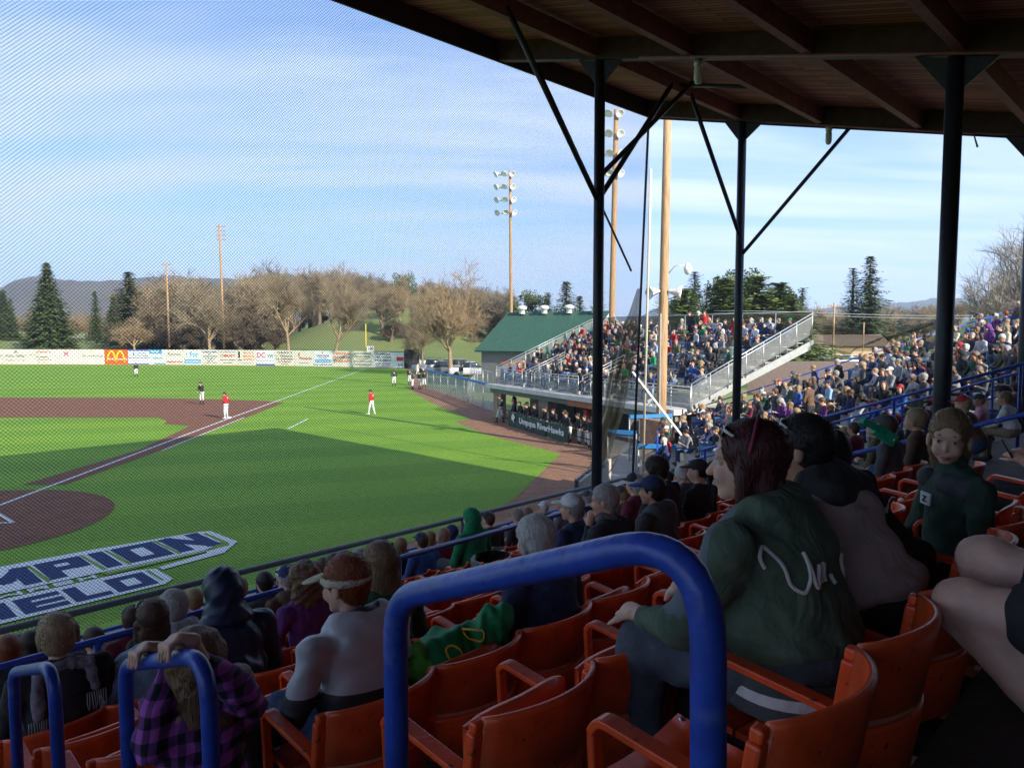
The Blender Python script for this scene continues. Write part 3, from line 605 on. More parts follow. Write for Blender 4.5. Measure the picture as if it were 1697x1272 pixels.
q = MB(); q.prism([BP(a_, b_)[:2] for a_, b_ in ((-.4, 3.0), (LB-.4, 3.0), (LB-.4, 3.2), (-.4, 3.2))], -.5, 2.018); kd(q.build('back_wall', M('dugout_wall', (.15, .12, .09), .9, .15, 2)))
for a_ in (.2, 6.2, 12.4, 17.8):
    q = MB(); q.prism([BP(a_+x, b_)[:2] for x, b_ in ((-.55, .12), (.55, .12), (.55, .5), (-.55, .5))], -.3, 2.016); kd(q.build('pillar', MT['tan'] if a_ < 15 else MT['brick']))
q = MB(); q.prism([BP(a_, b_)[:2] for a_, b_ in ((9.2, -.14), (12.6, -.14), (12.6, -.12), (9.2, -.12))], 1.66, 2.0); kd(q.build('orange_board', M('orange_board', (.45, .16, .09), .7, .2, 3)))
q = MB(); q.prism([BP(a_, b_)[:2] for a_, b_ in ((3.3, 2.9), (5.4, 2.9), (5.4, 2.99), (3.3, 2.99))], -.3, 1.5); kd(q.build('doorway', MT['black']))
q = MB(); q.prism([BP(a_, b_)[:2] for a_, b_ in ((.5, 2.2), (17, 2.2), (17, 2.7), (.5, 2.7))], -.3, .15); kd(q.build('bench', MT['plank']))
# banner
NL, NR = Vector(G(844, 705)), Vector(G(942, 735)); dn = NR-NL; bn = empty('banner', (NL.x, NL.y, 0), math.atan2(dn.y, dn.x), 'dark green banner reading Umpqua RiverHawks hung on the dugout rail', 'banner')
q = MB(); nx = 40; hb = .80; lw = dn.length
V = [(lw*i/nx, -.02*math.sin(i*.9)-.012*math.sin(i*2.3+j), .06+hb*j/4-.02*math.sin(i*.55)) for j in range(5) for i in range(nx+1)]
q.add(V, [(j*(nx+1)+i, j*(nx+1)+i+1, (j+1)*(nx+1)+i+1, (j+1)*(nx+1)+i) for j in range(4) for i in range(nx)], 0, True)
q.build('banner_cloth', M('banner_green', (.018, .075, .048), .6, .25, 2), bn)
lettering('Umpqua RiverHawks', .46, lw*.74, MT['white'], bn, (lw*.58, -.06, .46), (math.pi/2, 0, 0), .03)
q = MB(); q.add([(x*.62+.42, -.055, z*.62+.16) for x, z in ((.05, .75), (.35, 1.05), (.75, 1.0), (.95, .7), (.72, .55), (.62, .1), (.5, .45), (.3, .35), (.1, .5))], [tuple(range(9))]); q.build('bird_emblem', MT['white'], bn)
rail('dugout_rail', 'black pipe rail in front of the dugout carrying the green banner', [(NL.x-.5, NL.y+1.0, .95), (NL.x, NL.y, .92), (NR.x+1.2, NR.y-2.4, .92)], .03, MT['black'], [(NL.x+dn.x*u, NL.y+dn.y*u+.03, 0, .9) for u in (-.0, .33, .66, 1.0, 1.3)], mid=.45, nside=6)
ck = empty('water_cooler', BP(10.6, .3, .0), 0, 'orange red water cooler on a stand inside the dugout', 'cooler')
q = MB(); q.lathe([(0, .85), (.17, .85), (.19, 1.4), (.2, 1.42), (.2, 1.5), (0, 1.52)], n=14); q.build('cooler_body', M('cooler_orange', (.62, .08, .03), .4, .05), ck)
q = MB(); [q.box((x, y, .42), (.04, .04, .84)) for x in (-.18, .18) for y in (-.18, .18)]; q.build('cooler_stand', MT['galv'], ck)

bl = empty('metal_bleachers', BP(9, 4, 2.2), 0, 'galvanized metal bleachers on the dugout roof with wire side railings', 'bleachers')
NR_, RD, RR = 10, .73, .31; ZB = 2.45
def zb(i): return ZB+RR*i
for i in range(NR_):
    q = MB(); q.prism([BP(a_, b_)[:2] for a_, b_ in ((0, .9+RD*i+.30), (LB, .9+RD*i+.30), (LB, .9+RD*i+.58), (0, .9+RD*i+.58))], zb(i)+.40, zb(i)+.44); kd(q.build('bench_seat', MT['alum']), bl)
    q = MB(); q.prism([BP(a_, b_)[:2] for a_, b_ in ((0, .9+RD*i-.16), (LB, .9+RD*i-.16), (LB, .9+RD*i+.26), (0, .9+RD*i+.26))], zb(i)-.04, zb(i)); kd(q.build('foot_board', MT['alum']), bl)
    q = MB(); q.beam(BP(0, .9+RD*i+.6, zb(i)+.2), BP(LB, .9+RD*i+.6, zb(i)+.2), .02, .2); kd(q.build('riser_board', MT['galv']), bl)
for a_ in [x*LB/6 for x in range(7)]:
    q = MB(); q.beam(BP(a_+.02, .5, 2.3), BP(a_+.02, 8.2, zb(NR_-1)-.2), .06, .28); q.beam(BP(a_+.02, 8.2, 0), BP(a_+.02, 8.2, zb(NR_-1)-.2), .12, .12); q.beam(BP(a_+.02, 4.4, 0), BP(a_+.02, 4.4, 3.7), .1, .1); kd(q.build('stringer', MT['galv']), bl)
q = MB(); q.beam(BP(LB+.14, .6, 2.42), BP(LB+.14, 8.3, zb(NR_-1)+.05), .05, .22); kd(q.build('side_channel', MT['galv']), bl)
def brail(p, q_, n, z0, z1, h=1.05, root=bl, two=True, meshy=True, mat=MT['galv'], r=.028):
    P0 = Vector((*p, z0)); P1 = Vector((*q_, z1)); U = Vector((0, 0, 1))
    for hh in ((h, h-.16) if two else (h,)): kd(tube_obj('guard_rail', [P0+U*hh, P1+U*hh], r, mat, n=6), root)
    for i in range(n+1):
        c = P0.lerp(P1, i/n); kd(tube_obj('guard_post', [c-U*.1, c+U*h], r, mat, n=6), root)
    if meshy:
        mm = MB(); mm.add([P0+U*.08, P1+U*.08, P1+U*(h-.16), P0+U*(h-.16)], [(0, 1, 2, 3)]); kd(mm.build('wire_infill', LINK), root)
brail(BP(LB+.2, .3)[:2], BP(LB+.2, 8.1)[:2], 7, 2.35, zb(NR_-1)+.35, 1.1)
brail(BP(-.2, .3)[:2], BP(-.2, 8.1)[:2], 7, 2.35, zb(NR_-1)+.35, 1.1)
brail(BP(-.2, .25)[:2], BP(3.4, .25)[:2], 3, 2.3, 2.3, 1.0); brail(BP(4.6, .25)[:2], BP(9.8, .25)[:2], 5, 2.3, 2.3, 1.0); brail(BP(11, .25)[:2], BP(LB+.2, .25)[:2], 6, 2.3, 2.3, 1.0)
for a_ in (3.45, 4.55, 9.85, 10.95): brail(BP(a_, .5)[:2], BP(a_, 3.4)[:2], 3, 2.35, 3.5, .95, meshy=False)
for i in range(9):
    pass
brail(BP(0, 8.35)[:2], BP(LB, 8.35)[:2], 8, zb(NR_-1)+.3, zb(NR_-1)+.3, 1.25, two=False, meshy=False)
q = MB(); q.add([BP(0, 8.4, zb(9)+.2), BP(LB, 8.4, zb(9)+.2), BP(LB, 8.4, zb(9)+1.55), BP(0, 8.4, zb(9)+1.55)], [(0, 1, 2, 3)]); kd(q.build('windscreen', screen('olive_windscreen', (.09, .085, .04), .68)), bl)
# drooping black netting from the top corner of the bleachers to the open stand
P0 = Vector(BP(LB+.1, 8.4, zb(9)+1.5)); P1 = Vector((18.3, 32.4, 6.2)); q = MB(); n1, n2 = 24, 8; V = []
for i in range(n1+1):
    u = i/n1; top = P0.lerp(P1, u)+Vector((0, 0, -1.6*math.sin(math.pi*u)*(.35+.3*u)))
    dep = 1.5*(1-u)**.6*math.sin(math.pi*min(1, u*1.2+.18))+.12
    for j in range(n2+1):
        v = j/n2; V.append(top+Vector((.25*math.sin(i*.9+j), .3*math.sin(j*1.3+i*.5), -dep*v*(1+.1*math.sin(i*1.1)))))
q.add(V, [(i*(n2+1)+j, (i+1)*(n2+1)+j, (i+1)*(n2+1)+j+1, i*(n2+1)+j+1) for i in range(n1) for j in range(n2)], 0, True)
tag(q.build('hanging_net', screen('dark_shade_net', (.075, .07, .03), .50)), 'dark olive shade netting sagging between the bleachers and the open stand', 'net')
# tan drawn curtain of netting
q = MB(); rows = [((1056, 1062), 478, 25.2), ((1042, 1063), 520, 25.3), ((1022, 1058), 560, 25.4), ((1010, 1046), 620, 25.4), ((1000, 1034), 680, 25.4), ((985, 1018), 730, 25.4), ((984, 1004), 775, 25.3)]
V = []; nn = 10
for (x0, x1), yy, dd in rows:
    for i in range(nn+1):
        px = x0+(x1-x0)*i/nn; d = ray(px, yy); k = (dd+.35*math.sin(i*1.9+yy*.01))/d[1]; V.append((d[0]*k, d[1]*k, H+d[2]*k))
q.add(V, [(j*(nn+1)+i, j*(nn+1)+i+1, (j+1)*(nn+1)+i+1, (j+1)*(nn+1)+i) for j in range(len(rows)-1) for i in range(nn)], 0, True)
tag(q.build('net_curtain', screen('tan_netting', (.60, .50, .27), .72)), 'drawn curtain of tan netting gathered beside the black net pole', 'net')

# ================= OPEN STAND beyond the roof =================
v_ = Vector((.2, .98)).normalized(); w_ = Vector((.98, -.2)).normalized(); C0 = Vector((4.4, 24.2)); QF = 10.9
def OP(Lw, q_, z=0): p = C0+w_*Lw+v_*q_; return (p.x, p.y, z)
ANO = math.atan2(-w_.y, -w_.x)
NO, OD, OR = 20, .80, .285
def zo(i): return .75+OR*i
def qmin(Lw): p = C0+w_*Lw; s_, _ = ST(p.x, p.y); return (21.12-s_)/(.695*v_.x+.719*v_.y)
os_ = empty('open_stand', OP(5, 5), 0, 'uncovered concrete stand with plank benches beyond the roofed grandstand', 'stand')
q = MB()
for i in range(NO):
    L0, L1 = .6+OD*i, .6+OD*(i+1)
    q.prism([OP(L0, max(0, qmin(L0)) if i == 0 else qmin(L0))[:2], OP(L1, qmin(L1))[:2], OP(L1, QF)[:2], OP(L0, QF)[:2]], min(0, zo(i)-1.5), zo(i))
kd(q.build('stepped_tiers', MT['concrete']), os_)
for i in range(NO):
    L0 = .6+OD*i+.48; q = MB(); q.prism([OP(L0, qmin(L0)+.2)[:2], OP(L0+.28, qmin(L0+.28)+.2)[:2], OP(L0+.28, QF-.3)[:2], OP(L0, QF-.3)[:2]], zo(i)+.40, zo(i)+.44); kd(q.build('bench_plank', MT['plank']), os_)
def srail(label, L0, L1, q0, q1, z0, z1, n, root=None):
    P0 = Vector(OP(L0, q0, z0)); P1 = Vector(OP(L1, q1, z1))
    o = empty('railing', OP(L0, q0, z0-1), 0, label, 'railing')
    for dz in (0, -.42): kd(tube_obj('rail_bar', [P0+Vector((0, 0, dz)), P1+Vector((0, 0, dz))], .03, MT['blue'], n=6), o)
    for i in range(n+1): c = P0.lerp(P1, i/n); kd(tube_obj('rail_post', [c-Vector((0, 0, 1.0)), c], .03, MT['blue'], n=6), o)
    return o
srail('blue sloping rail up the far side edge of the open stand', .5, 16.2, QF, QF, 1.65, 7.05, 9)
srail('blue level rail along the foot of the open stand beside the walkway', .4, .4, .6, QF-.6, 1.7, 1.7, 7)
o = rail('railing', 'blue sloping rail between the open stand and the roofed seats', [W(20.95, 12.3, 1.6), W(20.95, 3.4, 4.85), W(20.95, -3, 7.1)], .032, MT['blue'], [(*W(20.95, t_)[:2], H-1.62-.354*(t_-.63)-.1, 1.6+(12.3-t_)*.36) for t_ in (12, 10, 8, 6, 4, 2, 0)], mid=.45, nside=8)
loopb = fillet([W(9.3, 4.2, 2.7), W(9.3, 4.2, 3.95), W(9.3, 1.0, 5.1), W(9.3, 1.0, 4.2)], .2, 6)
tag(tube_obj('aisle_handrail', loopb, .026, MT['blue'], n=12), 'distant blue aisle loop with a rounded corner near the right edge', 'handrail')
for s_, lab in ((15.2, 'blue aisle rail running up the roofed seats behind the two close women'), ):
    o = rail('railing', lab, [W(s_, 8.6, 3.05), W(s_, .5, 5.95)], .03, MT['blue'], [(*W(s_, t_)[:2], 5.8-1.62-.354*(t_-.63)-.2, 3.05+(8.6-t_)*.358) for t_ in (8.5, 6.5, 4.5, 2.5, .6)], nside=8)
# walkway, walls and gates at the corner
q = MB(); q.prism([(4.2, 22.9), (5.2, 24.3), (7.3, 34.9), (12, 36.5), (11, 38), (5.8, 37.5), (3.0, 25)][::1], .0, .06); tag(q.build('path', MT['concrete']), kind='structure')
wl = empty('corner_wall', (3.0, 24.5, 0), 0, 'low pale concrete wall with grey pads where the front rail meets the gates', 'wall')
q = MB(); q.beam((2.1, 22.9, .55), (3.6, 27.0, .55), .16, 1.1); kd(q.build('wall_block', M('pale_concrete', (.52, .49, .42), .85, .15, 3)), wl)
for i in range(3): q = MB(); q.beam((2.0+.45*i, 22.85+1.25*i, .95), (2.35+.45*i, 23.9+1.25*i, .95), .1, .42); kd(q.build('wall_pad', MT['greyrail'], bevel=.03), wl)
cfence('blue capped gate in the corner beside the dugout end', [(3.9, 29.8), (5.0, 29.4)], 1.7, cap='blue', step=1.1, name='gate'); cfence('second blue capped gate nearer the open stand', [(4.9, 28.3), (6.3, 28.0)], 1.35, cap='blue', step=1.4, name='gate'); cfence('blue capped fence rising behind the corner gates toward the wood pole', [(5.2, 32.4), (7.2, 33.0)], 2.0, cap='blue', step=1.0)
q = MB(); q.box((6.1, 31.6, 1.0), (1.5, .25, 2.0), AED); tag(q.build('brick_wall', MT['brick']), 'short brick end wall of the dugout beside the corner gates', 'wall')

# ================= POLES =================
def wpole(label, x, y, z0, z1, r0, r1, lean=0, name='wood_pole', cat='pole', lamps=None, arms=0):
    o = empty(name, (x, y, z0), 0, label, cat)
    q = MB(); q.tube([(lean*u*(z1-z0), 0, u*(z1-z0)) for u in (0, .25, .5, .75, 1)], [r0+(r1-r0)*u for u in (0, .25, .5, .75, 1)], 14); q.build('pole_shaft', MT['wood'], o)
    Ht = z1-z0
    if lamps:
        n, dx, sc, gap = lamps
        for i in range(n):
            zz_ = Ht-.35*sc-i*gap; c = MB(); c.box((lean*zz_+dx*sc*.5, 0, zz_-.1), (1.7*sc, .1*sc, .12*sc)); c.build('crossarm', MT['galv'], o)
            for j in range(3):
                lm = MB(); lm.lathe([(.05*sc, 0), (.12*sc, .1*sc), (.32*sc, .38*sc), (.35*sc, .42*sc), (.30*sc, .40*sc), (0, .3*sc)], n=12, axis='x')
                l_ = lm.build('flood_lamp', MT['white'], o, (lean*zz_+dx*sc*.5+(j-1)*.72*sc, -.15, zz_+(.25 if j % 2 else .1)*sc)); l_.rotation_euler = (0, .5+.3*(j % 2), math.radians(200+j*35+i*13) if dx < 0 else math.radians(-80-j*30))
    for i in range(arms):
        c = MB(); c.box((0, 0, Ht-.5-i*.95), (1.9, .1, .12)); [c.box((x_, 0, Ht-.36-i*.95), (.16, .16, .22)) for x_ in (-.85, -.45, .45, .85)]; c.build('crossarm', MT['wood'], o)
    return o
def far(px, dist, z=0): d = ray(px, 549); return ((px-848.5)/F*dist*.998, dist, z)
def topz(py, dist): d = ray(848, py); return H+d[2]/d[1]*dist
wpole('tall wood light pole with stacked flood lamps behind the green roofed building', *far(848, 92)[:2], 0, topz(283, 92), .24, .15, -.008, 'light_pole', 'light pole', (4, -1, 1.15, 1.55))
wpole('wood light pole with many lamps seen between the black post and its brace', *far(1012, 60)[:2], 0, topz(182, 60), .28, .19, .012, 'light_pole', 'light pole', (4, -1, 1.0, 1.55))
wpole('wood utility pole with two crossarms beyond the left outfield', *far(371, 165)[:2], 2, topz(372, 165), .30, .2, -.012, 'utility_pole', 'utility pole', None, 4)
wpole('shorter bare wood pole left of the crossarm pole', *far(280, 170)[:2], 2, topz(435, 170), .26, .18, -.002, 'wood_pole', 'pole', None, 1)
wp = wpole('thick pale wood pole rising from the corner walkway past the roof edge', 6.75, 33.2, 0, 16.2, .235, .17, .007)
for dx, r_ in ((-.72, 205), (.55, -15)):
    q = MB(); q.lathe([(.06, 0), (.12, .12), (.20, .40), (.33, .58), (.31, .56), (.1, .3), (0, .3)], n=4, axis='x'); l_ = q.build('horn_speaker', MT['white'], wp, (dx*.3+.05, -.15, 7.6)); l_.rotation_euler = (0, .15, math.radians(r_))
q = MB(); q.tube([(.1, 0, 8.2), (.5, -.1, 8.7), (1.0, -.15, 8.75)], .03, 6); q.build('lamp_arm', MT['galv'], wp)
q = MB(); q.lathe([(.0, .25), (.08, .22), (.16, .05), (.2, 0), (.19, -.1), (.12, -.25), (0, -.3)], (1.08, -.15, 8.6), 12); q.build('street_lamp_head', MT['white'], wp)
q = MB(); q.box((-.1, -.2, 3.3), (.06, .06, 6.6)); q.build('conduit', MT['galv'], wp)
q = MB(); q.beam((4.5, 27.5, 4.3), (7.3, 28.6, .9), .07, .07); tag(q.build('guy_brace', MT['white']), 'white diagonal brace in front of the thick wood pole', 'brace')
wpole('distant orange brown utility pole right of the bleachers', *far(1381, 110)[:2], 0, topz(502, 110), .16, .13, 0, 'utility_pole', 'utility pole', None, 1)
wpole('dark lamp post standing in the parking area behind the shade netting', *far(1431, 78)[:2], 0, topz(534, 78), .07, .06, 0, 'lamp_post', 'lamp post'); 
# cut dark post stub and standing area structure
tag(tube_obj('wood_post', [(6.95, 22.6+.0, .9), (7.25, 22.9, 3.05)], [.16, .15], M('dark_stained_wood', (.10, .035, .015), .5, .4, 3), n=12), 'short dark brown wood post behind the thin black roof post', 'post')

# ================= BUILDINGS =================
gb = empty('green_roofed_building', (4, 75, 0), 0, 'pale building with green metal gable roof and round roof vents', 'building')
A_ = Vector((-3.2, 77)); B_ = Vector((6.4, 70.9)); dv = (B_-A_).normalized(); nv = Vector((-dv.y, dv.x)); nv = nv if nv.y > 0 else -nv; dpt = 12.0; ze, zrg = 4.1, 7.9
def bp(a_, b_, z): p = A_+dv*a_+nv*b_; return (p.x, p.y, z)
LL = (B_-A_).length
q = MB(); q.prism([bp(a_, b_, 0)[:2] for a_, b_ in ((0, 0), (LL, 0), (LL, dpt), (0, dpt))], 0, ze); kd(q.build('walls', MT['grey_siding']), gb)
q = MB(); q.add([bp(LL+.02, 0, 0), bp(LL+.02, dpt, 0), bp(LL+.02, dpt, ze), bp(LL+.02, dpt/2, zrg-.1), bp(LL+.02, 0, ze)], [(0, 1, 2, 3, 4)]); kd(q.build('gable_wall', MT['siding']), gb)
for sgn in (0, 1):
    q = MB(); b0, b1 = (-.5, dpt/2) if sgn == 0 else (dpt+.5, dpt/2)
    z0_ = ze-.5*(zrg-ze)/(dpt/2)
    q.add([bp(-.6, b0, z0_), bp(LL+.6, b0, z0_), bp(LL+.6, b1, zrg), bp(-.6, b1, zrg)], [(0, 1, 2, 3)]); q.add([bp(-.6, b0, z0_-.12), bp(LL+.6, b0, z0_-.12), bp(LL+.6, b1, zrg-.12), bp(-.6, b1, zrg-.12)], [(3, 2, 1, 0)])
    for i in range(42):
        x = -.5+i*(LL+1)/41; q.beam(bp(x, b0, z0_+.02), bp(x, b1, zrg+.02), .05, .05)
    kd(q.build('roof', MT['green_roof']), gb)
q = MB(); q.beam(bp(LL+.62, -.5, ze-.4), bp(LL+.62, dpt/2, zrg-.12), .05, .3); q.beam(bp(LL+.62, dpt+.5, ze-.4), bp(LL+.62, dpt/2, zrg-.12), .05, .3); kd(q.build('barge_board', MT['white']), gb)
for x in (1.6, 4.4, 7.4, 10.4):
    q = MB(); c = bp(x, dpt/2-.5, zrg-.2); q.lathe([(.32, 0), (.32, .45), (.5, .5), (.52, .7), (.4, .85), (0, .9)], c, 12); kd(q.build('roof_vent', MT['white']), gb)
q = MB(); q.beam(bp(2.4, -.05, 2.6), bp(8.6, -.05, 2.6), .06, .45); kd(q.build('red_band', M('red_band', (.40, .11, .05), .7)), gb); q = MB(); q.beam(bp(2.6, -.04, 1.3), bp(8.4, -.04, 1.3), .05, 2.1); kd(q.build('blue_door', M('blue_door', (.03, .07, .22), .6)), gb)
for i in range(30):
    pass
hb_ = empty('brown_roofed_shelter', (17, 41, 0), 0, 'low shelter with brown shingled roof behind the open stand', 'shelter')
P = [Vector(v) for v in ((12.6, 39.3, 2.55), (22.5, 37.2, 2.75), (23.5, 42.5, 4.1), (14.2, 44.5, 4.0))]
q = MB(); q.add(P+[p-Vector((0, 0, .15)) for p in P], [(0, 1, 2, 3), (7, 6, 5, 4), (0, 4, 5, 1), (1, 5, 6, 2), (2, 6, 7, 3), (3, 7, 4, 0)]); kd(q.build('roof', MT['shingle']), hb_)
for x, y in ((13.2, 39.8), (17.2, 39.2), (21.5, 38.2)):
    q = MB(); q.box((x, y, 1.3), (.16, .16, 2.6)); kd(q.build('shelter_post', M('red_post', (.30, .08, .03), .6)), hb_)
q = MB(); q.beam((13.4, 40.2, .95), (18.6, 39.3, .95), .1, 1.9); kd(q.build('counter_front', MT['blue_panel']), hb_)
hs = empty('tan_house', (60, 140, 0), .0, 'tan house with a row of white framed windows seen through the netting', 'house')
q = MB(); q.box((0, 0, 1.6), (19, 9, 3.2)); q.build('walls', M('house_tan', (.42, .30, .17), .85, .1, 1), hs)
q = MB(); q.add([(-10, -5, 3.1), (10, -5, 3.1), (10, 0, 5.2), (-10, 0, 5.2), (-10, 5, 3.1), (10, 5, 3.1)], [(0, 1, 2, 3), (3, 2, 5, 4)]); q.add([(-9.5, -4.5, 3.2), (-9.5, 4.5, 3.2), (-9.5, 0, 5.1)], [(0, 1, 2)]); q.build('roof', MT['shingle'], hs)
for i in range(6):
    f_ = MB(); f_.box((-7.5+i*1.25, -4.53, 1.7), (1.1, .06, 1.9)); o = f_.build('window', MT['white'], hs); g_ = MB(); g_.box((-7.5+i*1.25, -4.57, 1.7), (.9, .03, 1.7)); g_.build('pane', MT['glass'], o)
sh = empty('white_house', (*far(790, 190)[:2], 6.5), .1, 'small distant white house with brown roof left of the green roof', 'house')
q = MB(); q.box((0, 0, 1.4), (9, 6, 2.8)); q.build('walls', MT['siding'], sh); q = MB(); q.add([(-5, -3.6, 2.7), (5, -3.6, 2.7), (5, 0, 5), (-5, 0, 5), (-5, 3.6, 2.7), (5, 3.6, 2.7)], [(0, 1, 2, 3), (3, 2, 5, 4)]); q.build('roof', M('rust_roof', (.30, .14, .08), .8), sh)

# ================= CARS =================
def body_loft(mb, secs, mi=0):
    # secs: list of (x, halfwidth, z0, z1, topinset)
    V = []; n = 8
    for x, hw, z0, z1, ti in secs:
        V += [(x, -hw*.92, z0), (x, -hw, z0+(z1-z0)*.3), (x, -hw*.98, z0+(z1-z0)*.75), (x, -hw+ti, z1), (x, hw-ti, z1), (x, hw*.98, z0+(z1-z0)*.75), (x, hw, z0+(z1-z0)*.3), (x, hw*.92, z0)]
    m_ = len(secs); mb.add(V, [(i*n+j, (i+1)*n+j, (i+1)*n+(j+1) % n, i*n+(j+1) % n) for i in range(m_-1) for j in range(n)]+[tuple(range(n)), tuple((m_-1)*n+j for j in range(n))[::-1]], mi, True)
PAINT = {n: M('car_paint_'+n, c, .28, .05, 2, coat=.6, spec=.6) for n, c in dict(white=(.72, .73, .74), silver=(.42, .44, .46), black=(.02, .02, .025), red=(.35, .03, .03), blue=(.05, .12, .25), grey=(.14, .15, .16), tan=(.40, .34, .25)).items()}
def make_car(kind):
    r = empty('parked_'+kind, (0, 0, 0)); q = MB()
    hi = {'sedan': 1.42, 'van': 1.9, 'pickup': 1.85}[kind]; Lc = {'sedan': 4.6, 'van': 5.0, 'pickup': 5.6}[kind]; h1 = .88 if kind == 'sedan' else 1.1
    body_loft(q, [(-Lc/2, .72, .35, h1-.12, .1), (-Lc/2+.25, .86, .28, h1, .06), (-.8, .9, .25, h1+.02, .05), (.9, .9, .25, h1, .05), (Lc/2-.5, .86, .28, h1-.12, .08), (Lc/2, .70, .35, h1-.3, .12)])
    b = q.build('body', PAINT['white'], r)
    q = MB()
    if kind == 'sedan': xs_ = [(-1.7, .74, h1, h1+.02, .05), (-1.15, .74, h1, hi-.04, .14), (.2, .74, h1, hi, .14), (1.15, .76, h1, h1+.03, .05)]
    elif kind == 'van': xs_ = [(-2.35, .82, h1, h1+.1, .05), (-2.2, .8, h1, hi-.06, .12), (.6, .8, h1, hi, .14), (1.5, .8, h1, h1+.04, .05)]
    else: xs_ = [(-.75, .8, h1, h1+.1, .05), (-.6, .8, h1, hi-.04, .12), (.7, .8, h1, hi, .14), (1.5, .8, h1, h1+.04, .05)]
    body_loft(q, xs_); q.build('window_band', MT['glass'], r)
    q = MB(); x0, x1 = xs_[1][0]+.05, xs_[2][0]; q.box(((x0+x1)/2, 0, hi+.0), (x1-x0, 1.3, .06)); q.build('roof_panel', PAINT['white'], r, bevel=.02)
    for x in (-Lc/2+.95, Lc/2-.95):
        for y in (-.85, .85):
            q = MB(); [q.add([(x+.33*math.cos(t_*math.pi/8), y+dy, .33+.33*math.sin(t_*math.pi/8)) for dy in (-.1, .1) for t_ in range(16)], [(j, (j+1) % 16, 16+(j+1) % 16, 16+j) for j in range(16)]+[tuple(range(16)), tuple(range(16, 32))[::-1]])]; wl_ = q.build('wheel', MT['tyre'], r)
    for y in (-.6, .6):
        q = MB(); q.box((Lc/2-.06, y, h1-.38), (.1, .3, .14)); q.build('headlight', MT['white'], r); q = MB(); q.box((-Lc/2+.04, y, h1-.3), (.08, .25, .16)); q.build('tail_light', PAINT['red'], r)
    return r
protos = {k: make_car(k) for k in ('sedan', 'van', 'pickup')}; used = set(); idx = tree_index()
def paint(r, col):
    for c in [x for x in bpy.data.objects if x.parent == r]:
        if c.name.startswith(('body', 'roof_panel')): c.material_slots[0].link = 'OBJECT'; c.material_slots[0].material = PAINT[col]
carlist = [(463, 128, 'sedan', 'white', 10), (489, 130, 'pickup', 'red', 0), (520, 128, 'sedan', 'black', 5), (543, 125, 'van', 'white', 170), (575, 124, 'pickup', 'white', 4),
 (672, 130, 'van', 'silver', 30), (690, 122, 'pickup', 'white', 8), (715, 105, 'pickup', 'silver', 20), (737, 98, 'pickup', 'grey', 170), (762, 104, 'van', 'tan', 0), (778, 96, 'pickup', 'white', 12),
 (1296, 112, 'sedan', 'white', 60), (1312, 116, 'van', 'blue', 62), (1329, 120, 'sedan', 'silver', 60), (1345, 124, 'van', 'white', 58), (1361, 128, 'sedan', 'silver', 60), (1378, 132, 'pickup', 'white', 60), (1300, 98, 'sedan', 'silver', 60), (1350, 104, 'van', 'white', 60), (1330, 100, 'sedan', 'grey', 60), (1411, 122, 'van', 'white', 5), (1392, 126, 'sedan', 'blue', 0), (1374, 110, 'van', 'silver', 62)]
place = ['leftmost behind the outfield signs', 'second from the left behind the signs', 'third from the left behind the signs', 'parked above the central signs', 'parked behind the physical therapy sign', 'far behind the outfield gate', 'just right of the outfield gate', 'behind the chain link fence', 'in front of the big bare tree', 'right of the big bare tree', 'nearest the green roofed building']
for n_, (px, dd, kd_, col, rot) in enumerate(carlist):
    r = protos[kd_] if kd_ not in used else copy_tree(protos[kd_], None, idx)
    used.add(kd_); r.location = (*far(px, dd)[:2], terrain_z(*far(px, dd)[:2])+.03); r.rotation_euler = (0, 0, math.radians(rot)); bpy.context.view_layer.update()
    paint(r, col)
    lab = f"{col} {kd_} {place[n_]}" if n_ < 11 else ['white sedan at the left end of the car row behind the shelter', 'blue van second in the car row behind the shelter', 'silver sedan in the middle of the car row behind the shelter', 'white van in the middle of the car row behind the shelter', 'silver sedan farther up the row behind the shelter', 'white pickup farthest in the row behind the shelter', 'silver sedan nearest the bleacher side rail', 'white van parked just above the shelter roof', 'grey sedan parked against the shelter roof', 'white van alone beyond the sagging netting', 'blue sedan beside the tan house windows', 'silver van half hidden by the bleacher corner'][n_-11]
    tag(r, lab, {'sedan': 'car', 'van': 'van', 'pickup': 'pickup truck'}[kd_], 'vehicles parked beyond the ballpark')

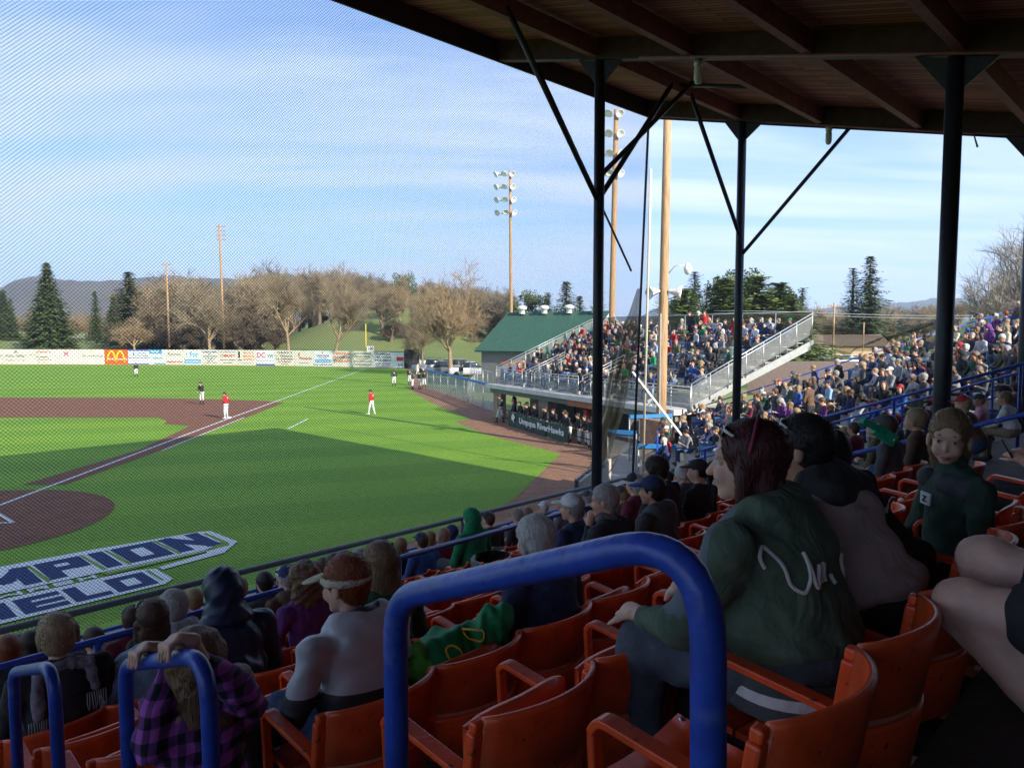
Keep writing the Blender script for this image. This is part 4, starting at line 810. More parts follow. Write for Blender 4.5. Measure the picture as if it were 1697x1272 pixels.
# ================= TREES =================
MT['bark_y'] = M('bark_tan', (.27, .195, .12), .9, .3, 3); BARK = M('bark_brown', (.16, .12, .085), .9, .3, 3); TWIG = M('twig_tan', (.30, .235, .15), .9, .3, 1.5); TWIG2 = M('twig_grey', (.22, .185, .135), .9, .3, 1.5)
PINE = M('conifer_green', (.115, .150, .045), .85, .5, 1.2, col2=(.045, .072, .024)); PINE2 = M('conifer_yellow_green', (.19, .235, .05), .85, .4, 1.0, col2=(.09, .13, .035)); LEAFT = M('tree_trunk_brown', (.11, .075, .05), .9, .3, 3)
def bare_tree(seed, Ht, spread=.9, levels=5, trunk=.28):
    r = random.Random(seed); tr = MB(); tw = MB()
    def grow(p, d, ln, rad, lv):
        segs = 3 if lv < 3 else 2; pts = [p]; dd = d.copy()
        for i in range(segs):
            dd = (dd+Vector((r.uniform(-1, 1), r.uniform(-1, 1), r.uniform(-.3, .7)))*.16).normalized(); pts.append(pts[-1]+dd*ln/segs)
        rr = [rad*(1-.45*i/segs) for i in range(segs+1)]
        (tr if lv < 3 else tw).tube(pts, rr, 6 if lv < 2 else 3, cap=False)
        if lv >= levels: return
        n = {0: 5, 1: 4, 2: 5, 3: 6, 4: 5}[lv]
        for i in range(n):
            u = r.uniform(.35, 1) if lv else r.uniform(.55, 1.0)
            k = min(int(u*segs), segs-1); q_ = pts[k].lerp(pts[k+1], u*segs-k)
            ax = dd.orthogonal().normalized(); ax.rotate(Matrix.Rotation(r.uniform(0, 6.283), 3, dd)); nd = (dd*r.uniform(.55, 1.0)+ax*spread*r.uniform(.5, 1.1)).normalized(); nd.z += .18; nd.normalize()
            grow(q_, nd, ln*r.uniform(.55, .82), rad*(.52 if lv else .5), lv+1)
        if lv < 3: grow(pts[-1], dd, ln*.8, rad*.55, lv+1)
    grow(Vector((0, 0, -.3)), Vector((0, 0, 1)), Ht*trunk, Ht*.020, 0)
    return tr, tw
def conifer(seed, Ht, wd, sparse=1.0, leafm=PINE, rag=.25, z0=.06):
    r = random.Random(seed); tr = MB(); lf = MB(); tr.tube([(0, 0, -.5), (0, 0, Ht*.5), (0, 0, Ht*.98)], [Ht*.02, Ht*.012, .03], 7)
    z = Ht*z0; V = []; Fc = []
    while z < Ht*.985:
        u = (z/Ht-z0)/(1-z0); R0 = wd*(1-u)**.85*(1+r.uniform(-rag, rag))+.12
        nb = max(4, int(11*(1-u)*sparse)+3); ph = r.uniform(0, 6.28)
        for b in range(nb):
            an = ph+b*6.283/nb+r.uniform(-.25, .25); R = R0*r.uniform(.7, 1.12); droop = r.uniform(.1, .34); nc = max(3, int(R*3.2))
            for c in range(nc):
                f = (c+.6)/nc; cr, ca_ = R*f, an
                px_, py_, pz = cr*math.cos(ca_), cr*math.sin(ca_), z-droop*R*f*f+.12*R*f
                for _ in range(3):
                    sz = (.34+.25*(1-f))*r.uniform(.5, 1.1)*max(.55, wd/4); off = Vector((r.gauss(0, .16), r.gauss(0, .16), r.gauss(0, .09)))*max(1, wd/4)
                    c0 = Vector((px_, py_, pz))+off; a1 = Vector((math.cos(an+r.uniform(-.9, .9)), math.sin(an+r.uniform(-.9, .9)), r.uniform(-.5, .15)))*sz; a2 = Vector((-math.sin(an), math.cos(an), r.uniform(-.5, .5)))*sz*.42
                    o_ = len(V); V += [c0-a1*.4-a2, c0-a1*.4+a2, c0+a1]; Fc.append((o_, o_+1, o_+2))
        z += Ht*.018*(1+.3*(1-sparse))+.05*r.random()
    lf.add(V, Fc); return tr, lf
def broad(seed, Ht, wd, n=2600):
    r = random.Random(seed); tr = MB(); lf = MB(); V = []; Fc = []
    tr.tube([(0, 0, -.5), (.1, 0, Ht*.35), (0, 0, Ht*.8)], [Ht*.025, Ht*.02, .04], 7)
    cl_ = [(r.gauss(0, wd*.33), r.gauss(0, wd*.33), Ht*r.uniform(.32, .9), wd*r.uniform(.22, .42)) for _ in range(16)]
    for cx_, cy_, cz_, _ in cl_: tr.tube([(0, 0, Ht*.3), (cx_*.6, cy_*.6, cz_*.8), (cx_, cy_, cz_)], [.14, .08, .03], 4, cap=False)
    for i in range(n):
        cx_, cy_, cz_, R = r.choice(cl_); d = Vector((r.gauss(0, 1), r.gauss(0, 1), r.gauss(0, .75))).normalized()*R*r.uniform(.5, 1.08); c0 = Vector((cx_, cy_, cz_))+d
        a1 = Vector((r.gauss(0, 1), r.gauss(0, 1), r.gauss(0, .6))).normalized()*r.uniform(.22, .5); a2 = a1.orthogonal().normalized()*.22; o_ = len(V); V += [c0-a2, c0+a2, c0+a1*1.3]; Fc.append((o_, o_+1, o_+2))
    lf.add(V, Fc); return tr, lf
TM = {}
def tree(kind, key, gen, px, dist, top, label, rot=0, mats=(BARK, TWIG), Hb=15., group='trees beyond the ballpark', name=None, wx=1.0, crown='crown', cat='tree', base=None):
    if key not in TM:
        a_, b_ = gen(); ma, mb_ = a_.mesh('trunk'), b_.mesh('crown'); ma.materials.append(mats[0]); mb_.materials.append(mats[1]); zt = max(v[2] for v in b_.v); TM[key] = (ma, mb_, zt)
    ma, mb_, zt = TM[key]; x, y, _ = far(px, dist); z0 = terrain_z(x, y)-.1 if base is None else base; sc = (topz(top, dist)-z0)/zt
    o = empty(name or kind, (x, y, z0), rot, label, cat, group); o.scale = (sc*wx, sc*wx, sc)
    t_ = link('trunk', ma, mats[0], o); c_ = link(crown, mb_, mats[1], o); return o
B_A = lambda: bare_tree(3, 15, 1.0); B_B = lambda: bare_tree(11, 15, .8); B_C = lambda: bare_tree(23, 15, 1.25)
G3 = 'bare deciduous trees beyond the outfield'
# named trees
tree('conifer_tree', 'c1', lambda: conifer(1, 14, 4.3, 1.9, rag=.14, z0=.02), 82, 172, 434, 'large dense triangular evergreen standing alone at the left behind the signs', 0, (LEAFT, PINE), wx=1.0)
tree('conifer_tree', 'c2', lambda: conifer(2, 14, 3.4, .9, rag=.35), 217, 185, 450, 'dark rounded evergreen beside the bare wood behind the red arches sign', 1, (LEAFT, PINE), wx=1.7)
tree('conifer_tree', 'c1', None, 8, 220, 480, 'evergreen cut by the left edge of the picture', 1.5, (LEAFT, PINE)); tree('conifer_tree', 'c2', None, 20, 235, 494, 'small dim evergreen just right of the left edge', .5, (LEAFT, PINE))
tree('conifer_tree', 'c2', None, 160, 225, 482, 'distant evergreen between the large triangular one and the rounded one', 2.5, (LEAFT, PINE)); tree('conifer_tree', 'c1', None, 190, 240, 486, 'thin pale evergreen behind the rounded dark one', 2.0, (LEAFT, PINE), wx=.8)
tree('bare_tree', 'b3', B_C, 745, 95, 405, 'largest bare spreading tree standing right of the outfield gate', .4, (M('pale_bark', (.33, .24, .14), .9, .25, 3), M('pale_twig', (.36, .26, .15), .9, .3, 2)), wx=.95, group=G3)
tree('bare_tree', 'b1', B_A, 348, 158, 446, 'yellow barked bare tree with forked trunk right of the crossarm pole', 0, (MT['bark_y'], TWIG), group=G3)
tree('bare_tree', 'b2', B_B, 478, 150, 424, 'tall slender bare tree behind the white parked car', 1, (MT['bark_y'], TWIG), group=G3)
tree('bare_tree', 'b3b', lambda: bare_tree(31, 15, .9), 553, 148, 428, 'bare tree with pale trunk behind the orange therapy sign', 2, (MT['bark_y'], TWIG), group=G3)
tree('bare_tree', 'b1', None, 700, 112, 500, 'small bare tree between the outfield gate and the largest bare tree', 2, (BARK, TWIG), group=G3)
tree('bare_tree', 'b3', None, 225, 165, 516, 'low dark spreading bare tree behind the red arches sign', 2, (BARK, TWIG2), group=G3, wx=1.5)
tree('bare_tree', 'b3', None, 663, 190, 442, 'broad dark tree topped with evergreen leaves right of the grassy slope', 1.2, (BARK, TWIG2), group=G3)
tree('broadleaf_evergreen', 'br1', lambda: broad(4, 14, 7), 668, 200, 447, 'green crowned tree rising over the bare wood near the tall light pole', 0, (BARK, PINE), wx=.9)
# bare wood: individual trees
r = random.Random(5); cnt = 0
words_ = ['first', 'second', 'third', 'fourth', 'fifth', 'sixth', 'seventh', 'eighth', 'ninth', 'tenth', 'eleventh', 'twelfth', 'thirteenth', 'fourteenth', 'fifteenth', 'sixteenth', 'seventeenth', 'eighteenth', 'nineteenth', 'twentieth']
xs_ = sorted([r.uniform(232, 850) for _ in range(84)])
def woodtop(px):
    P_ = [(225, 470), (300, 455), (380, 452), (450, 448), (520, 446), (600, 455), (650, 472), (700, 470), (760, 478), (850, 492)]
    for (a_, ya), (b_, yb) in zip(P_, P_[1:]):
        if a_ <= px <= b_: return ya+(yb-ya)*(px-a_)/(b_-a_)
    return 470
for i, px in enumerate(xs_):
    key = ['w1', 'w2', 'w1', 'w3'][i % 4]; dd = r.uniform(178, 290)
    tree('bare_tree', key, {'w1': lambda: bare_tree(51, 15, .62, trunk=.20), 'w2': lambda: bare_tree(52, 15, .75, trunk=.16), 'w3': lambda: bare_tree(53, 15, .9, trunk=.13)}[key], px, dd, woodtop(px)-12+r.uniform(-8, 26), 'brown bare tree in the dense wood behind the outfield, one of many alike', r.uniform(0, 6), (BARK, TWIG2 if i % 2 else TWIG), group='alike bare trees of the wood behind the outfield', wx=r.uniform(1.0, 1.5))
for i in range(20):
    px = r.choice([r.uniform(-20, 240), r.uniform(100, 240)]); dd = r.uniform(230, 300)
    tree('bare_tree', ['b1', 'b3'][i % 2], None, px, dd, r.uniform(505, 535), 'low brown bare tree on the slope at the far left, one of many alike', r.uniform(0, 6), (BARK, TWIG2), group='alike low bare trees at the far left', wx=1.4)
def twigball():
    a_, b_ = bare_tree(61, 6, 1.3, trunk=.05); return a_, b_
for i in range(44):
    px = 225+i*14.3+r.uniform(-8, 8); tree('bare_tree', 'und', lambda: bare_tree(62, 8, 1.1, trunk=.07), px, r.uniform(172, 215) if px < 480 or px > 640 else r.uniform(225, 280), r.uniform(500, 532), 'low dark brush tree at the foot of the dense wood, one of many alike', r.uniform(0, 6), (BARK, M('brush_dark', (.13, .10, .065), .9, .3, 1.5)) if i == 0 else (BARK, TWIG2), group='alike brush trees at the foot of the wood', wx=r.uniform(1.0, 1.5))
# conifers behind bleachers
CB = 'evergreens behind the metal bleachers'
specs = [(1150, 120, 459, 'c3', 'slim dark fir just right of the thick wood pole'), (1133, 95, 488, 'c4', 'bright short fir right of the thick wood pole'), (1185, 105, 462, 'c5', 'grey green pine in the left part of the evergreen row'), (1200, 100, 470, 'c4', 'light green fir left of the second roof post'), (1208, 125, 455, 'c5', 'tall round topped pine left of the second roof post'), (1240, 108, 452, 'c5', 'tall pine just right of the second roof post'), (1256, 100, 466, 'c4', 'yellow green fir right of the second roof post'), (1291, 104, 477, 'c4', 'wide bright fir in the right part of the evergreen row'), (1305, 112, 484, 'c5', 'low dark pine at the right of the evergreen row'), (1328, 130, 486, 'c3', 'last narrow evergreen at the right end of the row'), (1275, 135, 488, 'c3', 'dim evergreen set back between two bright firs'),
 (1170, 140, 484, 'c3', 'dim evergreen set back left of the grey green pine'), (1222, 96, 500, 'c4', 'low bright fir directly behind the second roof post'), (1098, 120, 478, 'c3', 'dark evergreen partly hidden by the thick wood pole'), (1310, 98, 505, 'c4', 'lowest yellow green fir at the bleacher top corner'), (1120, 150, 496, 'c5', 'dim round evergreen over the bleacher windscreen')]
for px, dd, tp, key, lab in specs:
    tp -= 10
    tree('conifer_tree', key, {'c3': lambda: conifer(13, 14, 2.4, .8, rag=.4), 'c4': lambda: conifer(14, 12, 3.6, .9, rag=.3), 'c5': lambda: broad(15, 14, 5.5, 3000)}[key], px, dd, tp, lab, px, (LEAFT, PINE2 if key == 'c4' else PINE), group=CB, wx={'c4': 2.3, 'c3': 1.8, 'c5': .75}[key])
tree('conifer_tree', 'c6', lambda: conifer(16, 18, 3.7, 1.15, rag=.45, z0=.12), 1438, 148, 424, 'tallest airy fir standing alone right of the second roof post', 0, (BARK, PINE), group=None, wx=1.5)
tree('conifer_tree', 'c3', None, 1411, 150, 443, 'slim dark fir touching the left side of the tallest airy fir', 0, (BARK, PINE), group=None, wx=1.7)
tree('conifer_tree', 'c2', None, 938, 150, 466, 'dense dark evergreen above the green roof', 0, (LEAFT, PINE), wx=1.6); tree('conifer_tree', 'c3', None, 908, 165, 484, 'narrow evergreen above the middle of the green roof', 0, (LEAFT, PINE), wx=1.9); tree('conifer_tree', 'c5', None, 880, 170, 478, 'rounded evergreen right of the tall light pole', 0, (LEAFT, PINE)); tree('conifer_tree', 'c3', None, 992, 140, 480, 'evergreen behind the lamp pole and right brace', 0, (LEAFT, PINE), wx=1.8); tree('conifer_tree', 'c2', None, 960, 170, 490, 'dim evergreen beside the black roof post', 1, (LEAFT, PINE), wx=1.6)
# right side bare wood and big bare tree
tree('bare_tree', 'b5', lambda: bare_tree(41, 16, .75), 1652, 62, 342, 'tall pale bare tree rising over the open stand at the right edge', 0, (M('ash_bark', (.30, .25, .20), .9, .2, 3), M('ash_twig', (.30, .26, .22), .9, .2, 3)), group=None)
for i in range(30):
    px = 1340+i*12.5+r.uniform(-8, 8); dd = r.uniform(165, 230)
    tree('bare_tree', ['w1', 'w2', 'w3', 'b3'][i % 4], None, px, dd, 503+r.uniform(-8, 14)-(max(0, px-1560)*.22), 'olive brown bare tree in the thicket behind the shelter, one of many alike', r.uniform(0, 6), (BARK, TWIG2), group='alike bare trees of the thicket at the right', wx=r.uniform(1.0, 1.7))
for i in range(9):
    px = 1400+i*30+r.uniform(-8, 8); tree('shrub', 'sh', lambda: twigball(), px, r.uniform(140, 158), 556+r.uniform(-6, 6)-(max(0, px-1560)*.3), 'low rust and olive shrub behind the shelter, one of several alike', r.uniform(0, 6), (BARK, M('shrub_rust', (.20, .12, .05), .9, .4, 1, col2=(.10, .10, .04))), group='alike shrubs behind the shelter', wx=1.6, crown='foliage', cat='shrub')
# power lines at the right
q = MB()
for z in (7.6, 7.9): q.tube([(24+i*4, 88-i*.8, z+.35*math.cos(i*.5)) for i in range(26)], .03, 4)
tag(q.build('power_line', MT['galv']), 'pair of thin power lines crossing the thicket at the right', 'cable')
# ================= FIGURES: distance-field bodies meshed as one surface =================
def V3(*a): return np.array(a, float)
def cap(a, b, ra, rb, m=0): return ('c', V3(*a), V3(*b), ra, rb, m)
def ell(c, r, m=0, R=None): return ('e', V3(*c), V3(*r), R, 0, m)
def _d(p, X):
    if p[0] == 'c':
        a, b, ra, rb = p[1:5]; ab = b-a; L2 = float(ab@ab)+1e-12
        t = np.clip(((X-a)@ab)/L2, 0, 1); return np.linalg.norm(X-a-t[..., None]*ab, axis=-1)-(ra+(rb-ra)*t)
    c, r, R = p[1:4]; Y = X-c
    if R is not None: Y = Y@R
    k0 = np.linalg.norm(Y/r, axis=-1); k1 = np.linalg.norm(Y/(r*r), axis=-1)+1e-9
    return k0*(k0-1)/k1
def field(prims, X, k, subs=(), wr=None):
    d = None
    for p in prims:
        e_ = _d(p, X)
        if d is None: d = e_
        else:
            h = np.clip(.5+.5*(d-e_)/k, 0, 1); d = d*(1-h)+e_*h-k*h*(1-h)
    if wr: d = d+wr(X)
    for s_ in subs: 
        e_ = -_d(s_[0], X); kk = s_[1]
        h = np.clip(.5-.5*(d-e_)/kk, 0, 1); d = d*(1-h)+e_*h+kk*h*(1-h)
    return d
def bounds(prims):
    lo = np.full(3, 9e9); hi = -lo
    for p in prims:
        if p[0] == 'c': pts = [(p[1], p[3]), (p[2], p[4])]
        else: pts = [(p[1], max(p[2]))]
        for c, r in pts: lo = np.minimum(lo, c-r); hi = np.maximum(hi, c+r)
    return lo, hi
def sdf_mesh(name, prims, h=.02, k=.03, subs=(), wr=None, cut=None):
    lo, hi = bounds(prims); lo = lo-2.5*h-k; hi = hi+2.5*h+k; n = np.ceil((hi-lo)/h).astype(int)+1
    g = [lo[i]+h*np.arange(n[i]) for i in range(3)]
    X = np.stack(np.meshgrid(*g, indexing='ij'), -1); Fd = field(prims, X.reshape(-1, 3), k, subs, wr).reshape(n)
    if cut is not None: Fd = np.maximum(Fd, cut(X.reshape(-1, 3)).reshape(n))
    s = Fd < 0; nc = n-1; acc = np.zeros((*nc, 3)); cnt = np.zeros(nc)
    edges = []
    for ax in range(3):
        sl0 = [slice(None)]*3; sl1 = [slice(None)]*3; sl0[ax] = slice(0, -1); sl1[ax] = slice(1, None)
        a_, b_ = Fd[tuple(sl0)], Fd[tuple(sl1)]; cr = np.argwhere(s[tuple(sl0)] != s[tuple(sl1)])
        if not len(cr): continue
        fa = a_[tuple(cr.T)]; fb = b_[tuple(cr.T)]; t = fa/(fa-fb+1e-12); pos = cr.astype(float); pos[:, ax] += t
        o1, o2 = [x for x in range(3) if x != ax]
        for d1 in (0, -1):
            for d2 in (0, -1):
                c = cr.copy(); c[:, o1] += d1; c[:, o2] += d2
                ok = np.all((c >= 0) & (c < nc), axis=1); cc = c[ok]
                np.add.at(acc, tuple(cc.T), pos[ok]); np.add.at(cnt, tuple(cc.T), 1)
        edges.append((ax, o1, o2, cr, s[tuple(sl0)][tuple(cr.T)]))
    act = cnt > 0; idx = -np.ones(nc, int); idx[act] = np.arange(act.sum()); vv = acc[act]/cnt[act][:, None]*h+lo
    faces = []
    for ax, o1, o2, cr, ins in edges:
        ok = (cr[:, o1] > 0) & (cr[:, o2] > 0) & (cr[:, o1] < nc[o1]) & (cr[:, o2] < nc[o2]); cr = cr[ok]; ins = ins[ok]
        def gi(d1, d2): c = cr.copy(); c[:, o1] += d1; c[:, o2] += d2; return idx[tuple(c.T)]
        q_ = np.stack([gi(0, 0), gi(-1, 0), gi(-1, -1), gi(0, -1)], 1)
        flip = ins if ax != 1 else ~ins
        q_[~flip] = q_[~flip][:, ::-1]; faces.append(q_)
    fc = np.concatenate(faces); fc = fc[(fc >= 0).all(1)]
    me = bpy.data.meshes.new(name); me.vertices.add(len(vv)); me.vertices.foreach_set('co', vv.ravel())
    me.loops.add(len(fc)*4); me.loops.foreach_set('vertex_index', fc[:, ::-1].ravel()); me.polygons.add(len(fc)); me.polygons.foreach_set('loop_start', np.arange(len(fc))*4)
    ms = sorted({p[5] for p in prims})
    if len(ms) > 1:
        ctr = vv[fc].mean(1); best = np.full(len(fc), 9e9); mi = np.zeros(len(fc), int)
        for p in prims:
            e_ = _d(p, ctr); w__ = e_ < best; best[w__] = e_[w__]; mi[w__] = p[5]
        me.polygons.foreach_set('material_index', mi)
    me.polygons.foreach_set('use_smooth', np.ones(len(fc), bool)); me.update(calc_edges=True)
    return me
def rotz(a_): c, s_ = math.cos(a_), math.sin(a_); return np.array([[c, -s_, 0], [s_, c, 0], [0, 0, 1.]])
def roty(a_): c, s_ = math.cos(a_), math.sin(a_); return np.array([[c, 0, s_], [0, 1, 0], [-s_, 0, c]])
def rotx(a_): c, s_ = math.cos(a_), math.sin(a_); return np.array([[1, 0, 0], [0, c, -s_], [0, s_, c]])
def xf(prims, R, T, sc=1.0):
    o = []
    for p in prims:
        if p[0] == 'c': o.append(('c', R@(p[1]*sc)+T, R@(p[2]*sc)+T, p[3]*sc, p[4]*sc, p[5]))
        else: o.append(('e', R@(p[1]*sc)+T, p[2]*sc, R if p[3] is None else R@p[3], 0, p[5]))
    return o
# --- head in its own frame: x forward, z up, origin between the ears at eye height
def head_prims(m=0, child=0):
    if child: return [ell((-.014, 0, .034), (.096, .077, .088), m), ell((.028, 0, -.030), (.058, .058, .064), m), cap((.058, .008, -.080), (.058, -.008, -.080), .018, .018, m), cap((.082, 0, -.005), (.0965, 0, -.032), .007, .0095, m), cap((.072, .034, .026), (.072, -.034, .026), .016, .016, m), ell((.064, .032, -.036), (.026, .024, .026), m), ell((.064, -.032, -.036), (.026, .024, .026), m), cap((.078, .012, -.058), (.078, -.012, -.058), .008, .008, m), ell((-.008, .079, -.012), (.020, .009, .032), m), ell((-.008, -.079, -.012), (.020, .009, .032), m)]
    P_ = [ell((-.014, 0, .034), (.098, .077, .088), m), ell((.028, 0, -.04), (.062, .056, .076), m), cap((.06, .012, -.098), (.06, -.012, -.098), .021, .021, m),
          cap((.083, 0, .005), (.107, 0, -.036), .009, .0135, m), cap((.074, .034, .026), (.074, -.034, .026), .018, .018, m), ell((.072, .03, -.04), (.022, .022, .024), m), ell((.072, -.03, -.04), (.022, .022, .024), m),
          cap((.082, .015, -.068), (.082, -.015, -.068), .0085, .0085, m), ell((-.008, .079, -.012), (.020, .009, .032), m), ell((-.008, -.079, -.012), (.020, .009, .032), m)]
    return P_
HAIR = {
 'short': dict(p=[ell((-.020, 0, .042), (.110, .090, .098)), ell((-.052, 0, -.02), (.062, .070, .070))], s=[((ell((.110, 0, -.045), (.088, .10, .128))), .01), (ell((0, .1, -.075), (.030, .05, .06)), .01), (ell((0, -.1, -.075), (.03, .05, .06)), .01)]),
 'bob': dict(p=[ell((-.025, 0, .045), (.120, .098, .102)), ell((-.055, 0, -.03), (.070, .088, .075)), cap((.01, .072, .0), (.012, .072, -.06), .027, .018), cap((.01, -.072, .0), (.012, -.072, -.06), .027, .018)], s=[(ell((.105, 0, -.05), (.082, .066, .115)), .01)]),
 'long': dict(p=[ell((-.025, 0, .042), (.115, .098, .10)), ell((-.055, 0, -.08), (.062, .10, .12)), ell((-.085, 0, -.22), (.05, .105, .12)), cap((.0, .085, -.02), (.0, .09, -.22), .03, .022), cap((.0, -.085, -.02), (.0, -.09, -.22), .03, .022)], s=[(ell((.118, 0, -.04), (.09, .068, .165)), .01)]),
 'pony': dict(p=[ell((-.018, 0, .044), (.1035, .082, .0935)), ell((-.05, 0, -.0), (.062, .072, .07)), cap((-.11, 0, .05), (-.15, 0, -.02), .03, .035), cap((-.15, 0, -.02), (-.14, 0, -.16), .032, .012)], s=[(ell((.112, 0, -.035), (.088, .092, .128)), .01), (ell((.0, .1, -.075), (.03, .05, .06)), .01), (ell((0, -.1, -.075), (.03, .05, .06)), .01)]),
 'girl': dict(p=[ell((-.018, 0, .044), (.105, .0845, .0945)), ell((-.05, 0, -.02), (.062, .076, .085)), cap((-.06, .04, -.06), (-.07, .03, -.20), .045, .02), cap((-.06, -.04, -.06), (-.07, -.03, -.20), .045, .02)], s=[(ell((.116, 0, -.047), (.088, .070, .122)), .008)]),
 'curly': dict(p=[ell((-.03, 0, .035), (.135, .125, .115)), ell((-.07, 0, -.10), (.085, .135, .13)), ell((-.08, 0, -.24), (.07, .13, .11))], s=[(ell((.12, 0, -.06), (.09, .066, .14)), .01)]),
}
CAPS = {'cap': dict(p=[ell((-.012, 0, .052), (.112, .092, .088), 1)], z=.035), 'beanie': dict(p=[ell((-.012, 0, .05), (.115, .095, .105), 1)], z=.012), 'hood': None}
def capmesh(h, kind='cap'):
    if kind == 'hood':
        P_ = [ell((-.030, 0, .035), (.122, .105, .112), 1), ell((-.085, 0, .0), (.075, .088, .085), 1), ell((-.05, 0, -.09), (.105, .115, .075), 1), ell((-.07, 0, -.14), (.10, .15, .05), 1)]
        return sdf_mesh('hood', P_, h, .035, [(ell((.115, 0, -.02), (.10, .075, .115)), .01), (ell((.02, 0, -.02), (.10, .082, .10)), .01)], lambda X: .006*np.abs(np.sin(X[:, 0]*38+X[:, 2]*26+2*np.sin(X[:, 1]*25)))-.004)
    c = CAPS[kind]; z_ = c['z']
    P_ = list(c['p'])
    me_cut = lambda X: np.where(X[:, 0] < .06, z_-.045*np.clip(-X[:, 0]/.1, 0, 1)*0-X[:, 2], z_-X[:, 2])
    if kind == 'cap':
        P_.append(ell((.125, 0, .040), (.078, .068, .012), 1, roty(.12)))
        me_cut = lambda X: np.where(X[:, 0] < .07, (z_-.012*np.clip((.07-X[:, 0])/.15, 0, 1))-X[:, 2], -9.)
    return sdf_mesh(kind, P_, h, .008, cut=me_cut)
# --- body, seated or standing. frame: x forward, y left, z up; origin on the floor under the seat back / heels
def pose(kind='sit', lean=.08, yaw=0., nod=0., arms='lap', bulk=1.0, ht=1.0, knees=.12, twist=0., roll=0., seat=.46, cross=False, step=0.):
    J = {}
    if kind == 'sit':
        hip = V3(.20, 0, seat+.10); R = rotz(twist)@roty(lean); ch = hip+R@V3(0, 0, .365)*ht; nk = hip+R@V3(.0, 0, .462)*ht
        J['hipL'] = hip+V3(.02, .09, -.02); J['hipR'] = hip+V3(.02, -.09, -.02)
        J['kneeL'] = V3(.20+.43*ht, knees+.03, seat+.09); J['kneeR'] = V3(.20+.43*ht, -knees-.03, seat+.09)
        J['anL'] = V3(.20+.40*ht, knees+.02, .09); J['anR'] = V3(.20+.44*ht, -knees-.02, .09)
        if cross: J['kneeR'] = V3(.2+.44*ht, .04, seat+.17); J['anR'] = V3(.2+.55*ht, .13, seat-.16)
    else:
        hip = V3(0, 0, .93*ht); R = rotz(twist)@roty(lean); ch = hip+R@V3(0, 0, .42)*ht; nk = hip+R@V3(0, 0, .54)*ht
        J['hipL'] = hip+V3(0, .09, -.03); J['hipR'] = hip+V3(0, -.09, -.03); J['kneeL'] = V3(.03+step*.5, .12, .50*ht); J['kneeR'] = V3(.03-step*.5, -.12, .50*ht); J['anL'] = V3(step, .14, .09); J['anR'] = V3(-step, -.14, .09)
    J.update(hip=hip, ch=ch, nk=nk, R=R)
    sw = .185*(.6+.4*bulk)
    for sd_, sg_ in (('L', 1), ('R', -1)):
        sh = nk+R@V3(-.01, sw*sg_, -.07); J['sh'+sd_] = sh
        A_ = {'lap': ((.03, .09, -.27), (.30, -.02, -.40)), 'knees': ((.10, .08, -.25), (.40, -.02, -.42)), 'cross': ((.04, .08, -.27), (.25, -.17, -.24)), 'phone': ((.08, .04, -.26), (.30, -.10, -.16)), 'chin': ((.14, .01, -.24), (.17, -.13, .05)),
              'side': ((-.02, .05, -.28), (.04, .03, -.54)), 'hips': ((-.06, .13, -.24), (.07, -.02, -.40)), 'ready': ((.10, .06, -.25), (.30, -.04, -.36)), 'fore': ((.12, .06, -.24), (.36, -.06, -.30))}[arms if isinstance(arms, str) else arms[0 if sg_ == 1 else 1]]
        if arms == 'chin' and sg_ == -1: A_ = ((.05, .07, -.27), (.28, -.1, -.36))
        Rr = rotz(twist) if kind == 'sit' else R
        J['el'+sd_] = sh+Rr@V3(A_[0][0], A_[0][1]*sg_, A_[0][2])*ht; J['ha'+sd_] = sh+Rr@V3(A_[1][0], A_[1][1]*sg_, A_[1][2])*ht
    HR = rotz(twist*.5+yaw)@roty(nod)@rotx(roll); J['HR'] = HR; J['hd'] = nk+R@V3(.025, 0, .0)*ht+V3(0, 0, .155)+rotz(twist*.5+yaw)@V3(.02+nod*.06, 0, -abs(nod)*.02)
    J['hand'] = True; return J
def hand_prims(w_, e_, m=0, curl=.5, flip=1):
    d = w_-e_; d = d/np.linalg.norm(d); up_ = V3(0, 0, 1); sdv = np.cross(d, up_); sdv /= (np.linalg.norm(sdv)+1e-9); n_ = np.cross(sdv, d)
    P_ = [cap(w_, w_+d*.075, .026, .034, m)]
    for i, (o, ln) in enumerate(((-.027, .062), (-.009, .072), (.009, .068), (.026, .052))):
        b = w_+d*.085+sdv*o; mid_ = b+(d*(1-curl*.4)-n_*curl*.5)*ln*.55; tip = mid_+(d*(1-curl)-n_*curl)*ln*.5; P_ += [cap(b, mid_, .0105, .0095, m), cap(mid_, tip, .0095, .0075, m)]
    th = w_+d*.03-sdv*.03*flip; P_ += [cap(th, th+(d*.7-sdv*.6*flip-n_*.3)*.045, .012, .010, m), cap(th+(d*.7-sdv*.6*flip-n_*.3)*.045, th+(d*1.2-sdv*.5*flip-n_*.5)*.068, .010, .008, m)]
    return P_
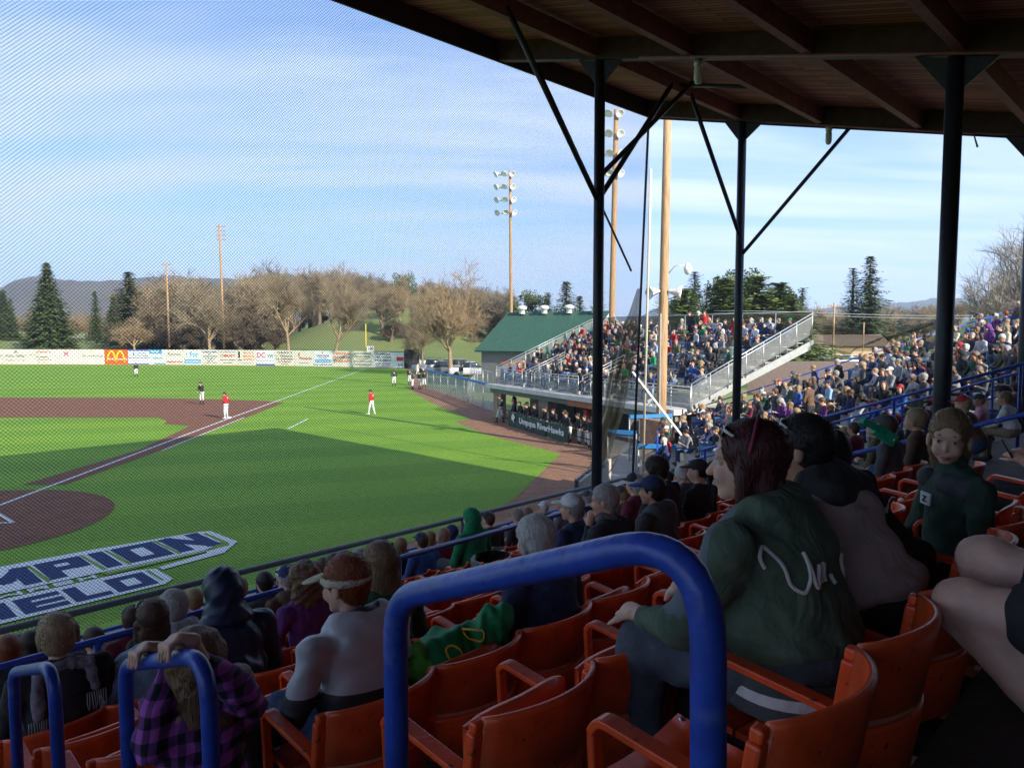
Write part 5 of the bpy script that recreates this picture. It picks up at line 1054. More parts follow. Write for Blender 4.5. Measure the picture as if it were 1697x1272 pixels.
def body_prims(J, bulk=1.0, hands=False, headp=True, mats=(0, 1, 2, 3), thin=0., coat=0.):
    """mats: skin, top, trousers, shoes"""
    K, T, P_, S = mats; b = bulk; t = -thin; o = []
    R = J['R']; hip, ch, nk = J['hip'], J['ch'], J['nk']; RR = R
    def E(c, r, m): o.append(('e', c, np.array(r)+t, RR, 0, m))
    mid_ = (hip+ch)/2
    E(ch+R@V3(0, 0, -.03), (.125*b, .175*(.5+.5*b), .16), T); E(mid_, (.120*b+.01, .155*b, .17), T); E(hip+V3(0, 0, .02), (.145*(.3+.7*b), .185*(.55+.45*b), .125), T if coat else P_)
    E(hip+V3(-.0, 0, .08), (.135*(.25+.75*b)+.005, .172*(.5+.5*b), .10), T)
    o.append(cap(J['shL'], J['shR'], .068+t, .068+t, T)); o.append(cap(nk+R@V3(-.01, .09, -.03), nk+R@V3(-.01, -.09, -.03), .062+t, .062+t, T))
    o.append(cap(nk+V3(0, 0, -.03), J['hd']+J['HR']@V3(-.015, 0, -.06), .056+t*.3, .052+t*.3, K))
    for s_ in 'LR':
        sg_ = 1 if s_ == 'L' else -1
        sh, el, ha = J['sh'+s_], J['el'+s_], J['ha'+s_]; o.append(cap(sh, el, .062*(.5+.5*b)+t, .050*(.5+.5*b)+t, T)); wr_ = el+(ha-el)*.80; o.append(cap(el, wr_, .050*(.5+.5*b)+t, .036+t*.7, T))
        o += hand_prims(el+(ha-el)*.86, el, K, .55, sg_) if hands else [cap(wr_, ha+(ha-el)*.12, .030, .036, K)]
        hp, kn, an = J['hip'+s_], J['knee'+s_], J['an'+s_]; o.append(cap(hp, kn, .098*(.5+.5*b)+t, .068*(.6+.4*b)+t, P_)); kk_ = kn+(an-kn)*.93; o.append(cap(kn, kk_, .066*(.6+.4*b)+t, .047+t, P_))
        f = an+V3(.15, .02*sg_, -.045); o.append(cap(an+V3(-.04, 0, -.045), f, .042, .036, S)); o.append(cap(an, an+V3(-.02, 0, -.03), .045, .045, S))
    if headp: o += xf(head_prims(K), J['HR'], J['hd'])
    return o

# ---- palettes
def cloth(name, c, var=.18): return M('cloth_'+name, c, .88, var, 14, .25, 55, fold=.32)
CL = {n: cloth(n, c) for n, c in {'black': (.034, .034, .038), 'charcoal': (.075, .078, .086), 'grey': (.20, .205, .215), 'light grey': (.38, .39, .41), 'navy': (.028, .042, .11), 'blue': (.035, .10, .34), 'light blue': (.28, .40, .58), 'white': (.68, .68, .68), 'red': (.42, .022, .025), 'maroon': (.18, .022, .045),
      'dark green': (.028, .085, .052), 'green': (.012, .22, .085), 'teal': (.02, .21, .20), 'purple': (.14, .04, .20), 'orange': (.60, .13, .03), 'tan': (.34, .25, .16), 'brown': (.12, .07, .045), 'pink': (.55, .26, .34), 'yellow': (.60, .70, .04), 'olive': (.10, .10, .045), 'cream': (.55, .49, .38)}.items()}
DEN = M('denim', (.05, .09, .19), .9, .3, 12, .3, 80); DEN2 = M('light_denim', (.13, .22, .38), .9, .25, 12, .3, 80)
PANTS = {'denim': DEN, 'light_denim': DEN2, 'black': CL['black'], 'charcoal': CL['charcoal'], 'tan': CL['tan'], 'navy': CL['navy']}
SKIN = [M('skin_%d' % i, c, .55, .06, 10, .08, 120, spec=.35) for i, c in enumerate(((.60, .34, .24), (.50, .27, .18), (.66, .41, .31), (.40, .21, .13)))]
for s_ in SKIN: s_.node_tree.nodes['Principled BSDF'].inputs['Subsurface Weight'].default_value = .06
def hairmat(n, c): return M('hair_'+n, c, .5, .35, 9, .6, 14, stretch=(14, 14, 1.0), col2=tuple(x*.4 for x in c), detail=6, spec=.4)
HC = {n: hairmat(n, c) for n, c in {'brown': (.12, .065, .038), 'dark brown': (.035, .020, .014), 'black': (.022, .018, .018), 'blond': (.42, .28, .13), 'grey': (.46, .44, .42), 'white': (.72, .70, .67), 'red': (.30, .07, .02), 'auburn': (.075, .012, .014), 'light brown': (.28, .17, .09), 'sandy': (.46, .32, .19)}.items()}
SHOE = M('shoe_leather', (.06, .055, .05), .6, .3, 6)
# ---- crowd prototypes (meshes shared by everybody who sits or stands like that)
CH_ = .024
PO = [dict(lean=.10, arms='lap'), dict(lean=.30, arms='knees', knees=.16), dict(lean=.02, arms='cross', yaw=.35), dict(lean=.18, arms='phone', nod=.45), dict(lean=.35, arms='chin', yaw=-.2), dict(lean=-.03, arms='lap', yaw=-.6, cross=True), dict(lean=.12, arms='knees', yaw=.7, twist=.2), dict(lean=.05, arms='cross', yaw=-.1, bulk=1.22), dict(lean=.22, arms='fore', yaw=.15, bulk=.88, ht=.93), dict(lean=.0, arms='lap', bulk=1.15, yaw=.1, twist=-.25)]
PROTO = []
for q_ in PO:
    J = pose(**q_); b = q_.get('bulk', 1.0); PROTO.append((J, sdf_mesh('seated_body', body_prims(J, b), CH_, .03), q_))
PS = [dict(kind='stand', arms='side'), dict(kind='stand', arms='hips', yaw=.3), dict(kind='stand', arms='ready', lean=.14, yaw=-.2), dict(kind='stand', arms='fore', lean=.30), dict(kind='stand', arms='side', step=.16, yaw=.25), dict(kind='stand', arms='cross', yaw=-.3)]
STAND = [(pose(**q_), sdf_mesh('standing_body', body_prims(pose(**q_), q_.get('bulk', 1.0)), CH_, .03), q_) for q_ in PS]
HM = {n: sdf_mesh('hair', [(*p[:5], 0) for p in h_['p']], .016, .03, h_['s']) for n, h_ in HAIR.items()}
HM['cap'] = capmesh(.013, 'cap'); HM['beanie'] = capmesh(.014, 'beanie'); HM['hood'] = capmesh(.016, 'hood')
for me in list(HM.values()): me.materials.append(HC['brown'])
for _, me, _ in PROTO+STAND:
    for x in (SKIN[0], CL['black'], DEN, SHOE): me.materials.append(x)
TOPN = {k.replace('_', ' '): v for k, v in CL.items()}
def hat_part(root, J, kind, mat, nm=None):
    me = HM[kind]; o = bpy.data.objects.new(nm or {'cap': 'cap', 'beanie': 'beanie', 'hood': 'hood'}.get(kind, 'hair'), me); COL.objects.link(o); o.parent = root
    Mx = Matrix([list(r_) for r_ in J['HR']]).to_4x4(); Mx.translation = Vector(J['hd']); o.matrix_local = Mx
    o.material_slots[0].link = 'OBJECT'; o.material_slots[0].material = mat; return o
NP = 0
def person(loc, ang, proto, top, legs, hair, hairc, hat=None, hatc=None, label='', group=None, sc=1.0, shoes=None, skin=0):
    J, me, _ = proto
    r = empty('person', loc, ang, label, 'person', group); r.scale = (sc, sc, sc)
    b = bpy.data.objects.new('body', me); COL.objects.link(b); b.parent = r
    for i, m_ in enumerate((SKIN[skin], CL[top], legs, shoes or SHOE)): b.material_slots[i].link = 'OBJECT'; b.material_slots[i].material = m_
    if hat != 'hood': hat_part(r, J, hair, HC[hairc])
    if hat: hat_part(r, J, hat, CL[hatc])
    return r
ORD = ['', 'first', 'second', 'third', 'fourth', 'fifth', 'sixth', 'seventh', 'eighth', 'ninth', 'tenth', 'eleventh', 'twelfth', '13th', '14th', '15th', '16th', '17th', '18th', '19th', '20th', '21st', '22nd', '23rd', '24th', '25th', '26th', '27th', '28th', '29th', '30th']
def rnd_look(r):
    top = r.choices(['black', 'charcoal', 'grey', 'light grey', 'navy', 'blue', 'light blue', 'white', 'red', 'maroon', 'dark green', 'green', 'teal', 'purple', 'orange', 'tan', 'brown', 'pink', 'olive', 'cream'], [30, 14, 11, 4, 14, 5, 4, 4, 3, 3, 5, 1, 1, 2, 1, 3, 4, 1, 3, 2])[0]
    legs = r.choices(list(PANTS), [34, 12, 26, 12, 4, 10])[0]
    hair = r.choices(['short', 'bob', 'long', 'pony', 'curly'], [42, 14, 30, 8, 6])[0]
    hc = r.choices(['brown', 'dark brown', 'black', 'blond', 'grey', 'white', 'red', 'light brown', 'sandy'], [22, 16, 8, 18, 10, 6, 3, 12, 8])[0]
    hat = r.choices([None, 'cap', 'beanie', 'hood'], [52, 34, 6, 8])[0]
    hatc = r.choices(['black', 'navy', 'white', 'grey', 'red', 'tan', 'green', 'charcoal'], [30, 16, 18, 12, 5, 6, 4, 9])[0]
    if hat == 'hood': hatc = top
    if hat == 'cap' and hair == 'curly': hair = 'short'
    return top, legs, hair, hc, hat, hatc
def look_words(lk):
    top, legs, hair, hc, hat, hatc = lk
    s_ = f"{top} top"
    if hat == 'cap': return s_+f", {hatc} cap"
    if hat == 'beanie': return s_+f", {hatc} beanie"
    if hat == 'hood': return f"{top} hood up"
    return s_+f", {hc.replace('dark brown', 'dark')} hair"

# ================= CROWD on the metal bleachers =================
r = random.Random(21); crowd = []
dens = [.45, .62, .72, .76, .78, .76, .72, .66, .58, .8]
for i in range(NR_):
    n = 0; a_ = .6
    while a_ < LB-.5:
        if r.random() < dens[i]*(.55 if a_ < 3 else 1.0)*(.5 if 12.5 < a_ and i < 6 else 1) and not (i < 4 and 3.3 < a_ < 4.7) and not (i < 4 and 9.7 < a_ < 11.1):
            n += 1; crowd.append((i, a_, n))
        a_ += r.uniform(.52, .72)
def merge_crowd(name, items):
    VV, FF, MI, mats, off = [], [], [], [], 0
    for r_ in items:
        Mr = Matrix.LocRotScale(r_.location, r_.rotation_euler, r_.scale)
        for c in [x for x in bpy.data.objects if x.parent == r_]:
            Mw = np.array(Mr@c.matrix_basis); me = c.data; n = len(me.vertices); co = np.empty(n*3); me.vertices.foreach_get('co', co); co = co.reshape(-1, 3)@Mw[:3, :3].T+Mw[:3, 3]
            nf = len(me.polygons); li = np.empty(nf*4, dtype=np.int32); me.loops.foreach_get('vertex_index', li); mi = np.empty(nf, dtype=np.int32); me.polygons.foreach_get('material_index', mi); mp_ = []
            for sl_ in c.material_slots:
                if sl_.material not in mats: mats.append(sl_.material)
                mp_.append(mats.index(sl_.material))
            VV.append(co); FF.append(li.reshape(-1, 4)+off); MI.append(np.array(mp_)[mi]); off += n; bpy.data.objects.remove(c)
        bpy.data.objects.remove(r_)
    V_ = np.concatenate(VV); F_ = np.concatenate(FF); M_ = np.concatenate(MI); me = bpy.data.meshes.new(name); me.vertices.add(len(V_)); me.vertices.foreach_set('co', V_.ravel()); me.loops.add(F_.size); me.loops.foreach_set('vertex_index', F_.ravel().astype(np.int32)); me.polygons.add(len(F_)); me.polygons.foreach_set('loop_start', np.arange(len(F_), dtype=np.int32)*4)
    for m_ in mats: me.materials.append(m_)
    me.polygons.foreach_set('material_index', M_.astype(np.int32)); me.polygons.foreach_set('use_smooth', np.ones(len(F_), bool)); me.update(calc_edges=True)
    return link(name, me, mats)
r.shuffle(crowd); crowd = crowd[:172]; far_ = []; cc_ = {}
for i, a_, _ in sorted(crowd): 
    cc_[i] = cc_.get(i, 0)+1; lk = rnd_look(r); x, y, _ = BP(a_, .9+RD*i+.22)
    p_ = person((x, y, zb(i)), ANB+r.uniform(-.35, .25), r.choice(PROTO), lk[0], PANTS[lk[1]], *lk[2:], label=f"person in {look_words(lk)}, {ORD[cc_[i]]} from far end, {ORD[i+1]} bleacher row", group='spectators on the metal bleachers', sc=r.uniform(.92, 1.04), skin=r.choice((0, 0, 1, 2, 2, 3)))
    if not (a_ > 13.5 and i < 4): far_.append(p_)
tag(merge_crowd('crowd', far_), 'farther mass of seated spectators packed on the metal bleachers', kind='stuff')
for (a_, b_, z, lk, lab, an) in ((10.2, 8.0, zb(9), ('black', 'black', 'short', 'brown', 'cap', 'black'), 'man in black standing at the top of the bleachers beside a green hooded figure', ANB), (10.75, 8.0, zb(9), ('dark green', 'denim', 'short', 'grey', 'cap', 'white'), 'person in dark green standing with back turned atop the bleachers', ANB+2.8), (11.4, 8.0, zb(9), ('red', 'black', 'bob', 'brown', None, None), 'person in red standing at the bleacher top left of the wood pole', ANB+.6)):
    x, y, _ = BP(a_, b_); person((x, y, z+.0), an, STAND[0], lk[0], PANTS[lk[1]], *lk[2:], label=lab, group='spectators on the metal bleachers')

# ================= CROWD in the open stand =================
r = random.Random(77); crowd = []
for i in range(NO):
    L0 = .6+OD*i+.35; q_ = qmin(L0)+.5; n = 0
    while q_ < QF-.5:
        dn_ = .93 if i < 14 else .8
        if q_ < -3.5: dn_ *= .8
        if r.random() < dn_: n += 1; crowd.append((i, q_, n, L0))
        q_ += r.uniform(.52, .70)
r.shuffle(crowd); crowd = crowd[:215]; far2 = []; cc_ = {}
for i, q_, _, L0 in sorted(crowd, key=lambda c: (c[0], -c[1])):
    cc_[i] = cc_.get(i, 0)+1; lk = rnd_look(r); x, y, _ = OP(L0, q_)
    p_ = person((x, y, zo(i)), ANO+r.uniform(-.15, .45), r.choice(PROTO), lk[0], PANTS[lk[1]], *lk[2:], label=f"person in {look_words(lk)}, {ORD[cc_[i]]} from far rail, {ORD[i+1]} open stand row", group='spectators in the open stand', sc=r.uniform(.93, 1.04), skin=r.choice((0, 0, 1, 2, 2, 3)))
    if math.hypot(x, y) > 31 and len(far2) < 85: far2.append(p_)
tag(merge_crowd('crowd', far2), 'farther spectators packed in the far end of the open stand', kind='stuff')
for x, y, z, an, pr, lk, lab in ((8.6, 25.4, 1.9, 2.9, 1, ('black', 'black', 'short', 'brown', None, None), 'man in black hoodie standing behind the dark brown post holding a red cup'), (8.9, 21.9, 2.6, 2.3, 5, ('brown', 'black', 'short', 'brown', 'cap', 'tan'), 'person in brown hooded top standing with back turned behind the roof post'), (9.6, 26.6, 2.0, 3.4, 0, ('charcoal', 'denim', 'bob', 'brown', None, None), 'woman in charcoal jacket standing right of the man in black hoodie')):
    person((x, y, z), an, STAND[pr], lk[0], PANTS[lk[1]], *lk[2:], label=lab, group='people standing at the corner')

# ================= PLAYERS =================
UNI = M('uniform_white', (.66, .66, .66), .8, .08, 6, .2, 50); SOCK = CL['black']; UNR = CL['red']
# uniform body: white trousers to the knee, black socks below
def player_mesh(q_):
    J = pose(**q_); P_ = body_prims(J, 1.02); o = []
    for p in P_:
        if p[0] == 'c' and p[5] == 2 and p[1][2] < .62 and p[2][2] < .2: m_ = p[1]+(p[2]-p[1])*.35; o += [('c', p[1], m_, p[3]*1.05, .058, 2), ('c', m_, p[2], .05, .043, 3)]
        else: o.append(p)
    me = sdf_mesh('player_body', o, .02, .03)
    for x in (SKIN[0], CL['black'], UNI, CL['black']): me.materials.append(x)
    return (J, me, q_)
PLM = [player_mesh(q_) for q_ in PS]
def player(px, py, an, pi, top, hatk, hatc, label, sock=None, z=0, glove=False, sc=1.0, pos=None, num=True):
    x, y = pos or G(px, py, z)
    r_ = person((x, y, z+.02), an, PLM[pi], top, UNI, 'short', 'brown', hatk, hatc, label, 'baseball players and coaches', sc*1.02, sock or CL['black'])
    r_.name = 'baseball_player'; r_['category'] = 'player'; J = PLM[pi][0]
    if glove:
        g_ = sdf_mesh('glove', [ell(J['haL']+V3(.03, 0, -.06), (.07, .06, .11)), ell(J['haL']+V3(.05, .04, -.02), (.04, .03, .06))], .02, .03); g_.materials.append(CL['tan']); o = link('glove', g_, CL['tan'], r_)
    if num:
        me = text_mesh('7', .22, .03, .002); me.materials.append(MT['white']); o = link('back_number', me, MT['white'], r_, (-.165*1.0+J['ch'][0], 0, J['ch'][2]-.03)); o.rotation_euler = (math.pi/2, 0, -math.pi/2)
    return r_
LEFT = math.pi*.8
player(226, 624, -1.4, 0, 'black', 'cap', 'black', 'outfielder in black top and white trousers in front of the blue banded sign', glove=True)
player(335, 670, -1.9, 2, 'black', 'cap', 'black', 'infielder in black top walking on the clay beside the red shirted runner', glove=True)
player(375, 694, 2.9, 1, 'red', 'cap', 'navy', 'base runner in red top with dark helmet standing on third base', sock=UNI)
player(616, 687, 2.7, 4, 'red', 'cap', 'black', 'coach in red top and light trousers on the turf near the coach box', sock=UNI, sc=.98)
player(653, 640, 1.9, 1, 'black', 'cap', 'black', 'player in black alone on the turf left of the bullpen group')
for i, (px, py, lab) in enumerate(((679, 637, 'leftmost'), (684, 645, 'nearest left'), (696, 645, 'middle'), (703, 643, 'rightmost'), (692, 624, 'farthest'))): player(px, py, 2+i, i % 5, 'black' if i != 4 else 'cream', 'cap', 'black', f'{lab} of the five players grouped at the end of the blue capped fence', glove=i % 2 == 0)
player(764, 629, 1.4, 0, 'black', 'cap', 'white', 'player in black with white trousers alone behind the blue capped fence', glove=False)
player(829, 700, 2.6, 4, 'black', 'cap', 'black', 'tall player in black top and white trousers striding beside the dugout end')
player(853, 694, -2.8, 0, 'black', 'cap', 'black', 'player in black beside the brick pillar behind the dugout rail', z=-.1)
dd_ = (NR-NL).normalized(); nn_ = Vector((-dd_.y, dd_.x)); nn_ = nn_ if nn_.x > 0 else -nn_
for i, u in enumerate((-.02, .09, .17, .26, .34, .50, .56, .67, .80, .90, 1.02, 1.10, 1.2)):
    p = NL+(NR-NL)*u+nn_*(.45+.12*(i % 3)); player(0, 0, math.atan2(-nn_.y, -nn_.x)+.25*((i*37 % 5)-2)*.4, 3 if i % 2 else 2, 'black', 'cap', 'black', f'{ORD[i+1]} player from the left leaning on the dugout rail behind the green banner', pos=(p.x, p.y), z=-.22, num=False)
# third base bag
tb = MB(); tb.box((0, 0, .05), (.38, .38, .09)); x, y = G(377, 693); tag(tb.build('base_bag', MT['white'], None, (x, y, .01), .1, .02), 'white third base bag on the clay under the red shirted runner', 'base')
# ================= ORANGE SEATS =================
SEATW = .515
def SJ(j): return 1.35+SEATW*j
def seat_proto(up, near):
    r_ = empty('stadium_seat', (0, 0, 0)); hw = SEATW/2-.012; nb = 14 if near else 7
    def slat(z0, z1, lean0, lean1, th=.016, dep=.10):
        mm = MB(); V = []
        for i in range(nb+1):
            y = -hw+2*hw*i/nb; b = -dep*math.cos(y/hw*math.pi/2)**.8 if abs(y) < hw else 0
            crown = .018*math.cos(y/hw*math.pi/2) if z1 > .7 else 0
            x0, x1 = b+lean0, b+lean1; V += [(x0-th/2, y, z0), (x0+th/2, y, z0), (x1+th/2, y, z1+crown-.006), (x1+th*.2, y, z1+crown), (x1-th*.8, y, z1+crown-.002), (x1-th*.8, y, z1+crown-.02)]
        mm.add(V, [(i*6+j, (i+1)*6+j, (i+1)*6+(j+1) % 6, i*6+(j+1) % 6) for i in range(nb) for j in range(6)]+[(0, 1, 2, 3, 4, 5), tuple(nb*6+j for j in range(6))[::-1]], 0, True)
        return mm
    slat(.625, .84, -.012, -.045).build('backrest_slat', MT['orange'], r_); slat(.41, .605, .012, -.010).build('backrest_slat', MT['orange'], r_)
    if near: slat(.602, .628, -.004, -.008, .008).build('slat_rib', M_RIB, r_)
    mm = MB()
    for a_, b_ in ((0, .135), (.145, .275), (.285, .42)):
        V = []; n = 8 if near else 4
        for i in range(n+1):
            y = -hw+.025+(2*hw-.05)*i/n; c = -.022*math.cos((i/n-.5)*math.pi)
            for q_ in (a_, b_):
                if up: V += [(.055+.03*q_+c*1.4, y, .43+q_*.86-.03*(abs(i/n-.5)*2)**4*(q_ > .3)), (.035+.03*q_+c*1.4, y, .43+q_*.86-.03*(abs(i/n-.5)*2)**4*(q_ > .3))]
                else: V += [(.02+q_, y, .445+.10*q_+c+(.012 if q_ > .4 else 0)), (.02+q_, y, .425+.10*q_+c)]
        mm.add(V, [(i*4+a2, (i+1)*4+a2, (i+1)*4+b2, i*4+b2) for i in range(n) for a2, b2 in ((0, 2), (2, 3), (3, 1), (1, 0))]+[(0, 1, 3, 2), (n*4, n*4+2, n*4+3, n*4+1)], 0, True)
    mm.build('seat_pan', MT['orange'], r_)
    if near and not up:
        mm = MB()
        for y in (-hw+.05, hw-.05): mm.lathe([(0, .006), (.011, .004), (.013, 0)], (.40, y, .492), 8)
        for v in (0,): pass
        a_ = mm
        for y in (-hw+.05, hw-.05):
            b_ = MB(); b_.lathe([(0, .006), (.010, .004), (.012, 0)], (.41, y, .4885+.012), 8); b_.build('bolt', MT['chrome'], r_)
    y = SEATW/2; am = MB(); path = fillet([(-.02, y, .60), (.0, y, .655), (.36, y, .70), (.385, y, .66), (.37, y, .46)], .045, 4 if near else 2)
    V = []; n = len(path)
    for i, p in enumerate(path):
        d = (path[min(i+1, n-1)]-path[max(i-1, 0)]).normalized(); nn2 = Vector((-d.z, 0, d.x)); w2 = .026-.008*(i/n > .75)
        for a2, b2 in ((-1, -1), (1, -1), (1, 1), (-1, 1)): V.append(p+Vector((0, a2*w2, 0))+nn2*b2*.011)
    am.add(V, [(i*4+j, i*4+(j+1) % 4, (i+1)*4+(j+1) % 4, (i+1)*4+j) for i in range(n-1) for j in range(4)]+[(3, 2, 1, 0), tuple((n-1)*4+j for j in range(4))]); am.build('armrest', MT['orange'], r_, bevel=.007 if near else 0)
    sm_ = MB(); path = [(-.034, y, .832), (-.030, y, .80), (-.005, y, .62), (.05, y, .44), (.12, y, .40)] if near else [(-.05, y, .86), (.0, y, .6), (.06, y, .4)]
    for i in range(len(path)-1): sm_.beam(path[i], path[i+1], .034, .05, up=(0, 1, 0)) if False else sm_.beam(path[i], path[i+1], .05-.012*(i == 0), .032+.004*i)
    sm_.build('side_standard', MT['orange'], r_, bevel=.008 if near else 0)
    if near:
        lg = MB(); lg.beam((.10, y, .42), (.13, y, .04), .05, .035); lg.beam((.02, y, .02), (.30, y, .02), .06, .04); lg.build('leg', MT['orange'], r_)
    return r_
M_RIB = M('seat_rib_worn', (.55, .22, .14), .5, .2, 8)
protoS = {(u, n): seat_proto(u, n) for u in (True, False) for n in (True, False)}; sidx = tree_index(); usedS = set()
def put_seat(k, j, up, near, label):
    pr = protoS[(up, near)]; o = pr if (up, near) not in usedS else copy_tree(pr, None, sidx); usedS.add((up, near))
    s_ = SJ(j)+SEATW/2+(.02 if k == 1 else 0); o.location = W(s_, trow(k)+.035, zrow(k)); o.rotation_euler = (0, 0, ANG)
    tag(o, label, 'stadium seat', 'orange stadium seats under the grandstand roof')
EMPTY_UP = {(2, 0), (2, 1), (3, 1), (3, 2), (1, 0)}
occ = {}       # (row, seat) -> taken
# ---- hero figures ----
def wrk(amp, f=17, seed=0):
    if f < 30: f = f*1.75
    r = np.random.RandomState(seed); D = r.normal(size=(5, 3)); D /= np.linalg.norm(D, axis=1)[:, None]; ph = r.uniform(0, 6.28, 5)
    def fn(X):
        v = 0
        for i in range(5):
            q_ = X@D[i]*f*(.7+.35*i)+ph[i]+1.6*np.sin(X@D[(i+2) % 5]*f*.45+ph[i-1]); v = v+np.abs(np.sin(q_))**1.5/(1+.5*i)
        return amp*1.7*(v*.5-.55)
    return fn
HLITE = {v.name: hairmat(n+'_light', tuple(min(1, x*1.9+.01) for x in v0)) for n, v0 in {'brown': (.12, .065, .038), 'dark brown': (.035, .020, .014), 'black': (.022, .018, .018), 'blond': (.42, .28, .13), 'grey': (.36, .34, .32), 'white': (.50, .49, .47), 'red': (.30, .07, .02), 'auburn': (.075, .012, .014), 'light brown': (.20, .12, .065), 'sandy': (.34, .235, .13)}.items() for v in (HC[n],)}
def strands(parent, me, mat, n=420, ln=.10, seed=1, loose=.25, r_=.0011, curl=0.):
    co = np.empty(len(me.vertices)*3); me.vertices.foreach_get('co', co); co = co.reshape(-1, 3); no = np.empty(len(me.vertices)*3); me.vertices.foreach_get('normal', no); no = no.reshape(-1, 3)
    rr = random.Random(seed); mb = MB(); V = []; Fc = []
    for _ in range(n):
        i = rr.randrange(len(co)); p = Vector(co[i]); nn = Vector(no[i])
        if p.x > .07 and p.z < .03: continue
        pts = [p-nn*.003]; d = None; ph = rr.uniform(0, 6)
        for q_ in range(6):
            g = Vector((-.25+rr.uniform(-loose, loose), rr.uniform(-loose, loose)+p.y*2.5, -1))
            if p.z > .09: g = Vector((p.x*8-.3, p.y*10, -.3))+Vector((rr.uniform(-1, 1), rr.uniform(-1, 1), 0))*loose
            t_ = (g-nn*g.dot(nn)).normalized(); 
            if curl: t_ = (t_+Vector((math.sin(ph+q_*2.1), math.cos(ph+q_*1.7), math.sin(q_*1.3+ph)))*curl).normalized()
            pts.append(pts[-1]+t_*ln/6+nn*(.0015+loose*.004*(q_ > 2)))
            dist = np.sum((co-np.array(pts[-1]))**2, axis=1); i2 = int(dist.argmin()); nn = Vector(no[i2]) if dist[i2] < .0025 else nn
            if dist[i2] < .0012: pts[-1] = Vector(co[i2])+nn*.0025*(1+rr.random())
        mb.tube(pts, [r_, r_*1.2, r_*1.2, r_, r_*.9, r_*.7, r_*.3], 3, cap=False)
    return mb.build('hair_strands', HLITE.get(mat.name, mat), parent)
IRIS = M('eye_iris', (.05, .03, .02), .2, .1, 3); SCL = M('eye_white', (.62, .58, .55), .3, .03, 3); LID = M('eyelid_skin', (.22, .11, .08), .6, .05, 3); LIP = M('lips', (.50, .22, .18), .5, .05, 3)
def face_details(parent, J, brow, skinm, hs=1.0):
    R = Matrix([list(x) for x in J['HR']]).to_4x4()@Matrix.Scale(hs, 4); R.translation = Vector(J['hd'])
    def at(name, mb, mat): o = mb.build(name, mat, parent); o.matrix_local = R; return o
    for sg_ in (1, -1):
        m_ = MB(); m_.lathe([(0, .0118), (.006, .0102), (.0098, .0065), (.0118, 0), (.0098, -.0065), (0, -.0118)], (.0745, sg_*.031, .002), 12, axis='x'); e_ = at('eye', m_, SCL)
        m_ = MB(); m_.lathe([(0, .0122), (.0032, .0118), (.0058, .0106)], (.0748, sg_*.031, .002), 12, axis='x'); o = m_.build('iris', IRIS, e_)
        m_ = MB(); m_.tube([(.083, sg_*.014, .024), (.088, sg_*.03, .031), (.074, sg_*.048, .026)], [.0025, .0035, .0015], 5); at('eyebrow', m_, brow)
        m_ = MB(); m_.tube([(.0795, sg_*.019, .0035), (.0868, sg_*.031, .0100), (.0765, sg_*.043, .005)], .0014, 5); at('eyelid', m_, LID)
    m_ = MB(); m_.tube([(.082, .022, -.067), (.0925, .008, -.0635), (.0935, 0, -.0645), (.0925, -.008, -.0635), (.082, -.022, -.067)], [.002, .0045, .004, .0045, .002], 6); at('lips', m_, LIP)
    m_ = MB(); m_.tube([(.083, .018, -.072), (.0915, 0, -.0745), (.083, -.018, -.072)], [.002, .0055, .002], 6); at('lips', m_, LIP)
def hood_down(J, R): # rolled hood behind the neck
    nk = J['nk']; return [('e', nk+R@V3(-.085, 0, .0), V3(.075, .150, .075), R, 0, 1), ('c', nk+R@V3(-.05, .11, .03), nk+R@V3(.06, .085, -.02), .042, .026, 1), ('c', nk+R@V3(-.05, -.11, .03), nk+R@V3(.06, -.085, -.02), .042, .026, 1), ('e', nk+R@V3(-.12, 0, -.06), V3(.04, .12, .08), R, 0, 1)]
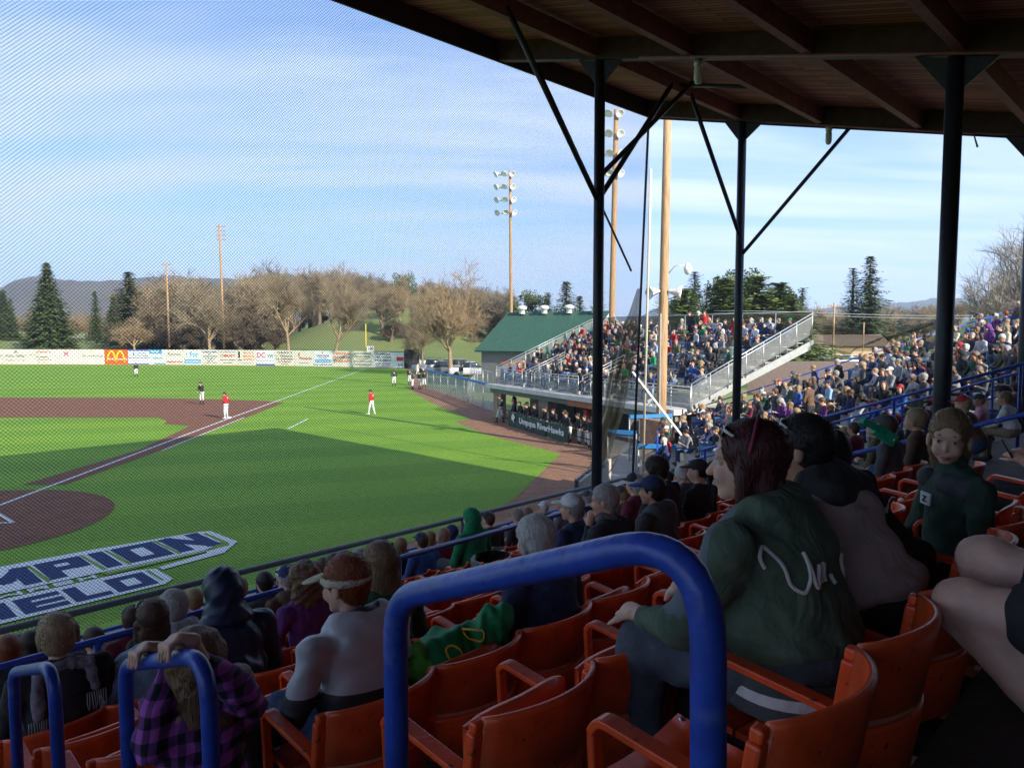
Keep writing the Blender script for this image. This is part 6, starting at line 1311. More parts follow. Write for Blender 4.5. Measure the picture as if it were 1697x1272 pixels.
def hero(label, s_, k, top, legs, hair, hairc, hat=None, hatc=None, bulk=1.0, skin=0, h=.013, face=False, hooded=False, sc=1.0, ps=None, extra=None, t_off=0., z_off=0., group=None, wamp=.007, seed=0, strn=450, sh_=None, zfloor=None, shoes=SHOE, headh=.0075, coat=0, hs=1.0, child=0):
    ps = dict(ps or {}); J = ps.pop('J', None) or pose(bulk=bulk, **ps); R = J['R']
    root = empty('person', W(s_, trow(k)+.03+t_off, (zfloor if zfloor is not None else zrow(k))+z_off), ANG+(sh_ or 0), label, 'person', group); root.scale = (sc,)*3
    P_ = body_prims(J, bulk, True, False, coat=coat); hp = xf(head_prims(0, child), J['HR'], J['hd'], hs)
    thin = [(*p[:5], 0) for p in body_prims(J, bulk, True, False, thin=.026) if p[5] != 3]
    subs = []
    if face:
        for sg_ in (1, -1): subs.append((('e', J['HR']@(hs*V3(.098, sg_*.032, .001))+J['hd'], hs*V3(.016, .016, .0105), J['HR'], 0, 0), .006))
    # one continuous body: coarse grid below, the head is meshed with it when a face shows
    bm_ = sdf_mesh('body', thin+hp, .010 if not face else .0072, .016 if not face else .012, subs); link('body', bm_, SKIN[skin], root)
    T_ = [p for p in P_ if p[5] == 1]; T_ = T_+(hood_down(J, R) if hooded else []); T_ = T_+(extra(J) if extra else [])
    tm = sdf_mesh('jacket', T_, h, .035, (), wrk(wamp, 15, seed)); jk = link('jacket', tm, CL[top] if isinstance(top, str) else top, root)
    L_ = [p for p in P_ if p[5] == 2]
    lm = sdf_mesh('trousers', L_, .016, .03, (), wrk(wamp*.8, 14, seed+3)); link('trousers', lm, legs if not isinstance(legs, str) else PANTS[legs], root)
    S_ = [p for p in P_ if p[5] == 3]
    link('shoes', sdf_mesh('shoes', S_, .014, .015), shoes, root)
    HMx = Matrix([list(x) for x in J['HR']]).to_4x4()@Matrix.Scale(hs, 4); HMx.translation = Vector(J['hd']); hp_ = None
    if hat != 'hood' and hair:
        H_ = HAIR[hair]; hm = sdf_mesh('hair', [(*p[:5], 0) for p in H_['p']], headh, .03, H_['s'], wrk(.0028 if hair != 'curly' else .018, 55 if hair != 'curly' else 38, seed+5)); ho = link('hair', hm, HC[hairc], root); ho.matrix_local = HMx; hp_ = ho
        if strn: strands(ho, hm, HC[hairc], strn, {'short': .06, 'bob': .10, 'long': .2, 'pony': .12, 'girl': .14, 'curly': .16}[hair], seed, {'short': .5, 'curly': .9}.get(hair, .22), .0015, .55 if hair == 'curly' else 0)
    if hat in ('cap', 'beanie', 'hood'):
        me = capmesh(.008, hat); ho = link(hat, me, CL[hatc] if isinstance(hatc, str) else hatc, root); ho.matrix_local = HMx
    if face: face_details(root, J, HC[hairc], SKIN[skin], hs)
    occ[(k, int((s_-1.35)//SEATW))] = 1
    return root, J, HMx, jk
def s_at(px, k, dt=.25):
    t = trow(k)+dt; kk = (px-848.5)/F*1.02; return t*(.719+.695*kk)/(.695-.719*kk)
def shades(root, HMx, frame, col=None, z=.085, tilt=-.45):
    m_ = MB(); pts = []
    o = empty('sunglasses', (0, 0, 0)); o.parent = root; o.matrix_local = HMx@Matrix.Translation((.022, 0, z))@Matrix.Rotation(tilt, 4, 'Y')
    m_.tube(fillet([(.012, .080, 0), (.042, .06, 0), (.050, 0, .004), (.042, -.06, 0), (.012, -.080, 0)], .02, 4), .0055, 6); m_.build('glasses_frame', frame, o)
    for sg_ in (1, -1): a_ = MB(); a_.tube([(.012, sg_*.080, 0), (-.05, sg_*.086, -.004), (-.095, sg_*.086, -.022)], .0026, 5); a_.build('glasses_arm', MT['black'], o)
    for sg_ in (1, -1):
        l_ = MB(); l_.lathe([(0, .006), (.018, .004), (.024, 0), (0, -.002)], (.044, sg_*.034, -.006), 12, axis='x'); l_.build('lens', MT['glass'], o)
    o['label'] = 'sunglasses pushed up on the hair'; return o
HLAB = []
# 1. woman in the dark green hooded sweatshirt
def hemband(J): return []
DG = M('cloth_forest_green', (.085, .125, .088), .92, .22, 9, .3, 60, fold=.38)
root, J, HMx, jk = hero('woman in dark green hooded sweatshirt with dark red hair right of the big loop', 2.22, 1, DG, M('grey_heather', (.075, .085, .11), .95, .25, 20, .3, 90), 'long', 'auburn', bulk=1.58, skin=2, face=True, hooded=True, sc=1.04, ps=dict(lean=.27, yaw=.42, arms='fore', nod=.0, knees=.14), h=.011, seed=2, t_off=.05, wamp=.010, headh=.006, strn=900)
shades(root, HMx, MT['white'])
m_ = MB(); m_.tube([(-.015-.02*math.sin(t_), .100*math.cos(t_), .045+.104*math.sin(t_)) for t_ in [i*math.pi/16 for i in range(17)]], .006, 6); o = m_.build('hair_band', M('berry_band', (.22, .02, .05), .6), root); o.matrix_local = HMx
# knitted hem with white stripe
hip = J['hip']
for nm, z0, z1, mt_ in (('ribbed_hem', -.085, -.045, CL['charcoal']), ('hem_stripe', -.045, -.012, CL['white']), ('ribbed_hem', -.012, .03, CL['charcoal'])):
    m_ = MB(); n = 36; V = []
    for z in (z0, z1):
        for i in range(n): a_ = 2*math.pi*i/n; V.append((hip[0]-.005+.205*math.cos(a_), .240*math.sin(a_), hip[2]+z+.01))
    m_.add(V, [(i, (i+1) % n, n+(i+1) % n, n+i) for i in range(n)], 0, True); m_.build(nm, mt_, root)
# script lettering across the back: tube strokes laid on the cloth
from mathutils.bvhtree import BVHTree
bv = BVHTree.FromPolygons([v.co for v in jk.data.vertices], [p.vertices for p in jk.data.polygons])
def on_back(y, z): 
    hit = bv.ray_cast(Vector((-1.5, y, z)), Vector((1, 0, 0)))[0]; return (hit+Vector((-.004, 0, 0))) if hit else Vector((-.1, y, z))
def stroke(pts, r_=.0062):
    out_ = []; 
    Q_ = [pts[0]]+list(pts)+[pts[-1]]
    for p0, p1, p2, p3 in zip(Q_, Q_[1:], Q_[2:], Q_[3:]):
        for i in range(6):
            t = i/6; out_.append(on_back(*[.5*(2*b+(c-a)*t+(2*a-5*b+4*c-d)*t*t+(3*b-a-3*c+d)*t**3) for a, b, c, d in zip(p0, p1, p2, p3)]))
    out_.append(on_back(*pts[-1])); m_ = MB(); m_.tube(out_, r_, 6); return m_.build('script_stroke', CL['white'], root)
cz_ = J['ch'][2]+.0
S1 = [(.205, .02), (.215, .055), (.19, .075), (.175, .04), (.165, -.02), (.14, -.045), (.115, -.01), (.11, .06)]
S2 = [(.11, .06), (.105, -.02), (.095, -.035), (.08, .0), (.075, .02), (.07, -.03)]; S3 = [(.07, .0), (.055, .022), (.045, -.03)]; S4 = [(.01, -.02), (.0, -.045)]; S5 = [(-.10, -.055), (-.095, .01), (-.12, .0), (-.13, -.02)]; S6 = [(-.13, .01), (-.15, -.02), (-.16, .01), (-.17, -.03), (-.19, .0)]
for S_ in (S1, S2, S3, S4, S5, S6): stroke([(a_, cz_+b_-.03) for a_, b_ in S_])
sh_ = J['shL']; me = jk.data; me.materials.append(M('cloth_slate_panel', (.13, .15, .18), .9, .15, 12, .25, 60)); c = np.empty(len(me.polygons)*3); me.polygons.foreach_get('center', c); c = c.reshape(-1, 3)
me.polygons.foreach_set('material_index', ((c[:, 0] > sh_[0]+.035) & (c[:, 2] > J['ch'][2]-.16) & (np.abs(c[:, 1]) > .12)).astype(np.int32)); me.update()
# 2. man in grey sweater with black hood
root, J, HMx, jk = hero('broad back in taupe sweatshirt with black hood and dark hair, right of the green sweatshirt', 2.82, 1, M('cloth_taupe', (.46, .37, .36), .92, .12, 9, .25, 70, fold=.3), 'black', 'short', 'black', bulk=1.55, skin=0, sc=1.05, ps=dict(lean=.50, yaw=.25, arms='knees', knees=.16), t_off=.02, h=.012, seed=4, strn=700)
m_ = sdf_mesh('hood', [(*p[:5], 0) for p in hood_down(J, J['R'])]+[('c', J['nk']+J['R']@V3(-.13, .13, -.05), J['nk']+J['R']@V3(-.13, -.13, -.05), .05, .05, 0)], .012, .05, (), wrk(.006, 14, 3)); link('hood', m_, CL['black'], root)
shades(root, HMx, MT['white'], z=.08)
# 3. black jacket with three bar mark
root, J, HMx, jk = hero('person in black jacket with three small white slanted bars behind the taupe back', 3.36, 1, 'black', 'black', 'short', 'black', 'cap', 'black', bulk=1.2, ps=dict(lean=.62, yaw=.2, nod=.3, arms='knees'), seed=6, strn=0, sc=.98, t_off=.10)
bv3 = BVHTree.FromPolygons([v.co for v in jk.data.vertices], [p.vertices for p in jk.data.polygons])
for i in range(3):
    y = .06-.02*i; hit = bv3.ray_cast(Vector((-1.2, y, J['ch'][2]+.02)), Vector((1, 0, 0)))[0]
    if hit: m_ = MB(); m_.beam(hit+Vector((-.004, 0, -.012)), hit+Vector((-.004, -.010, .006+.010*i)), .004, .012); m_.build('white_bar', CL['white'], root)
# 4. girl looking at the camera
root, J, HMx, jk = hero('girl in dark green pullover turning round to look straight at the camera', 3.84, 1, M('cloth_girl_green', (.038, .070, .052), .95, .3, 9, .3, 70, fold=.3), 'navy', 'girl', 'light brown', child=1, bulk=1.0, skin=2, face=True, sc=.96, hs=1.10, ps=dict(lean=.05, twist=.75, yaw=1.32, nod=.04, arms='lap', roll=-.06), seed=8, headh=.005, strn=700, t_off=.0, h=.011, extra=lambda J: [('c', J['nk']+V3(0, 0, .0), J['nk']+V3(.01, 0, .055), .062, .060, 1)])
fr = rotz(.75); c = J['ch']+fr@V3(.126, -.01, -.04); m_ = MB(); m_.box((0, 0, 0), (.012, .085, .060)); o = m_.build('chest_patch', CL['white'], root, tuple(c), .75, .003)
lettering('Z', .028, .036, MT['black'], root, tuple(c+fr@V3(.008, 0, 0)), (math.pi/2, 0, .75+math.pi/2))
m_ = sdf_mesh('grey_yoke', [('c', J['shL']+V3(.03, 0, .0), J['ch']+fr@V3(.085, .07, .05), .062, .05, 0), ('c', J['shR']+V3(.02, 0, 0), J['ch']+fr@V3(.085, -.07, .05), .062, .05, 0)], .012, .04); link('shoulder_panel', m_, CL['charcoal'], root)
# 5. pink hoodie at right edge
root, J, HMx, jk = hero('person in pink hooded top cut by the right edge, holding up a phone', 5.55, 1, 'pink', 'black', 'long', 'brown', bulk=1.25, skin=2, sc=1.05, ps=dict(lean=.0, yaw=.2, arms='phone'), t_off=-.30, seed=9, hooded=True)
ph_ = J['haL']+V3(.06, 0, .05); m_ = MB(); m_.box((0, 0, 0), (.010, .075, .15), 0, 0, .5); o = tag(m_.build('phone', MT['black'], None, tuple(Vector(W(5.55, trow(1)-.27, zrow(1)))+Matrix.Rotation(ANG, 3, 'Z')@Vector(ph_*1.05)), ANG, .004), 'black phone in the raised hand of the pink top at the right edge', 'phone')
# 6. bare kneed man at the right edge (row of the viewer)
Jk = pose(lean=.05, arms='lap', bulk=1.15, knees=.12); Jk['kneeL'] = V3(.70, .10, .545); Jk['kneeR'] = V3(.70, -.15, .62); Jk['anL'] = V3(.30, .12, .12); Jk['anR'] = V3(.30, -.16, .14); Jk['hipL'] = V3(.22, .10, .56); Jk['hipR'] = V3(.22, -.12, .56)
for a_ in ('haL', 'haR', 'elL', 'elR'): Jk[a_] = Jk[a_]+V3(-.12, 0, .05)
root0 = empty('person', W(2.50, -.19, 4.467), ANG, 'bare kneed man in black shorts cut by the right edge at the bottom', 'person')
bp_ = body_prims(Jk, 1.2, True, True, thin=.0); legs_ = []
for s_ in 'LR': kn_ = Jk['knee'+s_]; legs_ += [ell(kn_+V3(.030, 0, .022), (.040, .042, .040)), ell(kn_*.62+Jk['an'+s_]*.38+V3(-.035, 0, 0), (.052, .058, .11)), cap(kn_+V3(.035, 0, -.05), Jk['an'+s_]+V3(.01, 0, .05), .030, .026)]
for s_ in 'LR': legs_ += [cap(Jk['hip'+s_], Jk['knee'+s_], .088, .068), cap(Jk['knee'+s_]+V3(.008, 0, .0), Jk['knee'+s_]+V3(-.02, 0, .02), .064, .062), cap(Jk['knee'+s_], Jk['knee'+s_]*.6+Jk['an'+s_]*.4, .060, .062), cap(Jk['knee'+s_]*.6+Jk['an'+s_]*.4+V3(-.03, 0, 0), Jk['an'+s_], .058, .040)]
bm2 = sdf_mesh('body', [(*p[:5], 0) for p in bp_ if p[5] in (0, 1)]+legs_, .010, .022, (), wrk(.0022, 26, 4)); link('body', bm2, M('skin_pale_leg', (.74, .46, .36), .5, .14, 11, .25, 60, spec=.35), root0)
m_ = []
for s_ in 'LR': a_, b_ = Jk['hip'+s_], Jk['knee'+s_]; m_.append(('c', a_, a_+(b_-a_)*.60, .125, .108, 0))
link('shorts', sdf_mesh('shorts', m_+[('e', Jk['hip'], V3(.19, .22, .14), None, 0, 0)], .013, .03, (), wrk(.008, 13, 1)), CL['black'], root0)
link('shirt', sdf_mesh('shirt', [p for p in body_prims(Jk, 1.28, False, False) if p[5] == 1], .02, .03), CL['navy'], root0); link('shoes', sdf_mesh('shoes', [p for p in bp_ if p[5] == 3], .014, .02), SHOE, root0)
hat_part(root0, Jk, 'short', HC['brown'])
def zone(m, dark, zc, c, rad):      # lower body and collar of the windbreaker are a darker cloth: a crisp seam in object space
    t = m.node_tree; b = t.nodes['Principled BSDF']; old = b.inputs['Base Color'].links[0].from_socket; tcn = t.nodes.new('ShaderNodeTexCoord'); sp = t.nodes.new('ShaderNodeSeparateXYZ'); t.links.new(tcn.outputs['Object'], sp.inputs[0])
    def mt(op, a_, b_=None):
        n = t.nodes.new('ShaderNodeMath'); n.operation = op
        for i, v in enumerate((a_, b_)):
            if v is None: continue
            if isinstance(v, (int, float)): n.inputs[i].default_value = v
            else: t.links.new(v, n.inputs[i])
        return n.outputs[0]
    vd = t.nodes.new('ShaderNodeVectorMath'); vd.operation = 'DISTANCE'; t.links.new(tcn.outputs['Object'], vd.inputs[0]); vd.inputs[1].default_value = tuple(c)
    f = mt('MAXIMUM', mt('LESS_THAN', sp.outputs[2], float(zc)), mt('LESS_THAN', vd.outputs['Value'], rad)); mxn = t.nodes.new('ShaderNodeMixRGB'); t.links.new(f, mxn.inputs[0]); t.links.new(old, mxn.inputs[1]); mxn.inputs[2].default_value = (*dark, 1); t.links.new(mxn.outputs[0], b.inputs['Base Color'])
def recolour(o, mats, fn):
    me = o.data; [me.materials.append(m_) for m_ in mats]; n = len(me.polygons); c = np.empty(n*3); me.polygons.foreach_get('center', c); c = c.reshape(-1, 3); mi = fn(c).astype(np.int32); me.polygons.foreach_set('material_index', mi); me.update()
# 7. visor lady
GRY = M('cloth_windbreaker', (.60, .62, .68), .6, .12, 6, .2, 40)
root, J, HMx, jk = hero('red haired woman with white visor and two tone grey windbreaker left of the big loop', s_at(600, 3), 3, GRY, DEN, 'short', 'red', bulk=1.25, skin=2, face=True, hooded=True, ps=dict(lean=.14, yaw=.38, arms='cross', nod=.12, knees=.13), sc=.97, seed=12, h=.012, headh=.0065, strn=900, t_off=.03, wamp=.012)
m_ = sdf_mesh('visor', [ell((-.012, 0, .030), (.119, .099, .06))], .007, .006, [(ell((-.012, 0, .03), (.110, .090, .09)), .004)], None, lambda X: np.abs(X[:, 2]-.030-.10*X[:, 0])-.021); o = link('visor', m_, CL['cream'], root); o.matrix_local = HMx
m_ = sdf_mesh('visor_brim', [ell((.128, 0, .030), (.085, .078, .0135), 0, roty(.22))], .007, .006, (), None, lambda X: .075-X[:, 0]); b2 = link('visor_brim', m_, CL['cream'], o)
zc = J['ch'][2]-.07; nk_ = J['nk']
zone(GRY, (.050, .052, .060), zc-.07, nk_, .135)
# others close by
def H(label, px, k, **kw): return hero(label, s_at(px, k), k, **kw)
root, J, HMx, jk = H('person with navy rain hood up between the plaid child and the visor woman', 378, 5, top=M('cloth_navy_rain', (.016, .026, .070), .42, .15, 6, .1, 30), legs='navy', hair=None, hairc='brown', hat='hood', hatc=M('cloth_navy_hood', (.016, .026, .070), .42, .15, 6, .1, 30), bulk=1.35, ps=dict(lean=.14, yaw=-.1, arms='cross', nod=.1), sc=1.05, seed=14, wamp=.013)
root, J, HMx, jk = H('woman with short sandy curled hair in black coat and fringed grey scarf at lower left', 92, 6, top='black', legs='black', hair='bob', hairc='sandy', bulk=1.28, ps=dict(lean=.08, yaw=.1, arms='lap'), sc=1.04, seed=15, strn=800)
m_ = sdf_mesh('scarf', [('c', J['nk']+V3(-.07, .09, .0), J['nk']+V3(-.07, -.09, .0), .045, .045, 0), ('c', J['nk']+V3(-.10, .13, .0), J['nk']+V3(-.16, .15, -.20), .035, .04, 0), ('c', J['nk']+V3(-.10, -.13, .0), J['nk']+V3(-.16, -.14, -.12), .035, .03, 0)], .011, .03, (), wrk(.01, 24, 2)); so_ = link('scarf', m_, M('cloth_scarf', (.20, .18, .22), .95, .4, 30, .4, 60), root)
m_ = MB()
for c_ in ((-.165, .15, -.22), (-.165, -.14, -.15)):
    for i in range(9): x0 = Vector(J['nk'])+Vector(c_)+Vector((-.01, (i-4)*.012, 0)); m_.tube([x0, x0+Vector((-.006, .002*math.sin(i), -.03)), x0+Vector((-.010, .004*math.sin(i), -.06)), x0+Vector((-.012, .007*math.sin(i*2), -.10))], .0028, 4)
m_.build('fringe', CL['light grey'], so_)
root, J, HMx, jk = H('brown haired woman with white sunglasses and pale blue shirt behind the plaid child', 252, 6, top='light blue', legs='denim', hair='long', hairc='brown', bulk=1.0, ps=dict(lean=.05, yaw=.05), seed=16, skin=0, strn=700); shades(root, HMx, MT['white'])
H('grey haired person with pale lilac collar just beyond the white sunglasses woman', 290, 7, top='light grey', legs='charcoal', hair='bob', hairc='grey', bulk=1.15, ps=dict(lean=.1, yaw=.3), seed=17, hooded=True, sc=1.02)
H('person in black hooded jacket, hood up, in front of the handicapped area sign', 258, 8, top='black', legs='black', hair=None, hairc='brown', hat='hood', hatc='black', bulk=1.1, ps=dict(lean=.05, yaw=.5), seed=18)
H('person with huge curly light brown hair and purple top beside the olive coat', 507, 6, top='purple', legs='denim', hair='curly', hairc='light brown', bulk=1.0, ps=dict(lean=.05, yaw=0.), seed=19, strn=1300)
H('man in dark cap and olive brown coat left of the huge curly hair', 482, 8, top='brown', legs='tan', hair='short', hairc='grey', hat='cap', hatc='navy', bulk=1.2, ps=dict(lean=.1, yaw=0), seed=20, hooded=True)
H('long haired person mostly hidden behind the white visor woman', 640, 4, top='dark green', legs='denim', hair='long', hairc='light brown', bulk=1.0, ps=dict(lean=.1, yaw=.0), seed=21, strn=700)
H('woman with thick white hair in a navy sweater behind the top bar of the loop', 905, 3, top='navy', legs='black', hair='bob', hairc='white', bulk=1.45, skin=2, ps=dict(lean=.16, yaw=.1, nod=.15), seed=22, sc=.94, strn=1000, h=.012)
H('man in pale trucker cap and blue jacket left of the patterned scarf person', 957, 5, top='navy', legs='denim', hair='short', hairc='grey', hat='cap', hatc='white', bulk=1.15, skin=0, ps=dict(lean=.1, yaw=.25), seed=23)
root, J, HMx, jk = H('grey curly haired person with patterned scarf and a hand on the mouth', 1021, 4, top='black', legs='black', hair='short', hairc='grey', bulk=1.05, ps=dict(lean=.18, yaw=.45, arms='chin', nod=.1), seed=24)
link('scarf', sdf_mesh('scarf', [('c', J['nk']+V3(.03, .05, .02), J['nk']+V3(.03, -.05, .02), .06, .06, 0), ('e', J['nk']+V3(.0, 0, .0), V3(.09, .11, .05), None, 0, 0)], .012, .03, (), wrk(.012, 22, 2)), M('cloth_pattern_scarf', (.22, .20, .19), .9, .6, 40, .3, 60, col2=(.04, .04, .05)), root)
bb_, J, HMx, jk = H('person in grey hooded sweatshirt and black cap with bright blue brim', 1096, 4, top='charcoal', legs='denim', hair='short', hairc='dark brown', hat='cap', hatc='navy', bulk=1.2, ps=dict(lean=.18, yaw=.35, arms='lap'), seed=25, hooded=True, sc=.98)
link('cap_brim', sdf_mesh('brim', [ell((.130, 0, .043), (.080, .072, .014), 0, roty(.12))], .007, .006, (), None, lambda X: .07-X[:, 0]), CL['blue'], bb_).matrix_local = HMx
H('boy with thick brown hair in a black quilted jacket behind the blue brimmed cap', 1112, 5, top='black', legs='black', hair='bob', hairc='dark brown', bulk=1.25, ps=dict(lean=.3, yaw=.25, nod=.1), seed=26, sc=1.12, wamp=.012, strn=800)
# 8. child in the purple plaid shirt hanging on loop two
def plaid():
    m = bpy.data.materials.new('cloth_purple_plaid'); m.use_nodes = True; t = m.node_tree; b = t.nodes['Principled BSDF']; b.inputs['Roughness'].default_value = .9; tcn = t.nodes.new('ShaderNodeTexCoord'); sp = t.nodes.new('ShaderNodeSeparateXYZ'); t.links.new(tcn.outputs['Object'], sp.inputs[0])
    def mt(op, a_, b_=None):
        n = t.nodes.new('ShaderNodeMath'); n.operation = op
        for i, v in enumerate((a_, b_)):
            if v is None: continue
            if isinstance(v, (int, float)): n.inputs[i].default_value = v
            else: t.links.new(v, n.inputs[i])
        return n.outputs[0]
    g1 = mt('GREATER_THAN', mt('FRACT', mt('MULTIPLY', sp.outputs[2], 14)), .5); g2 = mt('GREATER_THAN', mt('FRACT', mt('MULTIPLY', mt('ADD', sp.outputs[1], sp.outputs[0]), 16)), .5); s = mt('MULTIPLY', mt('ADD', g1, g2), .5)
    cr = t.nodes.new('ShaderNodeValToRGB'); cr.color_ramp.interpolation = 'CONSTANT'; cr.color_ramp.elements[0].color = (.42, .10, .46, 1); cr.color_ramp.elements[1].position = .9; cr.color_ramp.elements[1].color = (.012, .010, .02, 1); e_ = cr.color_ramp.elements.new(.4); e_.color = (.14, .04, .18, 1)
    t.links.new(s, cr.inputs[0]); t.links.new(cr.outputs[0], b.inputs['Base Color']); return m
PL_ = plaid(); cs_, ct_ = .98, 2.36; cfz = 3.60
Jc = pose(kind='stand', arms='side', ht=.66, bulk=.72); base = Vector(W(cs_, ct_, cfz)); Ri = Matrix.Rotation(-ANG, 3, 'Z')
def tol(p): return np.array(Ri@(Vector(p)-base))
hL = tol(W(.84, 2.46, 4.745)); hR = tol(W(.84, 2.20, 4.85))
for s_, hh in (('L', hL), ('R', hR)):
    sh = Jc['sh'+s_]; Jc['ha'+s_] = hh; Jc['el'+s_] = (sh+hh)/2+V3(-.05, .03*(1 if s_ == 'L' else -1), -.02)
Jc['hd'] = Jc['hd']+V3(-.0, 0, -.03)
rootc = empty('person', base, ANG, 'child in purple and black plaid shirt gripping the blue pipe loop with both hands', 'person')
skp = []
for s_, hh, t0 in (('L', hL, 2.46), ('R', hR, 2.20)):
    ex = Ri@Vector(W(0, 1, 0))          # along the bar, downhill
    bar = Vector(hh); el = Vector(Jc['el'+s_]); nrm = (Ri@Vector(W(1, 0, 0)))  # across the bar
    exv = Vector((ex.x, ex.y, -.365)).normalized(); side = exv.cross(Vector((0, 0, 1))).normalized(); toC = side if (side.dot(-nrm) > 0) else -side   # toward the viewer side
    top_ = bar+Vector((0, 0, .040)); bk = bar-toC*.045+Vector((0, 0, -.01)); wrist = bar-toC*.075+Vector((0, 0, -.055)); Jc['ha'+s_] = np.array(wrist)
    skp += [('c', np.array(wrist), np.array(bk+Vector((0, 0, .02))), .022, .024, 0), ('c', np.array(bk+Vector((0, 0, .03))), np.array(top_), .022, .018, 0), ('c', np.array(bk+exv*.022+Vector((0, 0, .03))), np.array(top_+exv*.024), .018, .015, 0), ('c', np.array(bk-exv*.022+Vector((0, 0, .03))), np.array(top_-exv*.024), .018, .015, 0)]
    for i, o_ in enumerate((-.030, -.010, .011, .031)):
        a_ = top_+exv*o_; b_ = bar+toC*.034+exv*(o_*1.15)+Vector((0, 0, .020+.003*i)); c_ = bar+toC*.040+exv*(o_*1.25)+Vector((0, 0, -.020+.006*(i % 2)))
        skp += [('c', np.array(a_), np.array(b_), .0088, .0082, 0), ('c', np.array(b_), np.array(c_), .0082, .0068, 0)]
    th = bk+exv*.035; skp += [('c', np.array(th), np.array(bar+exv*.055-toC*.005+Vector((0, 0, .034))), .010, .008, 0)]
for s_ in 'LR': Jc['el'+s_] = (Jc['sh'+s_]+Jc['ha'+s_])/2+V3(-.02, .02*(1 if s_ == 'L' else -1), -.01)
skp += [(*p[:5], 0) for p in body_prims(Jc, .72, False, False, thin=.026) if p[5] in (1, 2)]+xf(head_prims(0), Jc['HR'], Jc['hd'], .93)+[('c', Jc['nk'], Jc['hd']+V3(0, 0, -.05), .04, .04, 0)]
link('body', sdf_mesh('body', skp, .0075, .010), SKIN[2], rootc)
T_ = []
for s_ in 'LR':
    T_ += [('c', Jc['sh'+s_], Jc['el'+s_], .060, .056, 1), ('c', Jc['el'+s_], Jc['el'+s_]+(Jc['ha'+s_]-Jc['el'+s_])*.9, .056, .042, 1)]
T_ += [p for p in body_prims(Jc, .74, False, False) if p[5] == 1 and p[0] == 'e']
link('plaid_shirt', sdf_mesh('plaid_shirt', T_, .011, .025, (), wrk(.010, 24, 5)), PL_, rootc); link('trousers', sdf_mesh('trousers', [p for p in body_prims(Jc, .74, False, False) if p[5] == 2], .015, .02), DEN, rootc)
H_ = HAIR['long']; hm = sdf_mesh('hair', [(*p[:5], 0) for p in H_['p']], .008, .03, H_['s'], wrk(.006, 50, 9)); ho = link('hair', hm, HC['light brown'], rootc); Mx = Matrix([list(x) for x in Jc['HR']]).to_4x4()@Matrix.Scale(.95, 4); Mx.translation = Vector(Jc['hd']); ho.matrix_local = Mx; strands(ho, hm, HC['light brown'], 700, .18, 3, .3)
Jd = pose(arms='lap', bulk=.95, yaw=-.9, nod=.2)
rootd = empty('person', W(1.28, 2.62, 3.606), ANG, 'small child with loose blond brown hair at the right post of the plaid child\'s loop', 'person'); rootd.scale = (.64,)*3
link('body', sdf_mesh('body', [(*p[:5], 0) for p in body_prims(Jd, .9, True, False, thin=.01)]+xf(head_prims(0), Jd['HR'], Jd['hd'], 1.2), .012, .014), SKIN[0], rootd)
link('shirt', sdf_mesh('shirt', [p for p in body_prims(Jd, .95, False, False) if p[5] == 1], .015, .03, (), wrk(.008, 20, 5)), CL['charcoal'], rootd); link('trousers', sdf_mesh('trousers', [p for p in body_prims(Jd, .95, False, False) if p[5] == 2], .018, .03), CL['black'], rootd)
hm = sdf_mesh('hair', [(*p[:5], 0) for p in H_['p']], .008, .03, H_['s'], wrk(.006, 50, 4)); ho = link('hair', hm, HC['light brown'], rootd); Mx = Matrix([list(x) for x in Jd['HR']]).to_4x4()@Matrix.Scale(1.22, 4); Mx.translation = Vector(Jd['hd']); ho.matrix_local = Mx; strands(ho, hm, HC['sandy'], 700, .18, 8, .4)

# ================= mid distance named spectators =================
def S(label, px, k, top, legs, hair, hairc, hat=None, hatc=None, pr=0, da=0, sc=1.0, skin=0):
    s_ = s_at(px, k); occ[(k, int((s_-1.35)//SEATW))] = 1
    if hat == 'hood' and hatc is None: hatc = top
    return person(W(s_, trow(k)+.03, zrow(k)), ANG+da, PROTO[pr], top, PANTS[legs], hair, hairc, hat, hatc, label, 'spectators under the grandstand roof', sc, skin=skin)
S('red haired person cut by the left edge above the third loop', 8, 9, 'black', 'black', 'bob', 'red', pr=0)
S('person with dark brown hair in black near the left edge behind the red hair', 22, 11, 'black', 'black', 'short', 'dark brown', pr=5)
S('woman in sunglasses with dark hair near the left edge', 46, 10, 'black', 'denim', 'long', 'dark brown', pr=2)
S('boy with brown hair in a dark quilted jacket beside the scarf woman', 150, 9, 'charcoal', 'black', 'short', 'brown', pr=2, sc=.92)
S('small child in bright blue and yellow between the boy and the hooded person', 197, 11, 'blue', 'denim', 'short', 'black', pr=0, sc=.78)
S('person in camouflage coloured cap beside the small blue rail sign', 328, 10, 'olive', 'black', 'bob', 'blond', 'cap', 'olive', pr=1)
S('black haired man in dark jacket near the grey front pipe left of the curly hair', 442, 9, 'charcoal', 'black', 'short', 'black', pr=0)
S('man in sunglasses and dark jacket against the front pipe above the visor woman', 538, 10, 'black', 'black', 'short', 'brown', pr=2)
S('grey haired person in tan coat right of the sunglasses man', 597, 10, 'tan', 'black', 'bob', 'grey', pr=2)
S('person in white sun hat and pale blue top at the front rail', 612, 12, 'light blue', 'tan', 'bob', 'white', 'cap', 'white', pr=5)
S('grey blond person in white and black top at the front rail', 640, 11, 'white', 'black', 'bob', 'sandy', pr=0)
S('blond person in black right of the white and black top', 675, 11, 'black', 'denim', 'bob', 'blond', pr=4)
S('man in navy cap and denim blue jacket by the empty orange seats', 702, 10, 'blue', 'denim', 'short', 'brown', 'cap', 'navy', pr=7)
S('woman with pale blond hair in purple between two women', 716, 12, 'purple', 'black', 'long', 'blond', pr=0)
